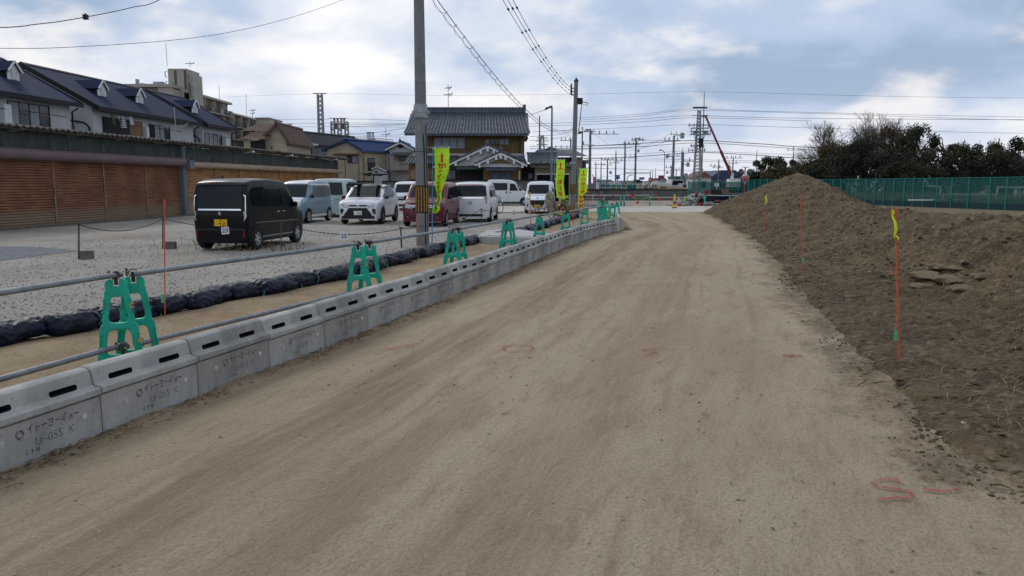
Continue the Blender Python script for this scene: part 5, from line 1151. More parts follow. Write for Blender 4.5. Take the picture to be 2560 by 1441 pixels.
sidewin(c, [[(1.18, 1.08), (1.84, 1.08), (1.84, 1.56), (1.34, 1.55)], [(1.90, 1.08), (2.76, 1.08), (2.74, 1.57), (1.90, 1.57)], [(2.84, 1.08), (3.36, 1.12), (3.36, 1.45), (3.22, 1.56), (2.84, 1.57)]]); c.mirrors(.98, 1.12); c.seams([1.87, 2.80], .34, 1.06); c.wheels(.62, 3.11)
# --- 8 white cargo van, side view facing right
T8 = [(0, .62), (.03, .80), (.12, .90), (.42, 1.05), (.58, 1.13), (1.12, 1.72), (1.24, 1.82), (1.5, 1.90), (2.2, 1.945), (3.1, 1.93), (3.28, 1.84), (3.35, 1.5), (3.395, .9)]
c = Car('white cargo kei van seen side on, nose to the right, with dark rear glass', 3.395, 1.475, T8, (-.28, 58.6), 92, pwhite, tum=.10, belt=1.05)
sidewin(c, [[(.92, 1.12), (1.58, 1.12), (1.56, 1.66), (1.18, 1.64)], [(1.74, 1.16), (3.10, 1.16), (3.10, 1.70), (1.74, 1.70)]]); c.decal('R', [(.66, 1.12), (.82, 1.12), (1.04, 1.55), (1.00, 1.60)], m_glass, 'quarter_glass', .005); c.decal('F', [(-.58, 1.16), (.58, 1.16), (.52, 1.74), (-.52, 1.74)], m_glass, 'windscreen', .006)
c.seams([1.66], .3, 1.75); c.handles([1.50], .98, m_trim); c.decal('R', [(1.78, .92), (1.88, .92), (1.88, 1.08), (1.78, 1.08)], m_trim, 'slide_handle', .01); c.mirrors(.74, 1.22, m_trim); c.wheels(.45, 2.95); c.decal('B', [(-.55, 1.15), (.55, 1.15), (.5, 1.7), (-.5, 1.7)], m_glass, 'rear_window'); both(c, 'F', [(.45, .85), (.64, .85), (.64, .70), (.45, .70)], m_lamp, 'headlight', off=.01)
for sd in 'LR': c.decal(sd, [(.70, .21), (2.7, .21), (2.7, .30), (.70, .30)], m_trim, 'sill_strip', .004)
# --- 9 silver white kei custom
hd = 187.5
c = tall_front('silver white kei wagon with a wide hexagonal grille and yellow plate, beside the middle banner', (1.42, 42.6), hd, psilver)
c.decal('F', [(-.61, 1.10), (.61, 1.10), (.55, 1.60), (-.55, 1.60)], m_glass, 'windscreen', .006); c.decal('F', [(-.64, .94), (.64, .94), (.66, .82), (.5, .76), (-.5, .76), (-.66, .82)], m_chrome, 'upper_grille', .012); both(c, 'F', [(.44, .94), (.69, .95), (.69, .80), (.48, .78)], m_lamp, 'headlight', off=.016)
c.decal('F', [(-.48, .74), (.48, .74), (.38, .46), (-.38, .46)], m_trim, 'main_grille', .008); c.rect('F', -.30, .36, .30, .46, m_trim, 'lower_grille', .006); both(c, 'F', [(.44, .58), (.66, .60), (.66, .57), (.44, .55)], m_chrome, 'lamp_garnish', off=.014); both(c, 'F', [(.58, .52), (.68, .52), (.68, .38), (.58, .38)], m_trim, 'fog_lamp_recess', off=.006); both(c, 'F', [(.60, .47), (.65, .47), (.65, .42), (.60, .42)], m_lamp, 'fog_lamp', off=.012)
q = MB(); q.cyl((1.70, 0, .87), (1.73, 0, .87), .05, n=12); q.build('emblem', m_chrome, c.t); c.plate('F', 0, .41, '·3 26', '580', m_platey)
sidewin(c, [[(.90, 1.08), (1.52, 1.08), (1.50, 1.56), (1.12, 1.56)], [(1.58, 1.08), (2.38, 1.08), (2.36, 1.57), (1.58, 1.565)], [(2.44, 1.08), (3.08, 1.10), (3.05, 1.57), (2.44, 1.57)]]); c.mirrors(.75, 1.12); c.wheels(.5, 2.95); c.seams([1.55, 2.42], .32, 1.06)
# ================================================================== BICYCLES
m_bike = mat('bike_frame', (.03, .035, .04), .4, metal=.5)
def bicycle(loc, rz, label, sc=1.0, cloth=None):
    t = thing('bicycle', label, 'bicycle', loc, rz, 'bicycles left on the lot'); t.scale = (sc, sc, sc)
    for x in (-.52, .52):
        q = MB(); q.tube([(x + .33 * cos(a), 0, .34 + .33 * sin(a)) for a in [2 * pi * k / 28 for k in range(29)]], .018, 6); w = q.build('wheel', m_tyre, t); q = MB()
        for k in range(14): a = 2 * pi * k / 14; q.cyl((x, 0, .34), (x + .32 * cos(a), 0, .34 + .32 * sin(a)), .0025, n=3)
        q.cyl((x, -.04, .34), (x, .04, .34), .025, n=8); q.build('spokes', m_steel, w)
    q = MB(); bb = (-.08, 0, .30); st_ = (-.22, 0, .72); hd_ = (.36, 0, .84); ra = (-.52, 0, .34); fa = (.52, 0, .34)
    for a, b in ((bb, st_), (bb, (.38, 0, .70)), (st_, (.34, 0, .80)), (bb, ra), (st_, ra), (hd_, fa)): q.cyl(a, b, .016, n=6)
    q.build('frame', m_bike, t)
    q = MB(); q.tube([(.36, 0, .84), (.33, 0, 1.02), (.33, -.12, 1.04), (.22, -.26, 1.02)], .012, 6); q.tube([(.33, 0, 1.02), (.33, .12, 1.04), (.22, .26, 1.02)], .012, 6); q.build('handlebar', m_steel, t)
    q = MB(); q.blob((-.26, 0, .82), (.13, .07, .035), sub=2, jit=.03); q.cyl((-.22, 0, .7), (-.25, 0, .8), .012); q.build('saddle', m_trim, t, smooth=60)
    q = MB()
    for k in range(5): q.tube([(.42, -.15, .70 + k * .05), (.68, -.17, .70 + k * .05), (.68, .17, .70 + k * .05), (.42, .15, .70 + k * .05), (.42, -.15, .70 + k * .05)], .006, 4)
    for p_ in ((.42, -.15), (.68, -.17), (.68, .17), (.42, .15), (.68, 0)): q.cyl((*p_, .70), (*p_, .91), .006, n=4)
    q.build('basket', m_bike, t)
    q = MB()
    for x in (-.52, .52): q.tube([(x + .37 * cos(a), 0, .34 + .37 * sin(a)) for a in [pi * (.15 + .75 * k / 12) for k in range(13)]], .02, 5)
    q.build('mudguard', m_bike, t); q = MB(); q.cyl((-.08, -.06, .30), (-.08, .06, .30), .07, n=12); q.bar((-.08, .07, .30), (-.02, .07, .15), .02); q.bar((-.08, -.07, .30), (-.14, -.07, .45), .02); q.build('crank', m_steel, t)
    return t
bicycle(G(1236, 535) + Vector((-.35, 0, 0)), radians(8), 'black bicycle behind the white minivan, one wheel showing')
bicycle(G(1392, 548), radians(-62), 'dark bicycle leaning by the middle banner with a tan cover on its front')
q = MB(); b = G(1374, 548); q.blob(b + Vector((0, 0, .88)), (.22, .22, .45), sub=3, jit=.09, seed=4); q.blob(b + Vector((.05, -.05, .55)), (.12, .12, .28), sub=2, jit=.1, seed=5); tag(q.build('bike_cover', mat('tan_cloth', (.30, .28, .20), .9, var=(.14, .14, .11), vs=9, vstr=(.45, .6))), 'mottled tan cover heaped over the bicycle basket beside the silver kei wagon', 'cover')
# ================================================================== BUILDINGS
m_shut = None
def shutter_mat(name, a, b_, c_, low):
    """rusted slatted shutter: horizontal ribs, orange rust between worn slats, paler at the foot"""
    m = bpy.data.materials.new(name); m.use_nodes = True; t = m.node_tree; b = t.nodes['Principled BSDF']; L = t.links.new; b.inputs['Roughness'].default_value = .7
    tcn = t.nodes.new('ShaderNodeTexCoord'); sp_ = t.nodes.new('ShaderNodeSeparateXYZ'); L(tcn.outputs['Object'], sp_.inputs[0])
    def noise_(sc, st, d=5):
        mp = t.nodes.new('ShaderNodeMapping'); mp.inputs['Scale'].default_value = st; L(tcn.outputs['Object'], mp.inputs[0]); n = t.nodes.new('ShaderNodeTexNoise'); n.inputs['Scale'].default_value = sc; n.inputs['Detail'].default_value = d; L(mp.outputs[0], n.inputs['Vector']); return n.outputs['Fac']
    def MR(f, p, q, r=0, s=1):
        x = t.nodes.new('ShaderNodeMapRange'); x.inputs[1].default_value = p; x.inputs[2].default_value = q; x.inputs[3].default_value = r; x.inputs[4].default_value = s; L(f, x.inputs[0]); return x.outputs[0]
    def MX(f, p, q):
        x = t.nodes.new('ShaderNodeMix'); x.data_type = 'RGBA'; L(f, x.inputs[0])
        for s, v in ((6, p), (7, q)):
            if isinstance(v, tuple): x.inputs[s].default_value = (*v, 1)
            else: L(v, x.inputs[s])
        return x.outputs[2]
    def ML(p, q):
        x = t.nodes.new('ShaderNodeMath'); x.operation = 'MULTIPLY'
        for s, v in ((0, p), (1, q)):
            if isinstance(v, (int, float)): x.inputs[s].default_value = v
            else: L(v, x.inputs[s])
        return x.outputs[0]
    col = MX(MR(noise_(.9, (1, 1, 1)), .38, .62), a, b_)
    col = MX(ML(MR(noise_(3.0, (.35, .35, 7), 6), .50, .66), .8), col, c_)
    col = MX(ML(MR(sp_.outputs['Z'], .75, .45), .75), col, low)
    L(col, b.inputs['Base Color']); return m
m_sh1 = shutter_mat('rusty_shutter', (.235, .100, .040), (.165, .058, .026), (.028, .014, .010), (.21, .155, .10)); m_sh2 = shutter_mat('tan_shutter', (.38, .205, .075), (.30, .14, .05), (.10, .045, .025), (.33, .22, .12))
m_fasc = mat('stained_concrete', (.075, .085, .083), .9, var=(.045, .052, .05), vs=1.6, vstr=(.35, .65), col3=(.11, .125, .12), v3s=6, stretch=(1, 1, .25)); m_pur = mat('mauve_housing', (.155, .11, .115), .55, var=(.13, .09, .095), vs=1.5); m_bei = mat('beige_housing', (.40, .31, .22), .6, var=(.33, .25, .18), vs=1.2, col3=(.20, .16, .12), v3s=6, v3r=(.58, .68), stretch=(.4, .4, 1))
m_corr = mat('old_corrugated', (.085, .08, .072), .95, var=(.15, .14, .12), vs=3, vstr=(.4, .65), col3=(.045, .05, .035), v3s=9, bump=.5, bs=12); m_gpost = mat('grey_steel_post', (.14, .17, .19), .5, var=(.11, .13, .145), vs=3); m_jamb = mat('jamb', (.27, .19, .12), .6, var=(.15, .09, .06), vs=5)
gd = Vector((.107, 1, 0)).normalized(); gr_ = atan2(gd.y, gd.x)
def GL(z): return Vector((-21.44 + .107 * z, z, 0))
Y0, YP, Y1 = 17.5, 39.8, 64.3
org = GL(Y0); LL = (GL(Y1) - org).length; t = thing('garage_row', 'long low row of rusty roller-shutter garages along the left of the gravel lot', 'garage', org, gr_)
SC = gd.length / gd.y
def gx(Y): return (GL(Y) - org).length
# local: x along the row away from the camera, -y towards the lot
q = MB(); q.bx((0, .25, -.05), (LL, 5.2, 3.5)); q.bx((0, -.02, 2.95), (gx(YP) - .16, .25, 3.62)); q.bx((gx(YP) + .16, -.02, 2.80), (LL, .25, 3.55)); q.build('wall', m_fasc, t)
q = MB(); q.bx((0, -.35, -.05), (LL, .3, .06)); q.build('threshold', m_cblk, t)
q = MB(); nseg = 560
q.grid(nseg, 3, lambda a, b: (a * (LL + .9), -.75 + b * 6.2, 3.74 + .035 * sin(a * nseg * pi / 2) + .42 * b - .0 + .02 * noise.noise(Vector((a * 60, b * 5, 0)))))
o = q.build('corrugated_roof', m_corr, t); sm = o.modifiers.new('s', 'SOLIDIFY'); sm.thickness = .05
q = MB(); q.bx((0, -.5, 3.60), (LL + .8, -.40, 3.70)); q.build('eave_beam', m_cblk, t)
q = MB()
for Y in [19 + 3.1 * k for k in range(15)]: q.bar((gx(Y), .1, 3.55), (gx(Y), -.62, 3.64), .07, .10)
q.build('rafters', mat('pale_wood', (.25, .24, .21), .8), t)
def housing(x0, x1, zc, r, m):
    q = MB(); pl = [(-.55 + r * 0, zc - r)] ; pl = [(.2, zc - r), (-.22, zc - r)] + [(-.22 - r * .8 * cos(a), zc + r * sin(a)) for a in [-pi / 2 + pi * k / 10 for k in range(11)]] + [(.2, zc + r)]
    q.prism(pl, lambda a, b, d: (d, a, b), x0, x1); q.build('shutter_housing', m, t, smooth=40)
housing(0, gx(YP) + .1, 2.745, .225, m_pur); housing(gx(YP) + .55, LL + .35, 2.64, .165, m_bei)
q = MB(); q.bx((gx(YP) + .1, -.50, 2.42), (gx(YP) + .55, .2, 2.86)); q.build('housing_end_box', m_gpost, t)
q = MB(); q.bx((gx(YP) - .16, -.24, -.02), (gx(YP) + .16, .1, 3.58)); q.bx((gx(YP) - .10, -.262, -.02), (gx(YP) - .03, -.24, 3.5)); q.build('steel_post', m_gpost, t)
def shutter(Ya, Yb, ztop, m):
    x0, x1 = gx(Ya) + .05, gx(Yb) - .05; q = MB(); n = int(ztop / .10)
    pts = []
    for k in range(n + 1): z = ztop * k / n; pts += [(.02, z), (-.018, z + .022), (-.018, z + .065)]
    pts = [(y, min(z, ztop)) for y, z in pts]; vs = [(x, y, z) for y, z in pts for x in (x0, x1)]; q.add(vs, [(2 * i, 2 * i + 1, 2 * i + 3, 2 * i + 2) for i in range(len(pts) - 1)])
    q.build('roller_shutter', m, t)
for k in range(7): shutter(30.4 + 3.13 * (k - 4), 30.4 + 3.13 * (k - 3), 2.56, m_sh1)
for k in range(8): shutter(40.35 + 3.0 * k, 40.35 + 3.0 * (k + 1) if k < 7 else 64.3, 2.50, m_sh2)
for x_ in [gx(30.4 + 3.13 * (k - 4)) for k in range(7)] + [gx(40.35 + 3.0 * k) for k in range(8)] + [LL - .04]:
    q = MB(); q.bx((x_ - .04, -.05, 0), (x_ + .04, .1, 2.57)); q.build('shutter_jamb', m_jamb, t)
q = MB()
for Y in (47.0, 62.0, 53.0): q.bar((gx(Y), -.1, 3.50), (gx(Y) - .1, -.75, 3.58), .16, .10)
q.build('gutter_outlets', m_whp, t)
q = MB(); q.cyl((LL + .55, -.45, 0), (LL + .55, -.45, 3.62), .03, n=6); q.build('downpipe', m_trim, t)
# ------------------------------------------------------------------ general pieces
m_wwhite = mat('white_plaster', (.52, .52, .55), .85, var=(.44, .44, .46), vs=1.2); m_wbeige = mat('beige_plaster', (.42, .37, .27), .85, var=(.35, .31, .23), vs=1.0); m_och = mat('ochre_wall', (.155, .105, .045), .85, var=(.13, .088, .038), vs=1.2)
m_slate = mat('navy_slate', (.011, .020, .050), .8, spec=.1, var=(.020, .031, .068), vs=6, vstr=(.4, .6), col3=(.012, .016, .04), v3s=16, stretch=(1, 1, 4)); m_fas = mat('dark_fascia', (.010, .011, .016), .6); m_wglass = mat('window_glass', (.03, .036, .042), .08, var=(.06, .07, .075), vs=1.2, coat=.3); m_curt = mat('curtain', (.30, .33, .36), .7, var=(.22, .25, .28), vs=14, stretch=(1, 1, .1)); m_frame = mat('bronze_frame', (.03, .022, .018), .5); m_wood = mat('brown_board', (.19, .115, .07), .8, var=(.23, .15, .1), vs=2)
m_tile = mat('grey_kawara', (.060, .076, .10), .5, var=(.095, .115, .145), vs=2.5, vstr=(.35, .65), col3=(.035, .042, .06), v3s=3.2, v3r=(.58, .66)); m_btile = mat('blue_tile', (.014, .040, .125), .45, var=(.022, .058, .17), vs=2.5); m_rtile = mat('brown_tile', (.10, .055, .045), .6, var=(.14, .08, .065), vs=5); m_whi = mat('white_trim', (.62, .63, .64), .7); m_gwall = mat('grey_siding', (.14, .145, .155), .8, var=(.18, .18, .19), vs=2)
def window(t, x0, x1, z0, z1, y, panes=2, curtain=(), fm=None, name='window', out=.04, bars=()):
    f = MB(); w = .045
    f.bx((x0 - w, y - out, z0 - w), (x1 + w, y + .02, z0)); f.bx((x0 - w, y - out, z1), (x1 + w, y + .02, z1 + w)); f.bx((x0 - w, y - out, z0), (x0, y + .02, z1)); f.bx((x1, y - out, z0), (x1 + w, y + .02, z1))
    for k in range(1, panes): xx = x0 + (x1 - x0) * k / panes; f.bx((xx - .025, y - out + .008, z0), (xx + .025, y + .01, z1))
    o = f.build(name, fm or m_frame, t); g = MB()
    for k in range(panes):
        a, b = x0 + (x1 - x0) * k / panes + .01, x0 + (x1 - x0) * (k + 1) / panes - .01
        g.add([(a, y - .008, z0), (b, y - .008, z0), (b, y - .008, z1), (a, y - .008, z1)], [(0, 1, 2, 3)], 1 if k in curtain else 0)
    g.build('pane', [m_wglass, m_curt], o); return o
def tiled(q, A, B, C_, D, period=.27, rows=None, amp=.035, step=.028, sub=4):
    """tile surface on quad A(eave,left) B(eave,right) C(ridge,right) D(ridge,left)"""
    A, B, C_, D = map(Vector, (A, B, C_, D)); w = (B - A).length; s = (D - A).length; n = max(2, int(w / period)) * sub; rows = rows or max(2, int(s / .28)); nrm = (B - A).cross(D - A).normalized()
    if nrm.z < 0: nrm = -nrm
    vs = []; fs = []
    for j in range(rows * 2):
        r, hi = j // 2, j % 2; v = (r + hi) / rows; off = step * (1 - hi)
        for i in range(n + 1):
            u = i / n; p_ = A.lerp(B, u).lerp(D.lerp(C_, u), v); ph = (i % sub) / sub * 2 * pi; vs.append(p_ + nrm * (off + amp * max(-.3, cos(ph))))
    for j in range(rows * 2 - 1):
        for i in range(n): a = j * (n + 1) + i; fs.append((a, a + 1, a + n + 2, a + n + 1))
    q.add(vs, fs)
# ------------------------------------------------------------------ three stepped townhouse blocks behind the garages
td = Vector((.085, 1, 0)).normalized(); tr = atan2(td.y, td.x)
HE, HR, DP = 6.2, 8.75, 4.6
def townhouse(a, L_, label, dormers, wins, off=0.0, front=.55):
    """a: eave corner nearest the camera (world xy)"""
    t = thing('townhouse', label, 'townhouse', (a[0], a[1], 0), tr, 'navy roofed townhouses behind the garages')
    # local x along, +y away from the lot (left), eaves at y=0
    q = MB(); q.prism([(front, 0), (front, HE - .02), (DP, HR - .35), (2 * DP - front, HE), (2 * DP - front, 0)], lambda y, z, d: (d, y, z), .30, L_ - .30); q.build('wall', m_wwhite, t)
    q = MB(); sl_ = (HR - HE) / DP; th = .12
    q.prism([(0, HE - .02), (DP, HR), (2 * DP, HE), (2 * DP, HE - th), (DP, HR - th), (0, HE - th - .02)], lambda y, z, d: (d, y, z), 0, L_); rf = q.build('roof', m_slate, t)
    q = MB()
    for x in (-.03, L_ - .05): q.prism([(-.06, HE - .26), (-.06, HE + .05), (DP, HR + .05), (2 * DP, HE + .05), (2 * DP, HE - .26), (DP, HR - .26)], lambda y, z, d: (d, y, z), x, x + .08)
    q.bx((-.03, -.10, HE - .24), (L_ + .03, -.0, HE - .02)); q.build('fascia', m_fas, t)
    q = MB(); q.prism([(DP - .2, HR - .06), (DP, HR + .06), (DP + .2, HR - .06)], lambda y, z, d: (d, y, z), -.02, L_ + .02); q.build('ridge_cap', m_fas, rf)
    for dx in dormers:
        y0 = 1.7; zb_ = HE + sl_ * y0; w = .42; hh = .62; pk = 1.02
        q = MB(); q.prism([(-w, 0), (w, 0), (w, hh), (0, pk), (-w, hh)], lambda a_, z, d: (dx + a_, d, zb_ + z - .1), y0, y0 + .05); o = q.build('dormer', m_whi, rf)
        q = MB(); q.prism([(-w + .04, 0), (w - .04, 0), (w - .04, hh - .02), (0, pk - .03), (-w + .04, hh - .02)], lambda a_, z, d: (dx + a_, d, zb_ + z - .1), y0 + .051, y0 + 2.0); q.build('dormer_cheek', m_fas, o)
        q = MB()
        for sg in (-1, 1): q.add([(dx + sg * (w + .12), y0 - .12, zb_ + hh - .20), (dx, y0 - .12, zb_ + pk - .06), (dx, y0 + 2.3, zb_ + pk - .06), (dx + sg * (w + .12), y0 + 1.75, zb_ + hh - .20)], [(0, 1, 2, 3)])
        o2 = q.build('dormer_roof', m_slate, o); sm = o2.modifiers.new('s', 'SOLIDIFY'); sm.thickness = .06
        q = MB()
        for sg in (-1, 1): q.bar((dx + sg * (w + .10), y0 - .14, zb_ + hh - .22), (dx, y0 - .14, zb_ + pk - .06), .05, .10)
        q.box((dx, y0 - .03, zb_ + .30), (.36, .04, .58))
        for k in range(9): q.box((dx, y0 - .055, zb_ + .06 + k * .058), (.32, .02, .02), R=Matrix.Rotation(.6, 3, 'X'))
        q.build('louvre', m_whi, o)
    for (x0, x1, z0, z1, pn, cu, kind) in wins:
        if kind == 'board': q = MB(); q.bx((x0, front - .10, z0), (x1, front - .02, z1)); q.build('board_panel', m_wood, t)
        elif kind == 'dark': q = MB(); q.bx((x0, front - .12, z0), (x1, front - .02, z1)); q.build('balcony_shade_panel', m_fas, t)  # dark panel on the wall face, painting the shade of a recessed balcony
        elif kind == 'panel': q = MB(); q.bx((x0, front - .30, z0), (x1, front - .02, z1)); q.build('screen_panel', m_whi, t)
        else:
            window(t, x0, x1, z0, z1, front - .01, pn, cu)
    q = MB()
    for (x0, x1, z0, z1, pn, cu, kind) in wins:
        if kind == 'win' or kind == 'dark':
            for z in (4.15, 4.32): q.bar((x0 - .2, front - .55, z), (x1 + .5, front - .55, z), .05)
            for x in (x0 - .2, (x0 + x1) / 2, x1 + .5): q.bar((x, front - .55, 3.85), (x, front - .55, 4.32), .05)
            q.bar((x0, front - .6, 5.35), (x1 + .6, front - .6, 5.30), .035)
    q.build('balcony_rail', m_fas, t)
    q = MB(); q.tube([(L_ - .2, .1, HE - .3), (L_ - .22, front - .08, HE - .5), (L_ - .22, front - .08, 3.5)], .05, 6); q.tube([(-.02 + .3, front + 3.0, 5.7), (.28, front + .5, 5.25), (.28, front + .25, 5.0), (.28, front + .22, 3.6)], .05, 6); q.build('gutter_pipe', m_fas, t); return t
cA = GL(0) ; eave = lambda Y: (-24.6 + .085 * (Y - 45), Y)
townhouse(eave(31.4), 13.2, 'navy roofed white townhouse block at the left edge with one dormer', [10.2], [(8.1, 11.1, 4.2, 5.8, 4, (0, 2), 'win'), (4.5, 6.6, 4.2, 5.8, 3, (1,), 'win'), (7.45, 7.95, 3.7, 5.6, 1, (), 'panel')])
townhouse((eave(46.0)[0], 46.0), 12.6, 'navy roofed white townhouse block in the middle with two dormers and drying laundry', [3.2, 7.4], [(1.2, 3.9, 3.8, 5.7, 1, (), 'dark'), (3.9, 5.4, 3.8, 5.7, 1, (), 'board'), (5.5, 5.8, 3.7, 5.4, 1, (), 'panel'), (6.3, 8.9, 4.1, 5.6, 4, (1, 2), 'win')])
townhouse((eave(59.2)[0] + .1, 59.2), 5.4, 'navy roofed white townhouse block farthest right with one dormer', [1.6], [(.6, 3.4, 4.1, 5.5, 4, (0, 2), 'win'), (3.6, 4.2, 3.7, 5.4, 1, (), 'panel')])
# laundry
def cloth_item(u0, v0, u1, v1, Y, label, m, nm, stripes=False):
    a, b = P(u0, v0, Y), P(u1, v1, Y); q = MB(); q.grid(8, 14, lambda s, tt: (a.x + (b.x - a.x) * s + .12 * tt, Y + .08 * sin(6 * s + 3 * tt), a.z + (b.z - a.z) * tt), mi=0)
    if stripes: q.m = [(i // 8) % 2 for i in range(len(q.f))]
    o = q.build(nm, m); sm = o.modifiers.new('s', 'SOLIDIFY'); sm.thickness = .01; tag(o, label, 'laundry', 'laundry drying on the balcony')
cloth_item(295, 292, 312, 322, 48.0, 'white and navy striped towel drying on the middle townhouse balcony', [m_whi, m_fas], 'striped_towel', True)
cloth_item(319, 293, 330, 313, 48.9, 'pale shirt drying beside the striped towel', mat('shirt_cloth', (.45, .47, .50), .8), 'shirt')
cloth_item(276, 288, 284, 312, 47.2, 'dark olive garment drying left of the striped towel', mat('olive_cloth', (.06, .075, .03), .8), 'garment')
# tv aerials
def aerial(u, vb, vt, Y, label, r=None, bars=((.8, .6), (.55, .8))):
    b = P(u, vb, Y); h = P(u, vt, Y).z - b.z; r = r or .0003 * Y; q = MB(); q.cyl((0, 0, 0), (0, 0, h), r, n=5)
    for f_, w in bars: q.bar((-w, 0, h * f_), (w, 0, h * f_ + .1), r * 1.6); [q.bar((w * s_, -.3, h * f_), (w * s_, .3, h * f_ + .02), r * 1.4) for s_ in (-.8, -.4, .2, .7)]; q.bar((w * .2, 0, h * f_ - .15), (w, 0, h * f_ + .25), r * 1.4)
    tag(q.build('roof_aerial', m_steel, loc=b), label, 'aerial')
aerial(440, 345, 268, 47, 'thin aerial mast rising in front of the middle townhouse roof', .03, ((.35, .8),))
aerial(1121, 276, 212, 76, 'television aerial on the ridge of the tiled house', .035, ((.86, .35), (.6, .45)))
aerial(418, 166, 108, 150, 'long whip aerial on the apartment tower', .05, ())
aerial(475, 168, 154, 150, 'small aerial on the right corner of the apartment tower', .05, ((.6, .9),))
aerial(549, 250, 214, 165, 'whip aerial on the upper stepped apartment roof', .05, ())
aerial(617, 290, 237, 185, 'whip aerial on the lower stepped apartment roof', .055, ())
aerial(632, 305, 270, 160, 'small aerial right of the lower apartment roof', .05, ((.8, .7), (.6, .5)))
aerial(966, 392, 318, 100, 'aerial on a tall mast behind the white house', .04, ((.75, .6),))
# ------------------------------------------------------------------ apartment building
m_apt = mat('apartment_render', (.35, .33, .29), .85, var=(.30, .28, .24), vs=.25, vstr=(.4, .7)); m_aptd = mat('apartment_brown', (.15, .125, .10), .85, var=(.21, .18, .15), vs=.4); m_rail = mat('balcony_metal', (.07, .075, .08), .6)  # plain beige render and a browner one for walls and some balcony fronts
ap = P(440, 459, 147); t = thing('apartment_block', 'large beige stepped apartment block with a stair tower, far behind the townhouses', 'apartment building', (ap.x, 147, 0)); X0 = ap.x
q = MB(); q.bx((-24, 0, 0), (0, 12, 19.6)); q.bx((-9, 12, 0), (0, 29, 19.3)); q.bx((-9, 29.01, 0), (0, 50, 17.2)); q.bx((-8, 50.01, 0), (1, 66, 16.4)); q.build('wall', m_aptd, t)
q = MB(); q.bx((-24.5, -.7, 19.6), (.5, 12.2, 20.15)); q.bx((-9, 12.2, 19.3), (.9, 29.6, 19.75)); q.bx((-9, 29.7, 17.2), (.9, 50.5, 17.6)); q.bx((-8.2, 50.5, 16.4), (1.2, 66.2, 16.8)); q.build('roof_slab', m_apt, t)
q = MB(); q.bx((-2.2, -.4, 10), (.4, .4, 19.6)); q.bx((.02, .45, 10), (.45, 3.0, 19.3)); q.build('corner_pier', m_apt, t)
tw = P(415, 459, 147).x - X0; tw2 = P(482, 459, 147).x - X0; zt = P(450, 168, 148).z
q = MB(); q.bx((tw + .3, 3, 19), (tw2 - 1.2, 9, zt)); q.bx((tw, 4, 19), (tw + .3, 8.2, zt - 1)); q.bx((tw2 - 1.2, 3.5, 17), (tw2 - .5, 8.5, zt - .8)); q.build('stair_tower', m_apt, t)
q = MB()
for fx in (.30, .66): q.bx((tw + (tw2 - tw) * fx, 2.9, 19.6), (tw + (tw2 - tw) * fx + .4, 3.02, zt - .3))
q.bx((tw + (tw2 - tw) * .84, 2.9, 18), (tw + (tw2 - tw) * .84 + .18, 3.02, zt - 2.6)); q.build('tower_slots', mat('slot_brown', (.12, .075, .06), .8), t)
q = MB()
for z in (zt - 1.6, zt - 3.5, zt - 5.0): q.tube([(tw - .2, 3.5, z), (tw - .45, 3.4, z + .4), (tw - .4, 3.4, z + 1.0), (tw - .1, 3.5, z + 1.2)], .09, 5)
for z in (zt - 1.3, zt - 3.4, zt - 5.2): q.box((tw2 - .3, 3.6, z), (.35, .4, .9))
q.box((tw + .85, 2.8, zt - 3.2), (.6, .2, 1.1)); q.build('tower_fittings', m_steel, t)
q = MB(); a_ = P(335, 459, 147).x - X0; q.cyl((a_, 4, 20), (a_, 4, 21.6), .35, n=12); q.box((a_ + .9, 4, 20.5), (1, 1, .6)); q.box((P(389, 459, 147).x - X0, 4, 20.6), (1.8, 1, 1.0)); q.build('roof_tanks', m_steel, t)
for z in (16.9, 14.0):      # floors of the camera-facing wing
    q = MB()
    q.bx((-24, -1.0, z - .2), (-.5, -.02, z)); q.build('balcony_slab', m_apt, t)
    for x in range(-22, -3, 3): window(t, x, x + 1.9, z + .2, z + 2.0, -.02, 2, (0,))
    q = MB(); q.bx((-5.6, -1.02, z), (-2.3, -.9, z + 1.0)); q.build('balcony_front', m_apt, t)
def side_floor(y0, y1, z, x=0.0):
    q = MB(); q.bx((x + .02, y0, z - .2), (x + 1.3, y1, z)); q.build('balcony_slab', m_apt, t)
    q = MB(); n = int((y1 - y0) / .45); q.bx((x + 1.24, y0, z + 1.0), (x + 1.3, y1, z + 1.07))
    for k in range(n): q.bx((x + 1.24, y0 + k * .45, z), (x + 1.28, y0 + k * .45 + .12, z + 1.0))
    q.build('balcony_rail', m_rail, t)
    q = MB(); k = 0; y = y0
    while y < y1 - 1: q.bx((x + .02, y - .1, z), (x + 1.25, y + .1, z + 2.4)); y += 5.2
    q.build('balcony_divider', m_apt, t)
    y = y0 + .7
    while y < y1 - 3:
        q = MB(); q.bx((x - .02, y, z + .1), (x + .03, y + 1.7, z + 2.1)); q.build('balcony_door', m_wglass, t); q = MB(); q.bx((x + 1.0, y + 2.2, z + .1), (x + 1.32, y + 3.6, z + 1.1)); q.build('balcony_front', m_apt if int(y) % 2 else m_aptd, t); y += 5.2
for z in (16.6, 13.7): side_floor(3.0, 28.9, z)
for z in (14.6, 11.7): side_floor(29.4, 49.8, z)
side_floor(50.4, 65.5, 13.8, 1.0)
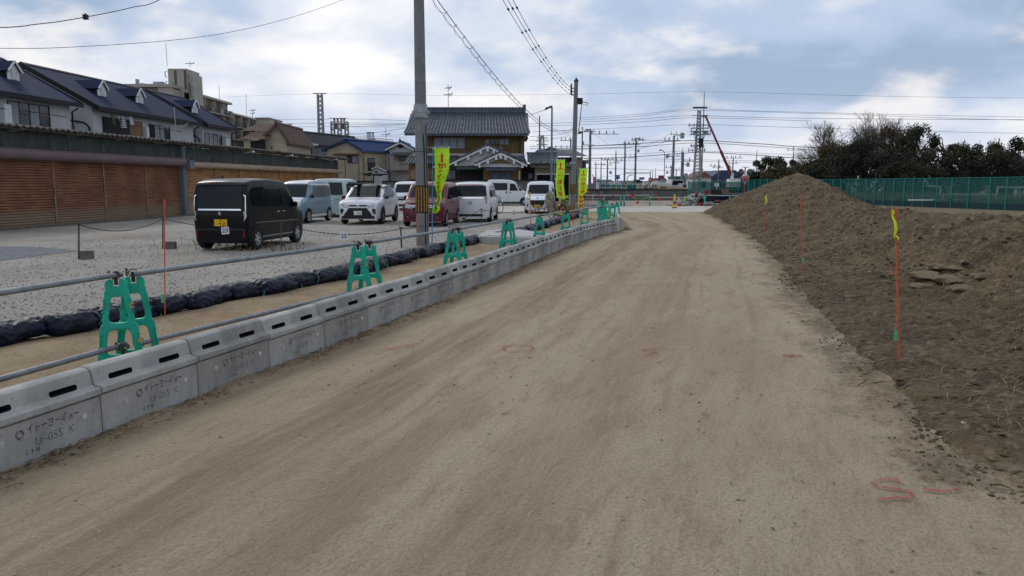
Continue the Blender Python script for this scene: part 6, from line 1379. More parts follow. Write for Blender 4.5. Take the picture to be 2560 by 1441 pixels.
# ------------------------------------------------------------------ small houses
def gable_house(name, label, apex, eaveL, eaveR, Y, depth, wallm, roofm, over=.35, skew=0.0, front_h=None, grp=None, zb=-.05, ridge_tiles=True, dirx=0.0, trim=None):
    """gable end facing the camera; apex, eaveL, eaveR photo points at distance Y"""
    a, l, r = P(*apex, Y), P(*eaveL, Y), P(*eaveR, Y); o_ = Vector((a.x, Y, 0)); t = thing(name, label, 'house', o_, skew, grp)
    za, zl, zr = a.z, l.z, r.z; xl, xr = l.x - a.x, r.x - a.x
    wl, wr_ = xl + over, xr - over
    def zat(x): return za + (zl - za) * (x / xl) if x < 0 else za + (zr - za) * (x / xr)
    q = MB(); q.prism([(wl, zb), (wr_, zb), (wr_, zat(wr_) - .12), (0, za - .12), (wl, zat(wl) - .12)], lambda x, z, d: (x + dirx * d, d, z), .35, depth); q.build('wall', wallm, t)
    q = MB(); th = .12
    tiled(q, (xl, 0, zl), (xl + dirx * depth, depth, zl), (dirx * depth, depth, za), (0, 0, za)); tiled(q, (xr, 0, zr), (xr + dirx * depth, depth, zr), (dirx * depth, depth, za), (0, 0, za))
    q.prism([(xl, zl - .03), (0, za - .03), (xr, zr - .03), (xr, zr - th), (0, za - th - .05), (xl, zl - th)], lambda x, z, d: (x + dirx * d, d, z), -.02, depth); rf = q.build('roof', roofm, t, smooth=60)
    q = MB(); q.cyl((0, -.1, za + .06), (dirx * depth, depth, za + .06), .13, n=8); q.blob((0, -.1, za + .14), (.16, .1, .2), seed=3); q.build('ridge_cap', roofm, rf)
    if trim:
        q = MB()
        for (x, z) in ((xl, zl), (xr, zr)): q.bar((x, -.06, z - .14), (0, -.06, za - .14), .06, .18)
        q.build('barge_board', trim, rf)
    return t, (lambda u, v: (P(u, v, Y).x - a.x, P(u, v, Y).z)), rf
t, f, rf = gable_house('brown_roof_house', 'beige house with brown tiled roofs behind the right end of the garages', (690, 309), (648, 350), (723, 357), 73, 9, m_wbeige, m_rtile, dirx=0, trim=m_rtile)
ax, az = f(650, 362)
q = MB(); xl = f(572, 0)[0]; xr = f(672, 0)[0]; zr_, zl_ = f(600, 308)[1], f(600, 336)[1]
tiled(q, (xl - .5, 3.0, zl_ + .5), (xr, 3.0, zl_ + .5), (xr, 6.5, zr_ + .4), (xl, 6.5, zr_ + .4)); tiled(q, (f(586, 0)[0], -.8, f(0, 350)[1]), (f(655, 0)[0], -.8, f(0, 350)[1]), (f(672, 0)[0], 1.6, f(0, 324)[1]), (f(618, 0)[0], 1.6, f(0, 324)[1])); q.build('side_roof', m_rtile, t, smooth=60)
q = MB(); q.bx((xl + .3, 3.4, 0), (f(655, 0)[0], 9, zl_ + .4)); q.bx((f(594, 0)[0], -.2, 0), (f(648, 0)[0], 3.4, f(0, 352)[1])); q.build('side_wing', m_wbeige, t)
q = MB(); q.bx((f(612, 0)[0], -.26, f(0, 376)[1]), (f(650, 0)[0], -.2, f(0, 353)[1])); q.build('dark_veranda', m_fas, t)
q = MB(); q.cyl((f(661, 0)[0], .25, 0), (f(661, 0)[0], .25, 5.2), .05, n=6); q.build('downpipe', m_rtile, t)
t, f, rf = gable_house('grey_roof_house', 'white gabled house with a dark grey slate roof left of the blue roofed house', (718, 328), (704, 341), (782, 362), 84, 12, m_gwall, mat('charcoal_slate', (.028, .032, .042), .6, var=(.04, .045, .055), vs=6), dirx=.40, trim=m_whi)
q = MB(); x0, z0 = f(706, 361); q.prism([(f(706, 0)[0], z0), (f(779, 0)[0], z0), (0, f(0, 331)[1])], lambda a, b, d: (a, d, b), .28, .34); q.build('gable_panel', m_wbeige, t)
q = MB(); q.bx((f(708, 0)[0], .05, f(0, 364)[1]), (f(781, 0)[0], .35, f(0, 360)[1])); q.build('white_band', m_whi, t)
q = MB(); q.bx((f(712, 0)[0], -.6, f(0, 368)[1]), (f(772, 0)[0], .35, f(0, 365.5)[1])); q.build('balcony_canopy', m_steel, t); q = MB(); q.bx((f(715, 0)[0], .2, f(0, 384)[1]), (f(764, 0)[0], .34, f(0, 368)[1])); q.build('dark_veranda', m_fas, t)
a = f(785, 386); b = f(796, 370)
t, f, rf = gable_house('blue_roof_house', 'cream two storey house with a bright blue tiled roof', (863, 350), (803, 376), (906, 377), 80, 9.5, m_wbeige, m_btile, dirx=.50)
window(t, f(856, 0)[0], f(879, 0)[0], f(0, 407)[1], f(0, 390)[1], .33, 2, (1,))
q = MB(); q.bx((f(820, 0)[0], -.1, f(0, 387)[1]), (f(882, 0)[0], .35, f(0, 384.5)[1])); q.build('canopy', m_rtile, t)
q = MB(); q.bar((f(884, 0)[0], .3, f(0, 382)[1]), (f(884, 0)[0], .3, 0), .06); q.bar((f(885, 0)[0], .3, f(0, 383)[1]), (f(896, 0)[0], .3, f(0, 402)[1]), .05); q.build('service_pipe', m_cblk, t); q = MB(); xd = f(897.5, 0)[0]; q.bar((xd, .28, 4.9), (xd, .28, 0), .08); q.build('downpipe', m_rtile, t)
xr = f(906, 377)[0] - .35
for k, (y, w) in enumerate(((1.2, 1.2), (4.4, 1.5), (7.2, 1.3))):
    q = MB(); X_ = xr + .5 * y; pl = [(0, 0), (w, 0), (w, 1.35), (0, 1.35)]; q.add([(xr + .5 * (y + a) + .03, y + a, 3.0 + b) for a, b in pl], [(0, 1, 2, 3)]); o = q.build('window', m_frame, t); q = MB(); q.add([(xr + .5 * (y + .08 + a * .88) + .06, y + .08 + a * .88, 3.08 + b * .88) for a, b in pl], [(0, 1, 2, 3)]); q.build('pane', m_wglass, o)
t, f, rf = gable_house('white_house', 'white plaster house with blue roof edge and round gable vent left of the tiled house', (1000, 354), (944, 381), (1034, 373), 84, 8, m_wwhite, m_btile, trim=m_whi)
q = MB(); c_ = f(1000.5, 366); q.lathe([(0, 0), (.32, 0)], n=16, fn=lambda x, y, z: (c_[0] + x, .33, c_[1] + y * .6)); q.build('gable_vent', m_fas, t)
q = MB(); q.add([(f(970, 0)[0], -1.0, f(0, 388)[1]), (f(1024, 0)[0], -1.0, f(0, 388)[1]), (f(1024, 0)[0], .34, f(0, 381)[1]), (f(974, 0)[0], .34, f(0, 381)[1])], [(0, 1, 2, 3)]); o = q.build('balcony_roof', m_fasc, t); sm = o.modifiers.new('s', 'SOLIDIFY'); sm.thickness = .1
window(t, f(990, 0)[0], f(1008, 0)[0], f(0, 412)[1], f(0, 393)[1], .33, 1)
q = MB(); q.bx((f(976, 0)[0], .25, f(0, 406)[1]), (f(989, 0)[0], .34, f(0, 391)[1])); q.build('shutter_box', m_wbeige, t)
q = MB(); x0, x1, z0, z1 = f(970, 0)[0], f(1022, 0)[0], f(0, 424)[1], f(0, 407)[1]; q.bx((x0, -.95, z0 - .1), (x1, .3, z0)); q.bx((x0, -.98, z1), (x1, -.92, z1 + .06)); [q.bx((x0 + .05 + k * .13, -.97, z0), (x0 + .11 + k * .13, -.93, z1)) for k in range(int((x1 - x0) / .13))]; q.build('balcony_rail', m_wbeige, t)
q = MB(); q.bar((f(967, 0)[0], -.9, 0), (f(967, 0)[0], -.9, f(0, 387)[1]), .08); q.build('balcony_post', m_frame, t)
q = MB(); xa, za = f(951, 418); xb_, zb_ = f(925, 432); xc_ = f(966, 0)[0]; tiled(q, (xb_, -2.2, zb_), (xb_, .3, zb_), (xa, .3, za), (xa, -2.2, za)); tiled(q, (xc_, -2.2, za - .5), (xc_, .3, za - .5), (xa, .3, za), (xa, -2.2, za)); q.build('porch_roof', m_btile, t); q = MB(); q.prism([(xb_ + .3, 0), (xc_ - .1, 0), (xc_ - .1, za - .65), (xa, za - .15), (xb_ + .3, zb_)], lambda a, b, d: (a, d, b), -2.1, .3); q.build('porch_wall', m_wwhite, t); q = MB(); q.bar((xb_ - .05, -2.25, zb_), (xa, -2.25, za), .06, .14); q.bar((xc_, -2.25, za - .5), (xa, -2.25, za), .06, .14); q.build('porch_trim', m_whi, t)
# ------------------------------------------------------------------ main tiled house
YM = 70.0; o_ = P(1170, 459, YM); t = thing('tiled_house', 'ochre two storey house with a long grey tiled roof and white plaster entrance gables', 'house', (o_.x, YM, 0)); ox = o_.x
fx = lambda u, Y=YM: P(u, 459, Y).x - ox; fz = lambda v, Y=YM: P(1280, v, Y).z
q = MB(); q.bx((fx(1042), .6, 0), (fx(1311), 9, fz(333))); q.build('wall', m_och, t)
zE, zR = fz(335, 69.4), fz(281, 73.5)
q = MB(); tiled(q, (fx(1013), -.6, zE), (fx(1326), -.6, zE), (fx(1309, 73.5), 3.9, zR), (fx(1038, 73.5), 3.9, zR), period=.30, rows=17, amp=.05, step=.04); tiled(q, (fx(1326), 9.4, zE), (fx(1013), 9.4, zE), (fx(1038, 73.5), 4.1, zR), (fx(1309, 73.5), 4.1, zR), rows=6)
q.prism([(-.62, zE - .04), (3.9, zR - .05), (4.1, zR - .05), (9.4, zE - .04), (9.4, zE - .16), (4, zR - .3), (-.62, zE - .16)], lambda a, b, d: (d, a, b), fx(1016), fx(1322)); rf = q.build('roof', m_tile, t, smooth=50)
q = MB(); q.bx((fx(1036, 73.5), 3.8, zR), (fx(1311, 73.5), 4.2, zR + .38)); [q.cyl((fx(1036, 73.5) + k * .32, 3.8, zR + .42), (fx(1036, 73.5) + k * .32 + .30, 3.8, zR + .42), .09, n=6) for k in range(33)]; q.box((fx(1311, 73.5), 4, zR + .35), (.25, .5, .8)); q.build('ridge_cap', m_tile, rf)
q = MB(); x_ = fx(1317); q.prism([(-.3, zE - .2), (4, zR - .35), (8.5, zE - .2)], lambda a, b, d: (d, a, b), fx(1309), fx(1311) + .1); q.build('gable_wall', m_wwhite, t)
window(t, fx(1085), fx(1162), fz(371), fz(344), .58, 4, (0, 1, 2, 3)); window(t, fx(1225), fx(1273), fz(361), fz(347), .58, 4, (2, 3))
q = MB(); q.bar((fx(1300), .5, zE), (fx(1300), .5, 3.2), .09); q.box((fx(1300), -.2, zE - .1), (.25, .3, .3)); q.build('downpipe', m_frame, t)
# lower storey eaves
YL = 68.4; dl = YL - YM
q = MB(); tiled(q, (fx(1008, YL), dl, fz(409, YL)), (fx(1140, YL), dl, fz(409, YL)), (fx(1140, 70.4), .5, fz(388)), (fx(1023, 70.4), .5, fz(388)), period=.30, rows=7, amp=.05); tiled(q, (fx(1290, YL), dl, fz(409, YL)), (fx(1318, YL), dl, fz(409, YL)), (fx(1310, 70.4), .5, fz(390)), (fx(1290, 70.4), .5, fz(390)), rows=5); q.build('lower_roof', m_tile, t, smooth=50)
q = MB(); q.bx((fx(1040), .42, fz(388)), (fx(1306), .6, fz(384))); [q.bx((fx(1070) + k * .22, .38, fz(391)), (fx(1070) + k * .22 + .11, .6, fz(388))) for k in range(44)]; q.build('plaster_band', m_wwhite, t)
q = MB(); q.bx((fx(1024), -.4, 0), (fx(1140), .6, fz(404))); q.build('lower_wall', m_wood, t)
q = MB(); q.bx((fx(1028), -.45, fz(448)), (fx(1040), -.38, fz(425))); q.build('peach_panel', mat('peach_wall', (.36, .24, .16), .8), t)  # peach coloured panel on the brown lower wall
window(t, fx(1110), fx(1140), fz(447), fz(426), -.42, 3, (0, 1, 2))
def front_gable(nm, ap, l, r, Y, dep, lab=None):
    a, L0, R0 = P(*ap, Y), P(*l, Y), P(*r, Y); yy = Y - YM; q = MB(); X = lambda p_: p_.x - ox
    q.prism([(X(L0) + .3, L0.z - .25), (X(R0) - .3, R0.z - .25), (X(a), a.z - .15)], lambda x, z, d: (x, d, z), yy + .3, yy + dep); o = q.build(nm, m_wwhite, t)
    q = MB(); tiled(q, (X(L0), yy, L0.z), (X(L0), yy + dep, L0.z), (X(a), yy + dep, a.z), (X(a), yy, a.z), rows=9, amp=.045); tiled(q, (X(R0), yy, R0.z), (X(R0), yy + dep, R0.z), (X(a), yy + dep, a.z), (X(a), yy, a.z), rows=9, amp=.045); q.blob((X(a), yy, a.z + .22), (.22, .15, .28), seed=2); q.cyl((X(a), yy, a.z + .1), (X(a), yy + dep, a.z + .1), .14, n=8)
    for (p_) in (L0, R0):
        n = 11
        for k in range(n): s = k / n; q.cyl((X(p_) + (X(a) - X(p_)) * s, yy - .05, p_.z + (a.z - p_.z) * s + .03), (X(p_) + (X(a) - X(p_)) * (s + .8 / n), yy - .05, p_.z + (a.z - p_.z) * (s + .8 / n) + .03), .085, n=6)
    q.build('gable_tiles', m_tile, o, smooth=50)
    q = MB()
    for p_ in (L0, R0):
        q.bar((X(p_), yy - .02, p_.z - .14), (X(a), yy - .02, a.z - .14), .08, .16)
        for s in (.18, .5, .82): x, z = X(p_) + (X(a) - X(p_)) * s, p_.z + (a.z - p_.z) * s; q.box((x, yy + .0, z - .34), (.20, .3, .30))
    q.box((X(a), yy, a.z - .38), (.22, .3, .36)); q.build('barge_board', m_whi, o); return o
front_gable('entrance_gable', (1219, 363), (1122, 409), (1306, 402), 67.4, 2.8)
front_gable('porch_gable', (1252, 380), (1187, 410), (1318, 411), 65.2, 4.2)
YP_ = 65.8; pd_ = YP_ - YM
q = MB(); q.bx((fx(1208, YP_), pd_, 0), (fx(1303, YP_), 0, fz(412, YP_))); q.build('porch_wall', m_och, t)
q = MB(); q.prism([(fx(1220, 65.7), fz(409, 65.7)), (fx(1284, 65.7), fz(409, 65.7)), (fx(1252, 65.7), fz(399, 65.7))], lambda a, b, d: (a, d, b), pd_ - .42, pd_ - .36); q.build('gable_triangle', m_och, t)
q = MB(); tiled(q, (fx(1214, 65), pd_ - .9, fz(428, 65)), (fx(1291, 65), pd_ - .9, fz(428, 65)), (fx(1291, 65), pd_ - .02, fz(417, 65)), (fx(1214, 65), pd_ - .02, fz(417, 65)), rows=4); q.build('window_hood', m_tile, t, smooth=50); q = MB(); q.bx((fx(1213, 65), pd_ - .12, fz(417, 65)), (fx(1292, 65), pd_ - .01, fz(411, 65))); q.build('hood_plaster', m_wwhite, t)
window(t, fx(1226, 65.7), fx(1277, 65.7), fz(450, 65.7), fz(431, 65.7), pd_ - .02, 2, (), name='bay_window'); q = MB(); q.bx((fx(1228, 65.7), pd_ - .045, fz(450, 65.7)), (fx(1275, 65.7), pd_ - .03, fz(433, 65.7))); q.build('blue_curtain', mat('blue_curtain', (.06, .09, .16), .7, var=(.10, .13, .2), vs=20, stretch=(1, 1, .1)), t)
q = MB(); q.bx((fx(1141, 67), -2.6, fz(424, 67)), (fx(1208, 67), -1.5, fz(416.5, 67))); q.build('entrance_canopy', mat('green_canopy', (.06, .085, .075), .6), t)
q = MB(); q.bx((fx(1141), -1.4, 0), (fx(1208), .58, fz(421, 68))); q.build('entrance_shade_block', m_fas, t); q = MB(); [q.bx((fx(1150) + k * .35, -1.46, 0), (fx(1150) + k * .35 + .1, -1.4, fz(424))) for k in range(6)]; q.build('entrance_lattice', m_frame, t)  # solid dark block paints the shade of the entrance, lattice in front
q = MB(); q.bx((fx(1297, 65.6), pd_ - .1, 0), (fx(1299.5, 65.6), pd_ - .02, fz(428, 65.6))); q.build('pale_post', m_whi, t)
# ------------------------------------------------------------------ side wing with carport
YC = 66.0; o_ = P(1360, 459, YC); t = thing('carport_wing', 'grey tiled single storey wing with a dark open garage mouth, right of the tiled house', 'garage', (o_.x, YC, 0)); ox2 = o_.x
gx2 = lambda u, Y=YC: P(u, 459, Y).x - ox2; gz2 = lambda v, Y=YC: P(1280, v, Y).z
q = MB(); tiled(q, (gx2(1318), 0, gz2(409)), (gx2(1397), 0, gz2(409)), (gx2(1392, 69), 3, gz2(386, 69)), (gx2(1318, 69), 3, gz2(386, 69)), period=.5, rows=8, amp=.09, step=.04); q.bx((gx2(1316, 69), 2.9, gz2(386, 69)), (gx2(1392, 69), 3.2, gz2(381, 69))); q.build('roof', m_tile, t, smooth=50)
q = MB(); q.grid(150, 3, lambda a, b: (gx2(1325) + a * (gx2(1440) - gx2(1325)), -.4 + b * 1.2, gz2(417) + .09 * sin(a * 150 * pi / 4) + b * .3)); o = q.build('corrugated_canopy', m_corr, t); sm = o.modifiers.new('s', 'SOLIDIFY'); sm.thickness = .05
q = MB(); q.bx((gx2(1337), .3, gz2(434)), (gx2(1440), .5, gz2(420))); q.bx((gx2(1337), .3, 0), (gx2(1342.5), .7, gz2(434))); q.bx((gx2(1423), .3, 0), (gx2(1440), .7, gz2(434))); q.build('corrugated_front', mat('beige_corrugated', (.26, .22, .16), .7, var=(.19, .16, .12), vs=14, stretch=(1, 1, .05)), t)
q = MB(); q.bx((gx2(1341), .2, gz2(437)), (gx2(1424), .32, gz2(434.5))); q.build('lintel', m_whp, t)
q = MB(); q.bx((gx2(1343), 4.5, 0), (gx2(1440), 4.7, gz2(420))); q.bx((gx2(1337) - .1, .5, 0), (gx2(1337) + .1, 4.6, gz2(420))); q.bx((gx2(1304), 1.4, 0), (gx2(1337), 1.6, gz2(409))); q.bx((gx2(1440), .5, 0), (gx2(1440) + .1, 4.6, gz2(420))); q.build('dark_interior', m_fas, t)  # inner walls coloured near black, painting in the carport's shade
q = MB(); q.bx((gx2(1322), 1.3, gz2(447)), (gx2(1332), 1.38, gz2(434))); q.build('frosted_window', m_curt, t)
YD = 76.0; a = P(1380, 459, YD).x; t = thing('rear_house', 'low house with dark tiled roof and pinkish side wall behind the second concrete pole', 'house', (a, YD, 0)); hx_ = lambda u, Y=YD: P(u, 459, Y).x - a; hz_ = lambda v, Y=YD: P(1280, v, Y).z
q = MB(); tiled(q, (hx_(1325), 0, hz_(392)), (hx_(1470), 0, hz_(392)), (hx_(1430, 79), 3.5, hz_(374, 79)), (hx_(1345, 79), 3.5, hz_(374, 79)), rows=8); q.add([(hx_(1360), 3.4, hz_(375, 79)), (hx_(1380), 3.4, hz_(366, 79)), (hx_(1402), 3.4, hz_(375, 79))], [(0, 1, 2)]); q.build('roof', m_tile, t, smooth=50)
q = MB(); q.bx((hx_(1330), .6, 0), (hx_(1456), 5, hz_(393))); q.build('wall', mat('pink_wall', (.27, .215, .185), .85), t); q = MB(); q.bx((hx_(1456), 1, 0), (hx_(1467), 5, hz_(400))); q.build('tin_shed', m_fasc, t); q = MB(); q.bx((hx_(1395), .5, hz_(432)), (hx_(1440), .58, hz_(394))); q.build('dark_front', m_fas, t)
# ------------------------------------------------------------------ boundary walls
m_bwall = mat('boundary_stone', (.10, .10, .095), .9, var=(.17, .17, .165), vs=2.2, vstr=(.45, .6), bump=.4, bs=8)
def wall_run(name, label, a, b, h, th, m, cap=None, cat='wall', grp=None):
    a, b = Vector((*a, 0)), Vector((*b, 0)); L_ = (b - a).length; t = thing(name, label, cat, a, atan2((b - a).y, (b - a).x), grp); q = MB(); q.bx((0, 0, -.1), (L_, th, h)); q.build('wall_body', m, t)
    if cap: q = MB(); q.bx((-.05, -.06, h), (L_ + .05, th + .06, h + .1)); q.build('coping', cap, t)
    return t, L_
wall_run('boundary_wall', 'dark stone boundary wall in front of the tiled house', (P(1018, 459, 63).x, 63), (P(1343, 459, 63).x, 63), 1.85, .2, m_bwall, m_fas)
wall_run('block_wall', 'dark wall between the cream house and the white house', (P(850, 459, 70).x, 71), (P(1022, 459, 68).x, 68), 1.8, .2, m_bwall, m_fas)
wall_run('white_gate_pier', 'short white pier below the porch of the white house', (P(936, 459, 67).x, 66.5), (P(956, 459, 67).x, 66.5), 2.1, .3, m_wwhite)
q = MB(); b = P(934, 441, 65.5)
for k in range(26): rr_ = random.Random(k); q.blob((rr_.gauss(0, .45), rr_.gauss(0, .2), rr_.gauss(0, .06)), (.22, .14, .07), seed=k)
q.cyl((0, 0, -1.6), (0, 0, 0), .05, n=6); tag(q.build('clipped_pine', mat('pine_green', (.018, .026, .018), .9), loc=b + Vector((0, 0, .15))), 'small clipped pine with flat layers in front of the white porch', 'tree')
wall_run('retaining_wall', 'low grey concrete retaining wall across the far end of the works', (P(1462, 459, 75).x, 75), (P(1722, 459, 75).x, 75), 1.0, .3, mat('retaining_concrete', (.13, .13, .125), .9, var=(.085, .085, .08), vs=.8, col3=(.19, .19, .18), v3s=2, stretch=(1, 1, .4)), m_fas)
# ================================================================== RIGHT FENCE
m_net = mat('green_net', (.008, .10, .095), .7, var=(.006, .07, .07), vs=.4); m_netp = mat('green_post', (.02, .22, .19), .6)
def net_mat():
    m = bpy.data.materials.new('see_through_net'); m.use_nodes = True; t = m.node_tree; b = t.nodes['Principled BSDF']; b.inputs['Base Color'].default_value = (.007, .085, .085, 1); b.inputs['Roughness'].default_value = .9; b.inputs['Alpha'].default_value = .74; return m
m_netx = net_mat()
FL = [(45, 20), (37.5, 36), (31.6, 47), (27.3, 63.0), (20.3, 67.5), (19.0, 68.5)]
us = [3300, 3200, 3100, 3010, 2930, 2860, 2800, 2745, 2690, 2640, 2600, 2557, 2506.6, 2465, 2412, 2370, 2333.6, 2300, 2275, 2252, 2226, 2202, 2179, 2158, 2134, 2113, 2094.5, 2075, 2050, 2020, 1990, 1960, 1935, 1912, 1895, 1880, 1866]
def on_line(u, line):
    k = (u - 1280) / FPX
    for a, b in zip(line, line[1:]):
        da = a[0] - k * a[1]; db = b[0] - k * b[1]
        if da * db <= 0: s = da / (da - db); return Vector((a[0] + s * (b[0] - a[0]), a[1] + s * (b[1] - a[1]), 0))
    return Vector((line[-1][0], line[-1][1], 0))
t = thing('net_fence', 'long green net fence on green posts running behind the soil mound', 'fence', (0, 0, 0)); fp = [on_line(u, FL) for u in us]
ftop = lambda p_: 2.05 - .004 * (p_.y - 47)
for a in fp: q = MB(); q.cyl(a + Vector((0, 0, -.1)), a + Vector((0, 0, ftop(a) + .03)), .05, n=6); q.build('post', m_netp, t)
q = MB()
for a, b in zip(fp, fp[1:]):
    off_ = Vector((0, .05, 0)); q.add([a + off_ + Vector((0, 0, .35)), b + off_ + Vector((0, 0, .35)), b + off_ + Vector((0, 0, ftop(b))), a + off_ + Vector((0, 0, ftop(a)))], [(0, 1, 2, 3)])
q.build('net', m_netx, t)
q = MB()
for a, b in zip(fp, fp[1:]): q.bar(a + Vector((0, .06, .15)), b + Vector((0, .06, .15)), .04, .44)
q.build('base_sheet', mat('base_sheet', (.006, .035, .045), .7), t)
q = MB()
for a, b in zip(fp, fp[1:]): q.bar(a + Vector((0, .0, ftop(a))), b + Vector((0, 0, ftop(b))), .04)
q.build('top_rail', m_netp, t)
q = MB(); b = G(2480, 505)
for (x0, z0, x1, z1) in ((-2.6, .9, 1.2, .9), (-2.6, .9, -2.6, .2), (1.2, 1.4, 1.2, .1), (-5, .5, -1, .5), (2.5, 1.3, 2.5, .1), (1.2, 1.4, 3.6, 1.4)): q.bar((x0, 0, z0), (x1, 0, z1), .09)
tag(q.build('white_pipe_rack', m_whi, loc=Vector((33, 54, 0))), 'white pipe rack seen through the green net on the right', 'pipe rack')
q = MB(); q.bar((0, 0, 1.5), (1.0, 0, 1.42), .10); q.bar((1.0, 0, 1.42), (1.0, 0, .7), .08); tag(q.build('white_pipe_elbow', m_whi, loc=Vector((30.3, 56, 0))), 'single white bent pipe behind the middle of the green net', 'pipe')
# ================================================================== TREES
m_leaf = [mat('leaf_dark', (.030, .036, .019), .85, var=(.062, .058, .030), vs=.8), mat('leaf_olive', (.060, .054, .027), .85, var=(.095, .072, .04), vs=.9), mat('leaf_deep', (.022, .030, .020), .85, var=(.045, .045, .026), vs=.8)]
m_bark = mat('bark', (.045, .038, .033), .95, var=(.03, .025, .022), vs=4); m_bare = mat('bare_twigs', (.10, .078, .062), .95)
def evergreen(loc, H, Wd, label, seed, mi=0, n=3600, dens=1.0, trunk=.35, leaf=.16, cat='tree', grp='dark evergreen trees behind the green fence', name='evergreen_tree', gapn=9):
    rr = random.Random(seed); t = thing(name, label, cat, loc, 0, grp); q = MB()
    q.tube([(0, 0, -.1), (.05 * H * rr.uniform(-1, 1), 0, H * .3), (.06 * H * rr.uniform(-1, 1), 0, H * .6), (.04 * H * rr.uniform(-1, 1), 0, H * .92)], [.035 * H * .6, .02 * H, .012 * H, .004 * H], 7)
    cl = []
    for k in range(int(15 * dens) + 6):
        h = rr.uniform(trunk, 1.0); prof_ = sin(pi * min(1, max(.05, (h - trunk * .6) / (1.12 - trunk * .6)))) ** .6; a = rr.random() * 6.28; r = Wd * .5 * prof_ * rr.uniform(.25, 1.0)
        c = Vector((r * cos(a), r * sin(a) * .8, H * h * .93)); cl.append((c, rr.uniform(.10, .20) * Wd * rr.uniform(.7, 1.2)))
        q.tube([(0, 0, max(.1, c.z - r * .9 - .2)), (c.x * .5, c.y * .5, c.z - r * .35), c], [.012 * H, .007 * H, .003 * H], 4)
    q.build('trunk', m_bark, t); q = MB()
    for i in range(n):
        c, r = cl[rr.randrange(len(cl))]; d = Vector((rr.gauss(0, 1), rr.gauss(0, 1), rr.gauss(0, .72))).normalized() * r * (rr.random() ** .35) * rr.choice((1, 1, 1.25))
        p_ = c + d; s = leaf * rr.uniform(.5, 1.35); n_ = Vector((rr.gauss(0, 1), rr.gauss(0, 1), rr.gauss(.6, 1))).normalized(); a = n_.orthogonal().normalized(); b = n_.cross(a); ph = rr.random() * 6.28; a, b = a * cos(ph) + b * sin(ph), b * cos(ph) - a * sin(ph)
        q.add([p_ - a * s, p_ - b * s * .45, p_ + a * s, p_ + b * s * .45], [(0, 1, 2, 3)])
    q.build('crown', m_leaf[mi], t); return t
def bare_tree(loc, H, Wd, label, seed, depth=6, r0=None, spread=.5):
    rr = random.Random(seed); t = thing('bare_tree', label, 'tree', loc, 0, 'leafless trees behind the green fence'); q = MB(); q2 = MB()
    def grow(p_, d, L_, r, k):
        n = 3; pts = [p_]; dd = d
        for _ in range(n): dd = (dd + Vector((rr.gauss(0, .13), rr.gauss(0, .13), rr.gauss(.03, .07)))).normalized(); pts.append(pts[-1] + dd * L_ / n)
        (q if k > 3 else q2).tube(pts, [r, r * .85, r * .75, r * .62], 5 if k > 3 else 3, cap=False)
        if k == 0: return
        nb = 3 if k > 1 else 3
        for j in range(nb + (rr.random() < .4)):
            ang = rr.uniform(.25, .75) * (1 if j else .4); ax_ = dd.orthogonal(); ax_.rotate(Matrix.Rotation(rr.random() * 6.28, 3, dd)); nd = dd.copy(); nd.rotate(Matrix.Rotation(ang, 3, ax_)); nd.z += .05; nd.normalize()
            grow(pts[-1] if j < 2 else pts[-2], nd, L_ * rr.uniform(.56, .84), r * .62, k - 1)
    base = Vector((0, 0, -.1))
    for j in range(4):
        a = 2 * pi * j / 4 + rr.random(); d = Vector((cos(a) * spread, sin(a) * spread, 1)).normalized(); grow(base, d, H * .27, .035 * H * .5, depth)
    q.build('trunk', m_bark, t); q2.build('twigs', m_bare, t); return t
def TX(u, Y): return Vector((P(u, 459, Y).x, Y, -.03))
def HT(v, Y): return P(1280, v, Y).z
bare_tree(TX(2122, 78), HT(290, 78) * 1.3, 9, 'large leafless tree with a wide fan of bare branches, tallest on the right', 4, depth=7, spread=.95)
bare_tree(TX(2185, 82), HT(318, 82) * .92, 6, 'smaller leafless tree half merged with the evergreens right of the large one', 9, depth=6, spread=.5)
bare_tree(TX(2035, 76), HT(392, 76) * .95, 5, 'low leafless bush tree at the left foot of the large bare one', 12, depth=5, spread=.8)
bare_tree(TX(2425, 82), HT(352, 82) * .9, 5, 'leafless tree between two evergreens on the far right', 14, depth=5, spread=.4)
tr_ = [ # u, vtop, width px, Y, material
 (2222, 302, 86, 64, 1), (2258, 330, 70, 60, 0), (2292, 308, 92, 63, 2), (2352, 332, 74, 66, 1), (2398, 334, 78, 61, 0), (2440, 358, 70, 65, 2), (2487, 336, 84, 60, 1), (2530, 340, 90, 58, 0), (2575, 334, 90, 57, 1),
 (2160, 348, 130, 61, 2), (2100, 368, 120, 60, 2), (2215, 372, 110, 58, 2), (2330, 376, 120, 58, 2), (2420, 392, 110, 57, 2), (2505, 380, 120, 55, 2), (2270, 392, 110, 57, 0),
 (1905, 388, 62, 66, 0), (1942, 392, 50, 68, 1), (1972, 396, 56, 67, 0), (2010, 400, 60, 66, 1), (2050, 384, 100, 65, 2), (1885, 424, 50, 65, 2), (2080, 362, 110, 63, 1), (2035, 402, 80, 62, 0), (1960, 408, 90, 61, 1), (1935, 420, 90, 64, 2), (1990, 424, 90, 64, 2), (2660, 332, 110, 56, 2), (2740, 330, 110, 55, 0), (2830, 342, 120, 54, 1)]
words = ['leftmost', 'second', 'third', 'fourth', 'fifth', 'sixth', 'seventh', 'eighth', 'ninth', 'tenth', 'eleventh', 'twelfth', 'thirteenth', 'fourteenth', 'fifteenth', 'sixteenth', 'seventeenth', 'eighteenth', 'nineteenth', 'twentieth', 'twenty-first', 'twenty-second', 'twenty-third', 'twenty-fourth', 'twenty-fifth', 'twenty-sixth', 'twenty-seventh', 'twenty-eighth', 'twenty-ninth', 'rightmost']
order = sorted(range(len(tr_)), key=lambda i: tr_[i][0])
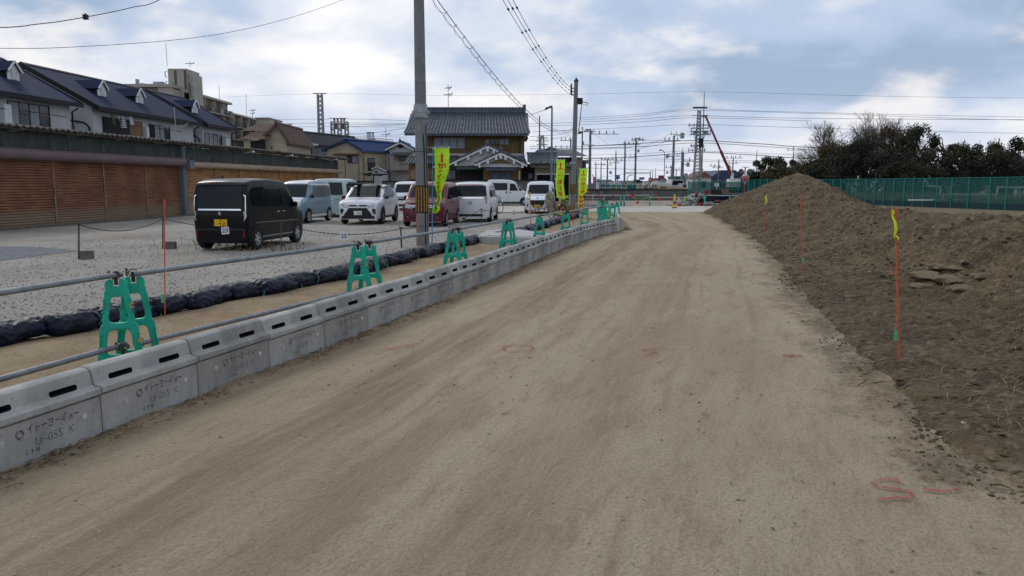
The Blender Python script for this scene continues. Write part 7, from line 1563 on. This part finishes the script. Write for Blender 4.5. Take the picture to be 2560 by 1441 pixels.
for rank, i in enumerate(order):
    u, vt, wp, Y, mi = tr_[i]; Y += 9; H = HT(vt, Y); kind = ['dark green', 'olive brown', 'deep green'][mi]; big = 'tall' if vt < 365 else 'low'  # tone words name the leaf colour
    evergreen(TX(u, Y), H, wp * Y / FPX * 1.05, '%s %s evergreen, %s of the trees behind the fence counted from the left' % (big, kind, words[rank]), 40 + i, mi, n=5600 if vt < 370 else 6000, trunk=.30 if vt < 365 else .08, dens=1.0 if vt < 365 else 1.4, leaf=.115)
# ================================================================== LATTICE TOWER AND BOOM
m_lat = mat('lattice_steel', (.30, .33, .35), .5, metal=.5, var=(.20, .22, .24), vs=2)
def lattice(q, b, h, w0, w1, n, r=.05):
    C4 = lambda z: [(sx * (w0 + (w1 - w0) * z / h) / 2, sy * (w0 + (w1 - w0) * z / h) / 2, z) for sx, sy in ((-1, -1), (1, -1), (1, 1), (-1, 1))]
    for k in range(4): q.bar(Vector(C4(0)[k]) + b, Vector(C4(h)[k]) + b, r * 1.7)
    for i in range(n):
        a, c = C4(h * i / n), C4(h * (i + 1) / n)
        for k in range(4): m_ = (k + 1) % 4; q.bar(Vector(a[k]) + b, Vector(c[m_]) + b, r); q.bar(Vector(a[m_]) + b, Vector(c[k]) + b, r)
YT = 95; b = Vector((P(1742, 459, YT).x, YT, 0)); t = thing('lattice_tower', 'grey lattice power tower with crossarms, a platform and transformers', 'power tower', b)
Z = lambda v: P(1742, v, YT).z; Xp = lambda u: P(u, 459, YT).x - b.x
q = MB(); lattice(q, Vector((0, 0, 0)), Z(276), .95, .28, 26, .045); q.build('lattice_body', m_lat, t)
q = MB(); q.cyl((.55, 0, 3), (Xp(1753.5), 0, Z(231)), .10, .05, 6); q.build('lightning_rod', m_lat, t)
for (v, u0, u1, w) in ((270, 1725, 1760, .16), (290, 1723, 1764, .10), (314, 1715, 1769, .09), (366, 1722, 1757, .10), (376, 1716, 1761, .08), (364, 1724, 1728, .09)):
    q = MB(); q.bar((Xp(u0), -.3, Z(v)), (Xp(u1), -.3, Z(v)), w); q.build('crossarm', m_cable if v in (270,) else m_lat, t)
    q = MB()
    for k in range(5): x = Xp(u0) + (Xp(u1) - Xp(u0)) * (k + .2) / 4.6; q.cyl((x, -.3, Z(v) - .25), (x, -.3, Z(v) + .25), .05, n=6)
    if v in (314, 376, 366): q.build('insulators', m_lat, t)
q = MB(); x0, x1, z0, z1 = Xp(1722), Xp(1769), Z(337), Z(321)
for z in (z0, z1, (z0 + z1) / 2): q.bar((x0, -.5, z), (x1, -.5, z), .08 if z != z0 else .16); q.bar((x0, .5, z), (x1, .5, z), .06)
for x in (x0, x1, 0): q.bar((x, -.5, z0), (x, -.5, z1), .08); q.bar((x, -.5, z0), (x, .5, z0), .08)
q.bar((x0 + .5, 0, z0), (-.3, 0, z0 - 1.0), .07); q.bar((x1 - .5, 0, z0), (.3, 0, z0 - 1.3), .07); q.build('work_platform', m_lat, t)
for u in (1733.5, 1761): q = MB(); q.cyl((Xp(u), 0, Z(336)), (Xp(u), 0, Z(327)), .28, n=10); q.build('transformer', m_lat, t)
q = MB(); q.box((.25, -.4, Z(352)), (.5, .4, .5)); q.box((.2, -.5, Z(362)), (.4, .3, .7)); q.build('switch_box', m_cable, t)
YB = 110; b0 = P(1829, 440, YB); b1 = P(1764, 291, YB); g_ = Vector((b0.x, YB, 0)); t = thing('crane', 'dark red crane boom leaning left towards the lattice tower', 'crane', g_); q = MB(); m_crn = mat('crane_red', (.20, .022, .028), .5)
mid = b0.lerp(b1, .42); q.bar(b0 - g_, mid - g_, .26, .34); q.build('boom', m_crn, t); q = MB(); q.bar(mid - g_, b1 - g_, .19, .24); q.box(b1 - g_ + Vector((-.2, 0, .05)), (.7, .3, .25)); q.build('boom_extension', m_crn, t); q = MB(); q.cyl((0, 0, 1.2), b0 - g_ + Vector((.1, 0, .4)), .22, n=8); q.box((.3, 0, 1.6), (1.6, 1.4, 1.4)); q.bar((.3, .3, 2.2), (-.4, 0, b0.z + 1.6), .16); q.build('turret', m_whp, t); q = MB(); q.bx((-1.5, -1.1, .5), (4.5, 1.1, 1.1)); q.bx((3, -1.1, .5), (4.7, 1.1, 2.4)); q.build('carrier', m_trim, t)
for x in (-.8, .6, 3.4): q = MB(); q.cyl((x, -1.15, .45), (x, 1.15, .45), .45, n=14); q.build('wheel', m_tyre, t)
# left substation frames
YS = 120
def mast(u, vt, vb, label, w):
    b = Vector((P(u, 459, YS).x, YS, 0)); t = thing('steel_mast', label, 'lattice mast', b); q = MB(); lattice(q, Vector((0, 0, 0)), P(u, vt, YS).z, w, w * .8, 22, .09); q.build('lattice_body', m_lat, t); return t, b
t, b = mast(807, 236, 360, 'slim lattice mast with a T shaped top behind the blue roofed house', .8)
q = MB(); z = P(807, 234, YS).z; q.bar((-1.0, 0, z), (1.0, 0, z), .14); q.build('top_bar', m_lat, t)
b = Vector((P(853, 459, YS).x, YS, 0)); t = thing('substation_frame', 'square lattice substation gantry hung with insulators above the blue roof', 'substation frame', b); q = MB()
for u in (836.5, 853, 870.5): lattice(q, Vector((P(u, 459, YS).x - b.x, 0, 0)), P(u, 305, YS).z, .55, .5, 14, .06)
q.build('lattice_legs', m_lat, t); q = MB()
for v, w in ((296, .10), (305, .16), (320, .16)): q.bar((P(831 if v > 300 else 828, 459, YS).x - b.x, 0, P(853, v, YS).z), (P(873, 459, YS).x - b.x, 0, P(853, v, YS).z), w)
q.build('crossbeams', m_lat, t); q = MB()
for u in (841, 849, 858, 865): q.cyl((P(u, 459, YS).x - b.x, 0, P(u, 303, YS).z), (P(u, 459, YS).x - b.x, 0, P(u, 296, YS).z), .16, n=6)
for u in (845, 861): q.box((P(u, 459, YS).x - b.x, 0, P(u, 316, YS).z), (.4, .4, .9))
q.build('insulators', m_rtile, t)
b = Vector((P(945, 459, 112).x, 112, 0)); t = thing('platform_railing', 'pinkish elevated walkway with railings behind the blue and white houses', 'walkway', b); q = MB(); fxx = lambda u: P(u, 459, 112).x - b.x; fzz = lambda v: P(945, v, 112).z; m_pink = mat('pink_metal', (.42, .34, .30), .7)
for v in (345, 350): q.bar((fxx(876), 0, fzz(v)), (fxx(940), 0, fzz(v + 1)), .09); q.bar((fxx(940), 0, fzz(v + 1)), (fxx(985), 0, fzz(v + 5)), .09)
for k in range(16): u = 876 + k * 7.2; q.bar((fxx(u), 0, fzz(347 + max(0, k - 9) * .8)), (fxx(u), 0, fzz(358 + max(0, k - 9))), .09)
q.build('railing', m_pink, t); q = MB(); q.bx((fxx(876), .2, fzz(361)), (fxx(938), 1.5, fzz(357))); q.bx((fxx(921), .1, fzz(372)), (fxx(939), .4, fzz(347))); q.bx((fxx(938), .2, fzz(369)), (fxx(1020), 1.5, fzz(366))); q.bx((fxx(938), .3, fzz(392)), (fxx(941), 1, fzz(360))); q.bx((fxx(905), 2, 0), (fxx(938), 5, fzz(361))); q.build('deck', mat('walkway_deck', (.38, .36, .34), .8), t)
q = MB()
for u in (921, 924, 927, 930, 934, 937): q.cyl((fxx(u), 0, fzz(345)), (fxx(u), 0, fzz(333)), .05, n=4); q.blob((fxx(u), 0, fzz(332.5)), .12, seed=1)
q.build('lamp_rods', m_cable, t)
b = Vector((P(1355, 459, 210).x, 210, 0)); t = thing('far_pylon', 'tiny transmission pylon far away between the roof and the tall grey pole', 'pylon', b); q = MB(); lattice(q, Vector((0, 0, 0)), P(1355, 338, 210).z, 2.6, .6, 9, .14)
for v, w in ((345, 3), (353, 3.6), (362, 3)): q.bar((-w / 2, 0, P(1355, v, 210).z), (w / 2, 0, P(1355, v, 210).z), .22)
q.build('pylon_frame', m_lat, t)
# ================================================================== WORKS BARRIER AND PENNANTS
mR = Matrix.Rotation(pi / 2, 3, 'Z')
def g_stand(u, Y, label, rz=pi / 2 + .25): return stand(P(u, 459, Y).x, Y, rz, label, near=False, grp='green stands of the far rail barrier')
YR = 55.5
for u, lab, rz in ((1553, 'left one of the double green stand on the far rail barrier', 1.2), (1561, 'right one of the double green stand on the far rail barrier', 1.2), (1625, 'single green stand in the middle of the far rail barrier', 1.5), (1763, 'green stand at the left end of the black sheeted pit', 1.5), (1826, 'green stand in front of the black sheeted pit', 1.5)): g_stand(u, YR, lab, rz)
m_rail2 = mat('pale_rail', (.42, .42, .41), .5)
def rail(u0, u1, Y, z, label, z1=None):
    a = P(u0, 459, Y); b_ = P(u1, 459, Y); q = MB(); q.cyl((0, 0, 0), (b_.x - a.x, 0, (z1 or z) - z), .028, n=8); tag(q.build('barrier_rail', m_rail2, loc=Vector((a.x, Y, z))), label, 'rail', 'pale rails of the far barrier')
rail(1462, 1557, YR, .80, 'upper rail left of the double green stand', .80); rail(1557, 1625, YR, .81, 'upper rail between the double and the single green stand'); rail(1557, 1625, YR, .28, 'lower rail between the double and the single green stand'); rail(1625, 1690, YR, .27, 'lower rail right of the single green stand'); rail(1462, 1553, YR, .2, 'lower rail left of the double green stand')
rail(1763, 1872, YR, .80, 'upper rail in front of the black sheeted pit', .76); rail(1763, 1850, YR, .20, 'lower rail in front of the black sheeted pit'); rail(1626, 1718, YR + 2, .62, 'thin pale rail running back towards the rubble heap')
m_pen = mat('red_pennant', (.62, .02, .03), .6, var=(.5, .015, .02), vs=3)
pn = [(1497, 491), (1533, 490), (1570, 492), (1582, 490), (1594, 508), (1640, 489), (1648, 500), (1677, 497), (1686, 503), (1699, 515), (1749, 511), (1760, 513), (1770, 513), (1794, 504), (1806, 506)]
for i, (u, v) in enumerate(pn):
    Y = YR - .3; c = P(u, v, Y); big_ = i in (0, 3, 4, 6, 8, 9, 10); s = .125 if big_ else .08; q = MB(); q.prism([(-s, s * .75), (s * .95, s * .85), (s * .8, s * .3), (.02, -s), (-s * .8, s * .2)], lambda a, b, d: (a, d, b), -.01, .01); q.bar((-s, 0, s * .8), (s, 0, s * .85), .02)
    tag(q.build('red_pennant', m_pen, loc=c), '%s red pennant from the left on the rope across the works entrance' % ordw(i + 1), 'pennant', 'red pennants across the works entrance')
q = MB(); o_ = P(1460, 490, YR - .3)
for a, b_ in zip([(1462, 489)] + pn, pn + [(1850, 500)]): q.bar(P(a[0], a[1] - 3, YR - .3) - o_, P(b_[0], b_[1] - 3, YR - .3) - o_, .014)
tag(q.build('pennant_rope', m_rail2, loc=o_), 'thin rope carrying the red pennants', 'rope')
# black sheeted pit
b = P(1815, 459, 57.5); t = thing('sheeted_pit', 'black sheeted excavation box behind the rail at the foot of the mound', 'excavation', (b.x, 57.5, 0)); px = lambda u: P(u, 459, 57.0).x - b.x
q = MB(); q.grid(60, 8, lambda a, c: (px(1757) + a * (px(1890) - px(1757)), -.4 + .06 * sin(a * 190) + .05 * noise.noise(Vector((a * 20, c * 4, 0))), c * .84)); q.grid(60, 2, lambda a, c: (px(1757) + a * (px(1890) - px(1757)), -.4 + c * 3, .84 + .03 * sin(a * 190))); q.grid(2, 4, lambda a, c: (px(1757), -.4 + a * 3, c * .84)); q.build('black_sheet', m_bag, t)
q = MB(); q.box((px(1803), 1.0, 1.02), (.75, .5, .38)); q.build('black_crate', m_trim, t); q = MB(); q.box((px(1776), .6, 1.0), (.28, .3, .3)); q.build('red_tub', m_crn, t); q = MB()
for k in range(14): q.blob((px(1818) + k * .19, .8, .90), (.07, .07, .06), seed=k)
q.build('stone_edging', m_cblk, t); q = MB(); q.box((px(1828), 1.6, 1.05), (.8, .3, .35)); q.build('cardboard_box', m_wood, t)
# rubble heap
b = P(1727, 459, 58); q = MB(); rr = random.Random(3)
for k in range(210):
    x = rr.gauss(0, .85); x = max(-1.7, min(1.35, x)); hmax = .95 * (1 - abs((x - .55) / 2.3)); z = rr.random() * max(.1, hmax); q.blob((x, rr.gauss(0, .5) + z * .3, z), (rr.uniform(.06, .22), rr.uniform(.06, .18), rr.uniform(.04, .12)), seed=k, jit=.35)
o = q.build('rubble_heap', mat('rubble', (.42, .43, .42), .9, var=(.24, .24, .23), vs=5, vstr=(.45, .6)), loc=Vector((b.x, 58, 0))); tag(o, 'heap of broken pale concrete rubble left of the black sheeted pit', 'rubble heap')
q = MB(); c = P(1712, 493, 57.6); q.cyl((-.02, 0, -.3), (.02, 0, .12), .05, .01, 8); tag(q.build('lime_marker', m_tape, loc=c), 'small lime marker standing on the rubble heap', 'marker')
q = MB(); c = P(1740, 487, 58.5); q.blob((0, 0, 0), (.18, .15, .14), seed=3); tag(q.build('red_bag', m_crn, loc=c), 'small dark red bag on top of the rubble heap', 'bag')
q = MB(); q.box((0, 0, 0), (2.2, .5, .12)); tag(q.build('green_board', mat('green_board', (.05, .20, .05), .7), loc=G(1632, 513) + Vector((0, 3, .5))), 'flat green board lying beyond the single green stand', 'board')
for i, (x, y, L_, a_) in enumerate(((6.6, 50, 4.5, .3), (5.8, 52, 5, .18), (5.2, 54, 4, .4))):
    q = MB(); q.cyl((0, 0, 0), (L_ * cos(a_ + 2.6), L_ * sin(a_ + 2.6), .1), .05, n=8); tag(q.build('loose_pipe', m_galv, loc=Vector((x, y, .12 + .08 * i))), '%s loose grey pipe lying on the ground left of the far rail' % ordw(i + 1), 'pipe', 'loose pipes on the works ground')
# steel rail frame beside pole 2
b = G(1420, 524); q = MB()
for z in (.35, .6, .85): q.bar((0, 0, z), (2.4, 0, z), .035)
for x in (0, .8, 1.6, 2.4): q.bar((x, 0, 0), (x, 0, .9), .04)
tag(q.build('rail_frame', m_rail2, loc=b + Vector((.4, 4, 0))), 'pale tubular rail frame behind the farthest banner', 'rail')
for u, lab in ((1425, 'thin green post left of the second concrete pole'), (1452, 'thin green post behind the farthest banner')):
    b = G(u + 2, 519); q = MB(); q.bar((0, 0, 0), (0, 0, .95), .06); q.box((0, 0, .03), (.3, .3, .06)); tag(q.build('green_post', m_green, loc=b), lab, 'post')
q = MB(); b = G(1410, 519); 
for k in range(12): rr = random.Random(k); q.blob((rr.gauss(0, .15), 0, rr.uniform(.1, .9)), (.2, .15, .12), seed=k)
tag(q.build('yellow_net_bundle', mat('yellow_cloth', (.40, .42, .08), .7, var=(.15, .17, .05), vs=6), loc=b), 'crumpled yellow green cloth bundle behind the middle banner', 'bundle')
tufts('brush_clump', 130, lambda r: (lambda g: (g.x + r.gauss(0, .5), g.y + r.gauss(0, .5), 0))(G(1411, 536)), .55, m_dry, 61)
# mirrors and stop sign
b = P(1861.5, 459, 60); b.z = 0; t = thing('road_mirror', 'red post with two round traffic mirrors and an inverted red triangle sign', 'road sign', b); Zm = lambda v: P(1861, v, 60).z; m_redp = mat('red_post', (.33, .05, .03), .6)
q = MB(); q.cyl((0, 0, 0), (0, 0, Zm(419)), .05, n=8); q.bar((-.25, 0, Zm(418)), (.3, 0, Zm(419)), .04); q.build('post', m_redp, t)
for dx, rz in ((-.30, .5), (.34, -.9)):
    q = MB(); R3 = Matrix.Rotation(rz, 3, 'Z'); z = Zm(432); q.lathe([(0, -.12), (.2, -.08), (.29, 0), (.30, .04), (.27, .06)], n=20, fn=lambda x, y, h: tuple(R3 @ Vector((x, h, y)) + Vector((dx, -.05, z)))); q.build('mirror_back', m_trim, t, smooth=50)
    q = MB(); q.lathe([(0, -.128), (.19, -.09), (.25, -.05)], n=20, fn=lambda x, y, h: tuple(R3 @ Vector((x, h, y)) + Vector((dx, -.06, z)))); q.build('mirror_glass', mat('dull_mirror', (.10, .11, .12), .25, metal=.3), t, smooth=60)
q = MB(); tri = lambda s, y0, y1, m: q.prism([(-s, s * .58), (s, s * .58), (0, -s * 1.15)], lambda a, c_, d: (a, d, c_ + Zm(447)), y0, y1, m); tri(.38, -.10, -.08, 0); q.build('triangle_sign', m_whi, t); q = MB(); tri(.33, -.11, -.105, 0); q.build('sign_face', mat('sign_red', (.40, .03, .04), .5), t); q = MB(); text_mb(q, '止まれ', .17, lambda x, z: (x, -.115, z + Zm(444.5))); q.build('sign_lettering', m_whi, t)
# no entry sign
b = P(1625.5, 459, 120); b.z = 0; t = thing('no_entry_sign', 'round red and white no entry sign on a white post far down the road', 'road sign', b); z = P(1625, 449.5, 120).z; q = MB(); q.cyl((0, 0, -.5), (0, 0, z + .3), .07, n=6); q.build('post', m_whi, t); q = MB(); q.cyl((0, -.1, z), (0, -.14, z), .34, n=20); q.build('disc', m_cushr, t); q = MB(); q.box((0, -.16, z), (.46, .02, .11)); q.build('bar', m_whi, t)
def board(u0, v0, u1, v1, Y, m, label, name='sign_board', cat='sign', legs=True, txt=None, tm=None):
    a, b_ = P(u0, v0, Y), P(u1, v1, Y); c = Vector(((a.x + b_.x) / 2, Y, 0)); t = thing(name, label, cat, c); w, z1, z0 = b_.x - a.x, a.z, b_.z; q = MB(); q.bx((-w / 2, -.06, z0), (w / 2, .06, z1)); q.build('panel', m, t); q = MB(); q.cyl((0, .1, -.3), (0, .1, z1), .09, n=6); q.build('post', m_steel, t)
    if txt:
        q = MB(); s = (z1 - z0) * txt[1]; text_mb(q, txt[0], s, lambda x, z: (x, -.07, z + (z0 + z1) / 2), bold=.01); q.build('sign_lettering', tm or m_whi, t)
    return t
m_sb = mat('road_sign_blue', (.02, .11, .42), .5)
board(1538, 438, 1549.5, 448.5, 130, m_sb, 'blue direction sign with white arrows near the tall distant poles', 'road_sign', txt=('↑ →', .6))
board(1491.5, 448, 1499, 455.5, 150, m_sb, 'smaller blue road sign right of the pink banner', 'road_sign', txt=('97', .6))
board(1482.5, 443, 1488, 458, 140, mat('pink_banner', (.65, .04, .12), .6), 'pink vertical shop banner among the far poles', 'shop_banner', 'banner', txt=('の', .3))
board(1598, 443.5, 1611, 449.5, 180, mat('dull_board', (.12, .15, .19), .6), 'dull grey blue hoarding beyond the spreader pole', 'hoarding')
board(1646, 439, 1661, 446, 150, mat('maroon_board', (.13, .05, .055), .6), 'maroon billboard on the dark building left of the transformer pole', 'hoarding')
# far vehicles, houses and low scenery
def far_box(label, name, cat, u0, u1, vt, Y, dep, m, roof=None, parts=None, rh=0):
    a, b_ = P(u0, vt, Y), P(u1, vt, Y); t = thing(name, label, cat, (a.x, Y, 0)); w = b_.x - a.x; h = a.z; q = MB(); q.bx((0, 0, -.3), (w, dep, h)); q.build('wall', m, t)
    if rh: q = MB(); q.prism([(-.3, h), (w + .3, h), (w - dep * .15, h + rh), (dep * .15, h + rh)], lambda x, z, d: (x, d, z), -.3, dep + .3); q.build('roof', roof or m_fas, t)
    elif roof: q = MB(); q.bx((-.2, -.2, h), (w + .2, dep + .2, h + .25)); q.build('roof', roof, t)
    n = max(1, int(w / 3))
    for k in range(n): x0 = w * (k + .25) / n; q = MB(); q.bx((x0, -.04, h * .35), (x0 + w * .4 / n, -.01, h * .75)); q.build('window', m_wglass, t)
    return t
m_fw = mat('far_white', (.46, .47, .50), .8); m_fg = mat('far_grey', (.22, .24, .26), .8, var=(.30, .32, .34), vs=.3); m_fgreen = mat('far_green', (.035, .15, .11), .7)
far_box('house with a reddish brown hipped roof right of the lattice tower', 'red_roof_house', 'house', 1742, 1778, 444, 130, 8, m_fw, mat('far_redroof', (.17, .085, .075), .7), rh=1.0)
far_box('long hall with a navy blue roof below the crane boom', 'blue_roof_hall', 'hall', 1776, 1862, 446, 135, 12, mat('hall_wall', (.10, .13, .17), .7), mat('hall_roof', (.04, .06, .12), .6), rh=1.4)
far_box('small blue gabled shed right of the blue roofed hall', 'blue_shed', 'shed', 1850, 1872, 451, 125, 6, mat('shed_blue', (.07, .10, .15), .7), rh=.6)
far_box('white low building with green front beyond the transformer pole', 'green_front_shop', 'shop', 1690, 1716, 444, 160, 8, m_fgreen, m_fgreen)
far_box('dark building carrying the maroon billboard', 'dark_shop', 'shop', 1645, 1662, 449, 155, 8, m_fg, m_crn)
far_box('grey low shed just right of the dark shop', 'grey_shed', 'shed', 1664, 1678, 452, 170, 8, m_fg, m_fas)
far_box('low pale warehouse left of the blue road sign', 'pale_warehouse', 'warehouse', 1500, 1536, 455, 260, 14, m_fw, m_fg)
far_box('long low pale sheds on the horizon right of the blue road sign', 'far_sheds', 'warehouse', 1550, 1600, 453.5, 300, 14, m_fg, m_fw)
far_box('grey apartment slab on the horizon between the pink banner and the spreader pole', 'far_slab', 'building', 1508, 1530, 451, 340, 14, m_fg, m_fg)
far_box('white low roof on the horizon right of the hoarding', 'far_roof', 'building', 1612, 1644, 454.5, 280, 14, m_fw, m_fw)
far_box('beige round-topped tarpaulin shed beyond the green screens', 'beige_shed', 'shed', 1590, 1606, 456, 120, 5, mat('beige_tarp', (.36, .33, .28), .8), rh=.4)
far_box('apartment roofs low on the horizon left of the garage gap', 'far_flats', 'building', 640, 672, 297, 180, 10, m_apt, m_apt)
def mini_truck(u, Y, label, m1, m2, s=1.0, rz=0):
    b = Vector((P(u, 459, Y).x, Y, .35)); t = thing('parked_truck', label, 'truck', b, rz, 'vehicles parked beyond the retaining wall'); q = MB(); q.prism([(-.75, .3), (.75, .3), (.75, 1.15), (.62, 1.75), (-.62, 1.75), (-.75, 1.15)], lambda x, z, d: (x * s, d, z * s), 0, 3.2); q.build('body', m1, t); q = MB(); q.prism([(-.6, 1.15), (.6, 1.15), (.54, 1.62), (-.54, 1.62)], lambda x, z, d: (x * s, d, z * s), -.02, .01); q.build('windscreen', m_glass, t); q = MB(); q.bx((-.7 * s, -.03, .35 * s), (.7 * s, 0, .85 * s)); q.build('lower_panel', m2, t)
    for x in (-.6, .6):
        for y in (.5, 2.6): q = MB(); q.cyl((x * s - .08, y, .28), (x * s + .08, y, .28), .28, n=12); q.build('wheel', m_tyre, t)
mini_truck(1694.5, 84, 'small white van with a red lower front beyond the retaining wall', m_fw, m_crn)
mini_truck(1675, 88, 'white hatchback low beyond the wall left of the red fronted van', m_fw, m_trim, .8, .4); mini_truck(1712, 84, 'white car bonnet right of the red fronted van', m_fw, m_fw, .75, .9)
mini_truck(1656, 120, 'white car parked below the maroon billboard', m_fw, m_trim, .9, .2)
# soil heap and scrub beyond the retaining wall
q = MB(); q.grid(60, 16, lambda a, c: ((a - .5) * 12, c * 4, (1.25 + .25 * nz(a * 6, c * 2, 1)) * sin(pi * a) ** .5 * min(1, c * 4) * (1.0 if c < .8 else .9))); tag(q.build('far_soil_heap', mat('far_soil', (.26, .20, .14), .95, var=(.20, .16, .11), vs=1), loc=Vector((P(1640, 459, 80).x, 79, .1)), smooth=60), kind='structure')
q = MB(); rr = random.Random(8)
for k in range(60): q.blob((rr.gauss(0, .9), rr.gauss(0, .3), rr.uniform(0, .9)), (.3, .25, .2), seed=k)
tag(q.build('dry_bush', mat('dry_bush', (.22, .18, .12), .95), loc=Vector((P(1606, 459, 79).x, 79, .6))), 'dry brown bush above the retaining wall right of the spreader pole', 'bush')
def screen(u0, u1, vt, vb, Y, m, label, name='site_screen', posts=4):
    a, b_ = P(u0, vt, Y), P(u1, vt, Y); z0 = P(u0, vb, Y).z; t = thing(name, label, 'fence', (a.x, Y, 0)); w = b_.x - a.x; q = MB(); q.grid(30, 2, lambda s, c: (s * w, .12 * sin(s * 23), z0 + (a.z - z0) * c)); o = q.build('sheet', m, t); q = MB()
    for k in range(posts + 1): q.bar((w * k / posts, -.16, min(0, z0)), (w * k / posts, -.16, a.z + .1), .07)
    q.bar((0, -.16, a.z), (w, -.16, a.z), .05); q.bar((0, -.16, (a.z + z0) / 2), (w, -.16, (a.z + z0) / 2), .05); q.build('frame', m_netp if m is not m_whi else m_steel, t)
screen(1568, 1588, 463.5, 474, 78, m_fgreen, 'solid green site sheet right of the tall distant poles'); screen(1520, 1560, 463, 474, 79, m_netx, 'green net screen standing on the retaining wall'); screen(1498, 1518, 459, 474, 79, m_netx, 'pale green net beside the grey louvred panel')
screen(1720, 1876, 456, 493, 73, m_netx, 'dark green net screen with rails behind the rubble heap', posts=5)
q = MB(); b = P(1480, 466, 78); q.box((0, 0, 0), (.70, .1, .62))
for k in range(9): q.box((-.3 + k * .075, -.07, 0), (.02, .03, .56))
tag(q.build('louvre_panel', m_fg, loc=b), 'grey louvred panel on the retaining wall right of the farthest banner', 'panel')
q = MB(); b = P(1792, 463, 72.5); q.box((0, 0, 0), (.42, .05, .34)); q.bar((0, .05, -1.2), (0, .05, .2), .05); tag(q.build('notice_board', mat('notice_white', (.45, .55, .55), .6), loc=b), 'small pale notice fixed to the dark green net screen', 'notice')
# white railings along the retaining wall
b = P(1500, 459, 78); q = MB()
for k in range(12): q.bar((k * .55, 0, .9), (k * .55, 0, 1.6), .04)
q.bar((0, 0, 1.6), (6.1, 0, 1.6), .05); q.bar((0, 0, 1.25), (6.1, 0, 1.25), .04); tag(q.build('white_railing', m_whi, loc=Vector((b.x, 78, 0))), 'white railing along the top of the retaining wall', 'railing')
# traffic worker in a reflective vest, tiny
def person_small(b, label):
    t = thing('person', label, 'person', b); me = bpy.data.meshes.new('body'); vs = [(0, 0, .92), (0, 0, 1.15), (0, .01, 1.38), (0, .01, 1.5), (0, 0, 1.64), (.18, 0, 1.40), (.26, -.02, 1.15), (.24, -.12, .95), (-.18, 0, 1.40), (-.27, 0, 1.15), (-.25, -.08, .93), (.10, 0, .88), (.12, -.02, .48), (.13, 0, .06), (-.10, 0, .88), (-.12, 0, .48), (-.14, .03, .06), (.13, -.14, .03), (-.14, -.11, .03)]
    es = [(0, 1), (1, 2), (2, 3), (3, 4), (2, 5), (5, 6), (6, 7), (2, 8), (8, 9), (9, 10), (0, 11), (11, 12), (12, 13), (13, 17), (0, 14), (14, 15), (15, 16), (16, 18)]; me.from_pydata(vs, es, [])
    o = link('body', me, t); o.modifiers.new('k', 'SKIN'); rad = [.15, .14, .17, .06, .10, .07, .05, .035, .07, .05, .035, .10, .07, .05, .10, .07, .05, .045, .045]
    for sv, r in zip(me.skin_vertices[0].data, rad): sv.radius = (r, r * .85)
    me.skin_vertices[0].data[0].use_root = True; sb = o.modifiers.new('s', 'SUBSURF'); sb.levels = sb.render_levels = 2; me.materials.append(mat('navy_workwear', (.03, .035, .06), .9))
    q = MB(); q.lathe([(.19, 1.0), (.205, 1.2), (.20, 1.38), (.10, 1.46)], n=16, fn=lambda x, y, z: (x, y * .8, z)); q.build('reflective_vest', m_tape, t, smooth=60); q = MB(); q.lathe([(.12, 1.66), (.125, 1.70), (.09, 1.78), (0, 1.80)], n=14); q.build('helmet', m_whi, t, smooth=60)
person_small(Vector((P(1540, 459, 82).x, 82, .05)), 'worker in a lime reflective vest and white helmet standing beyond the retaining wall')
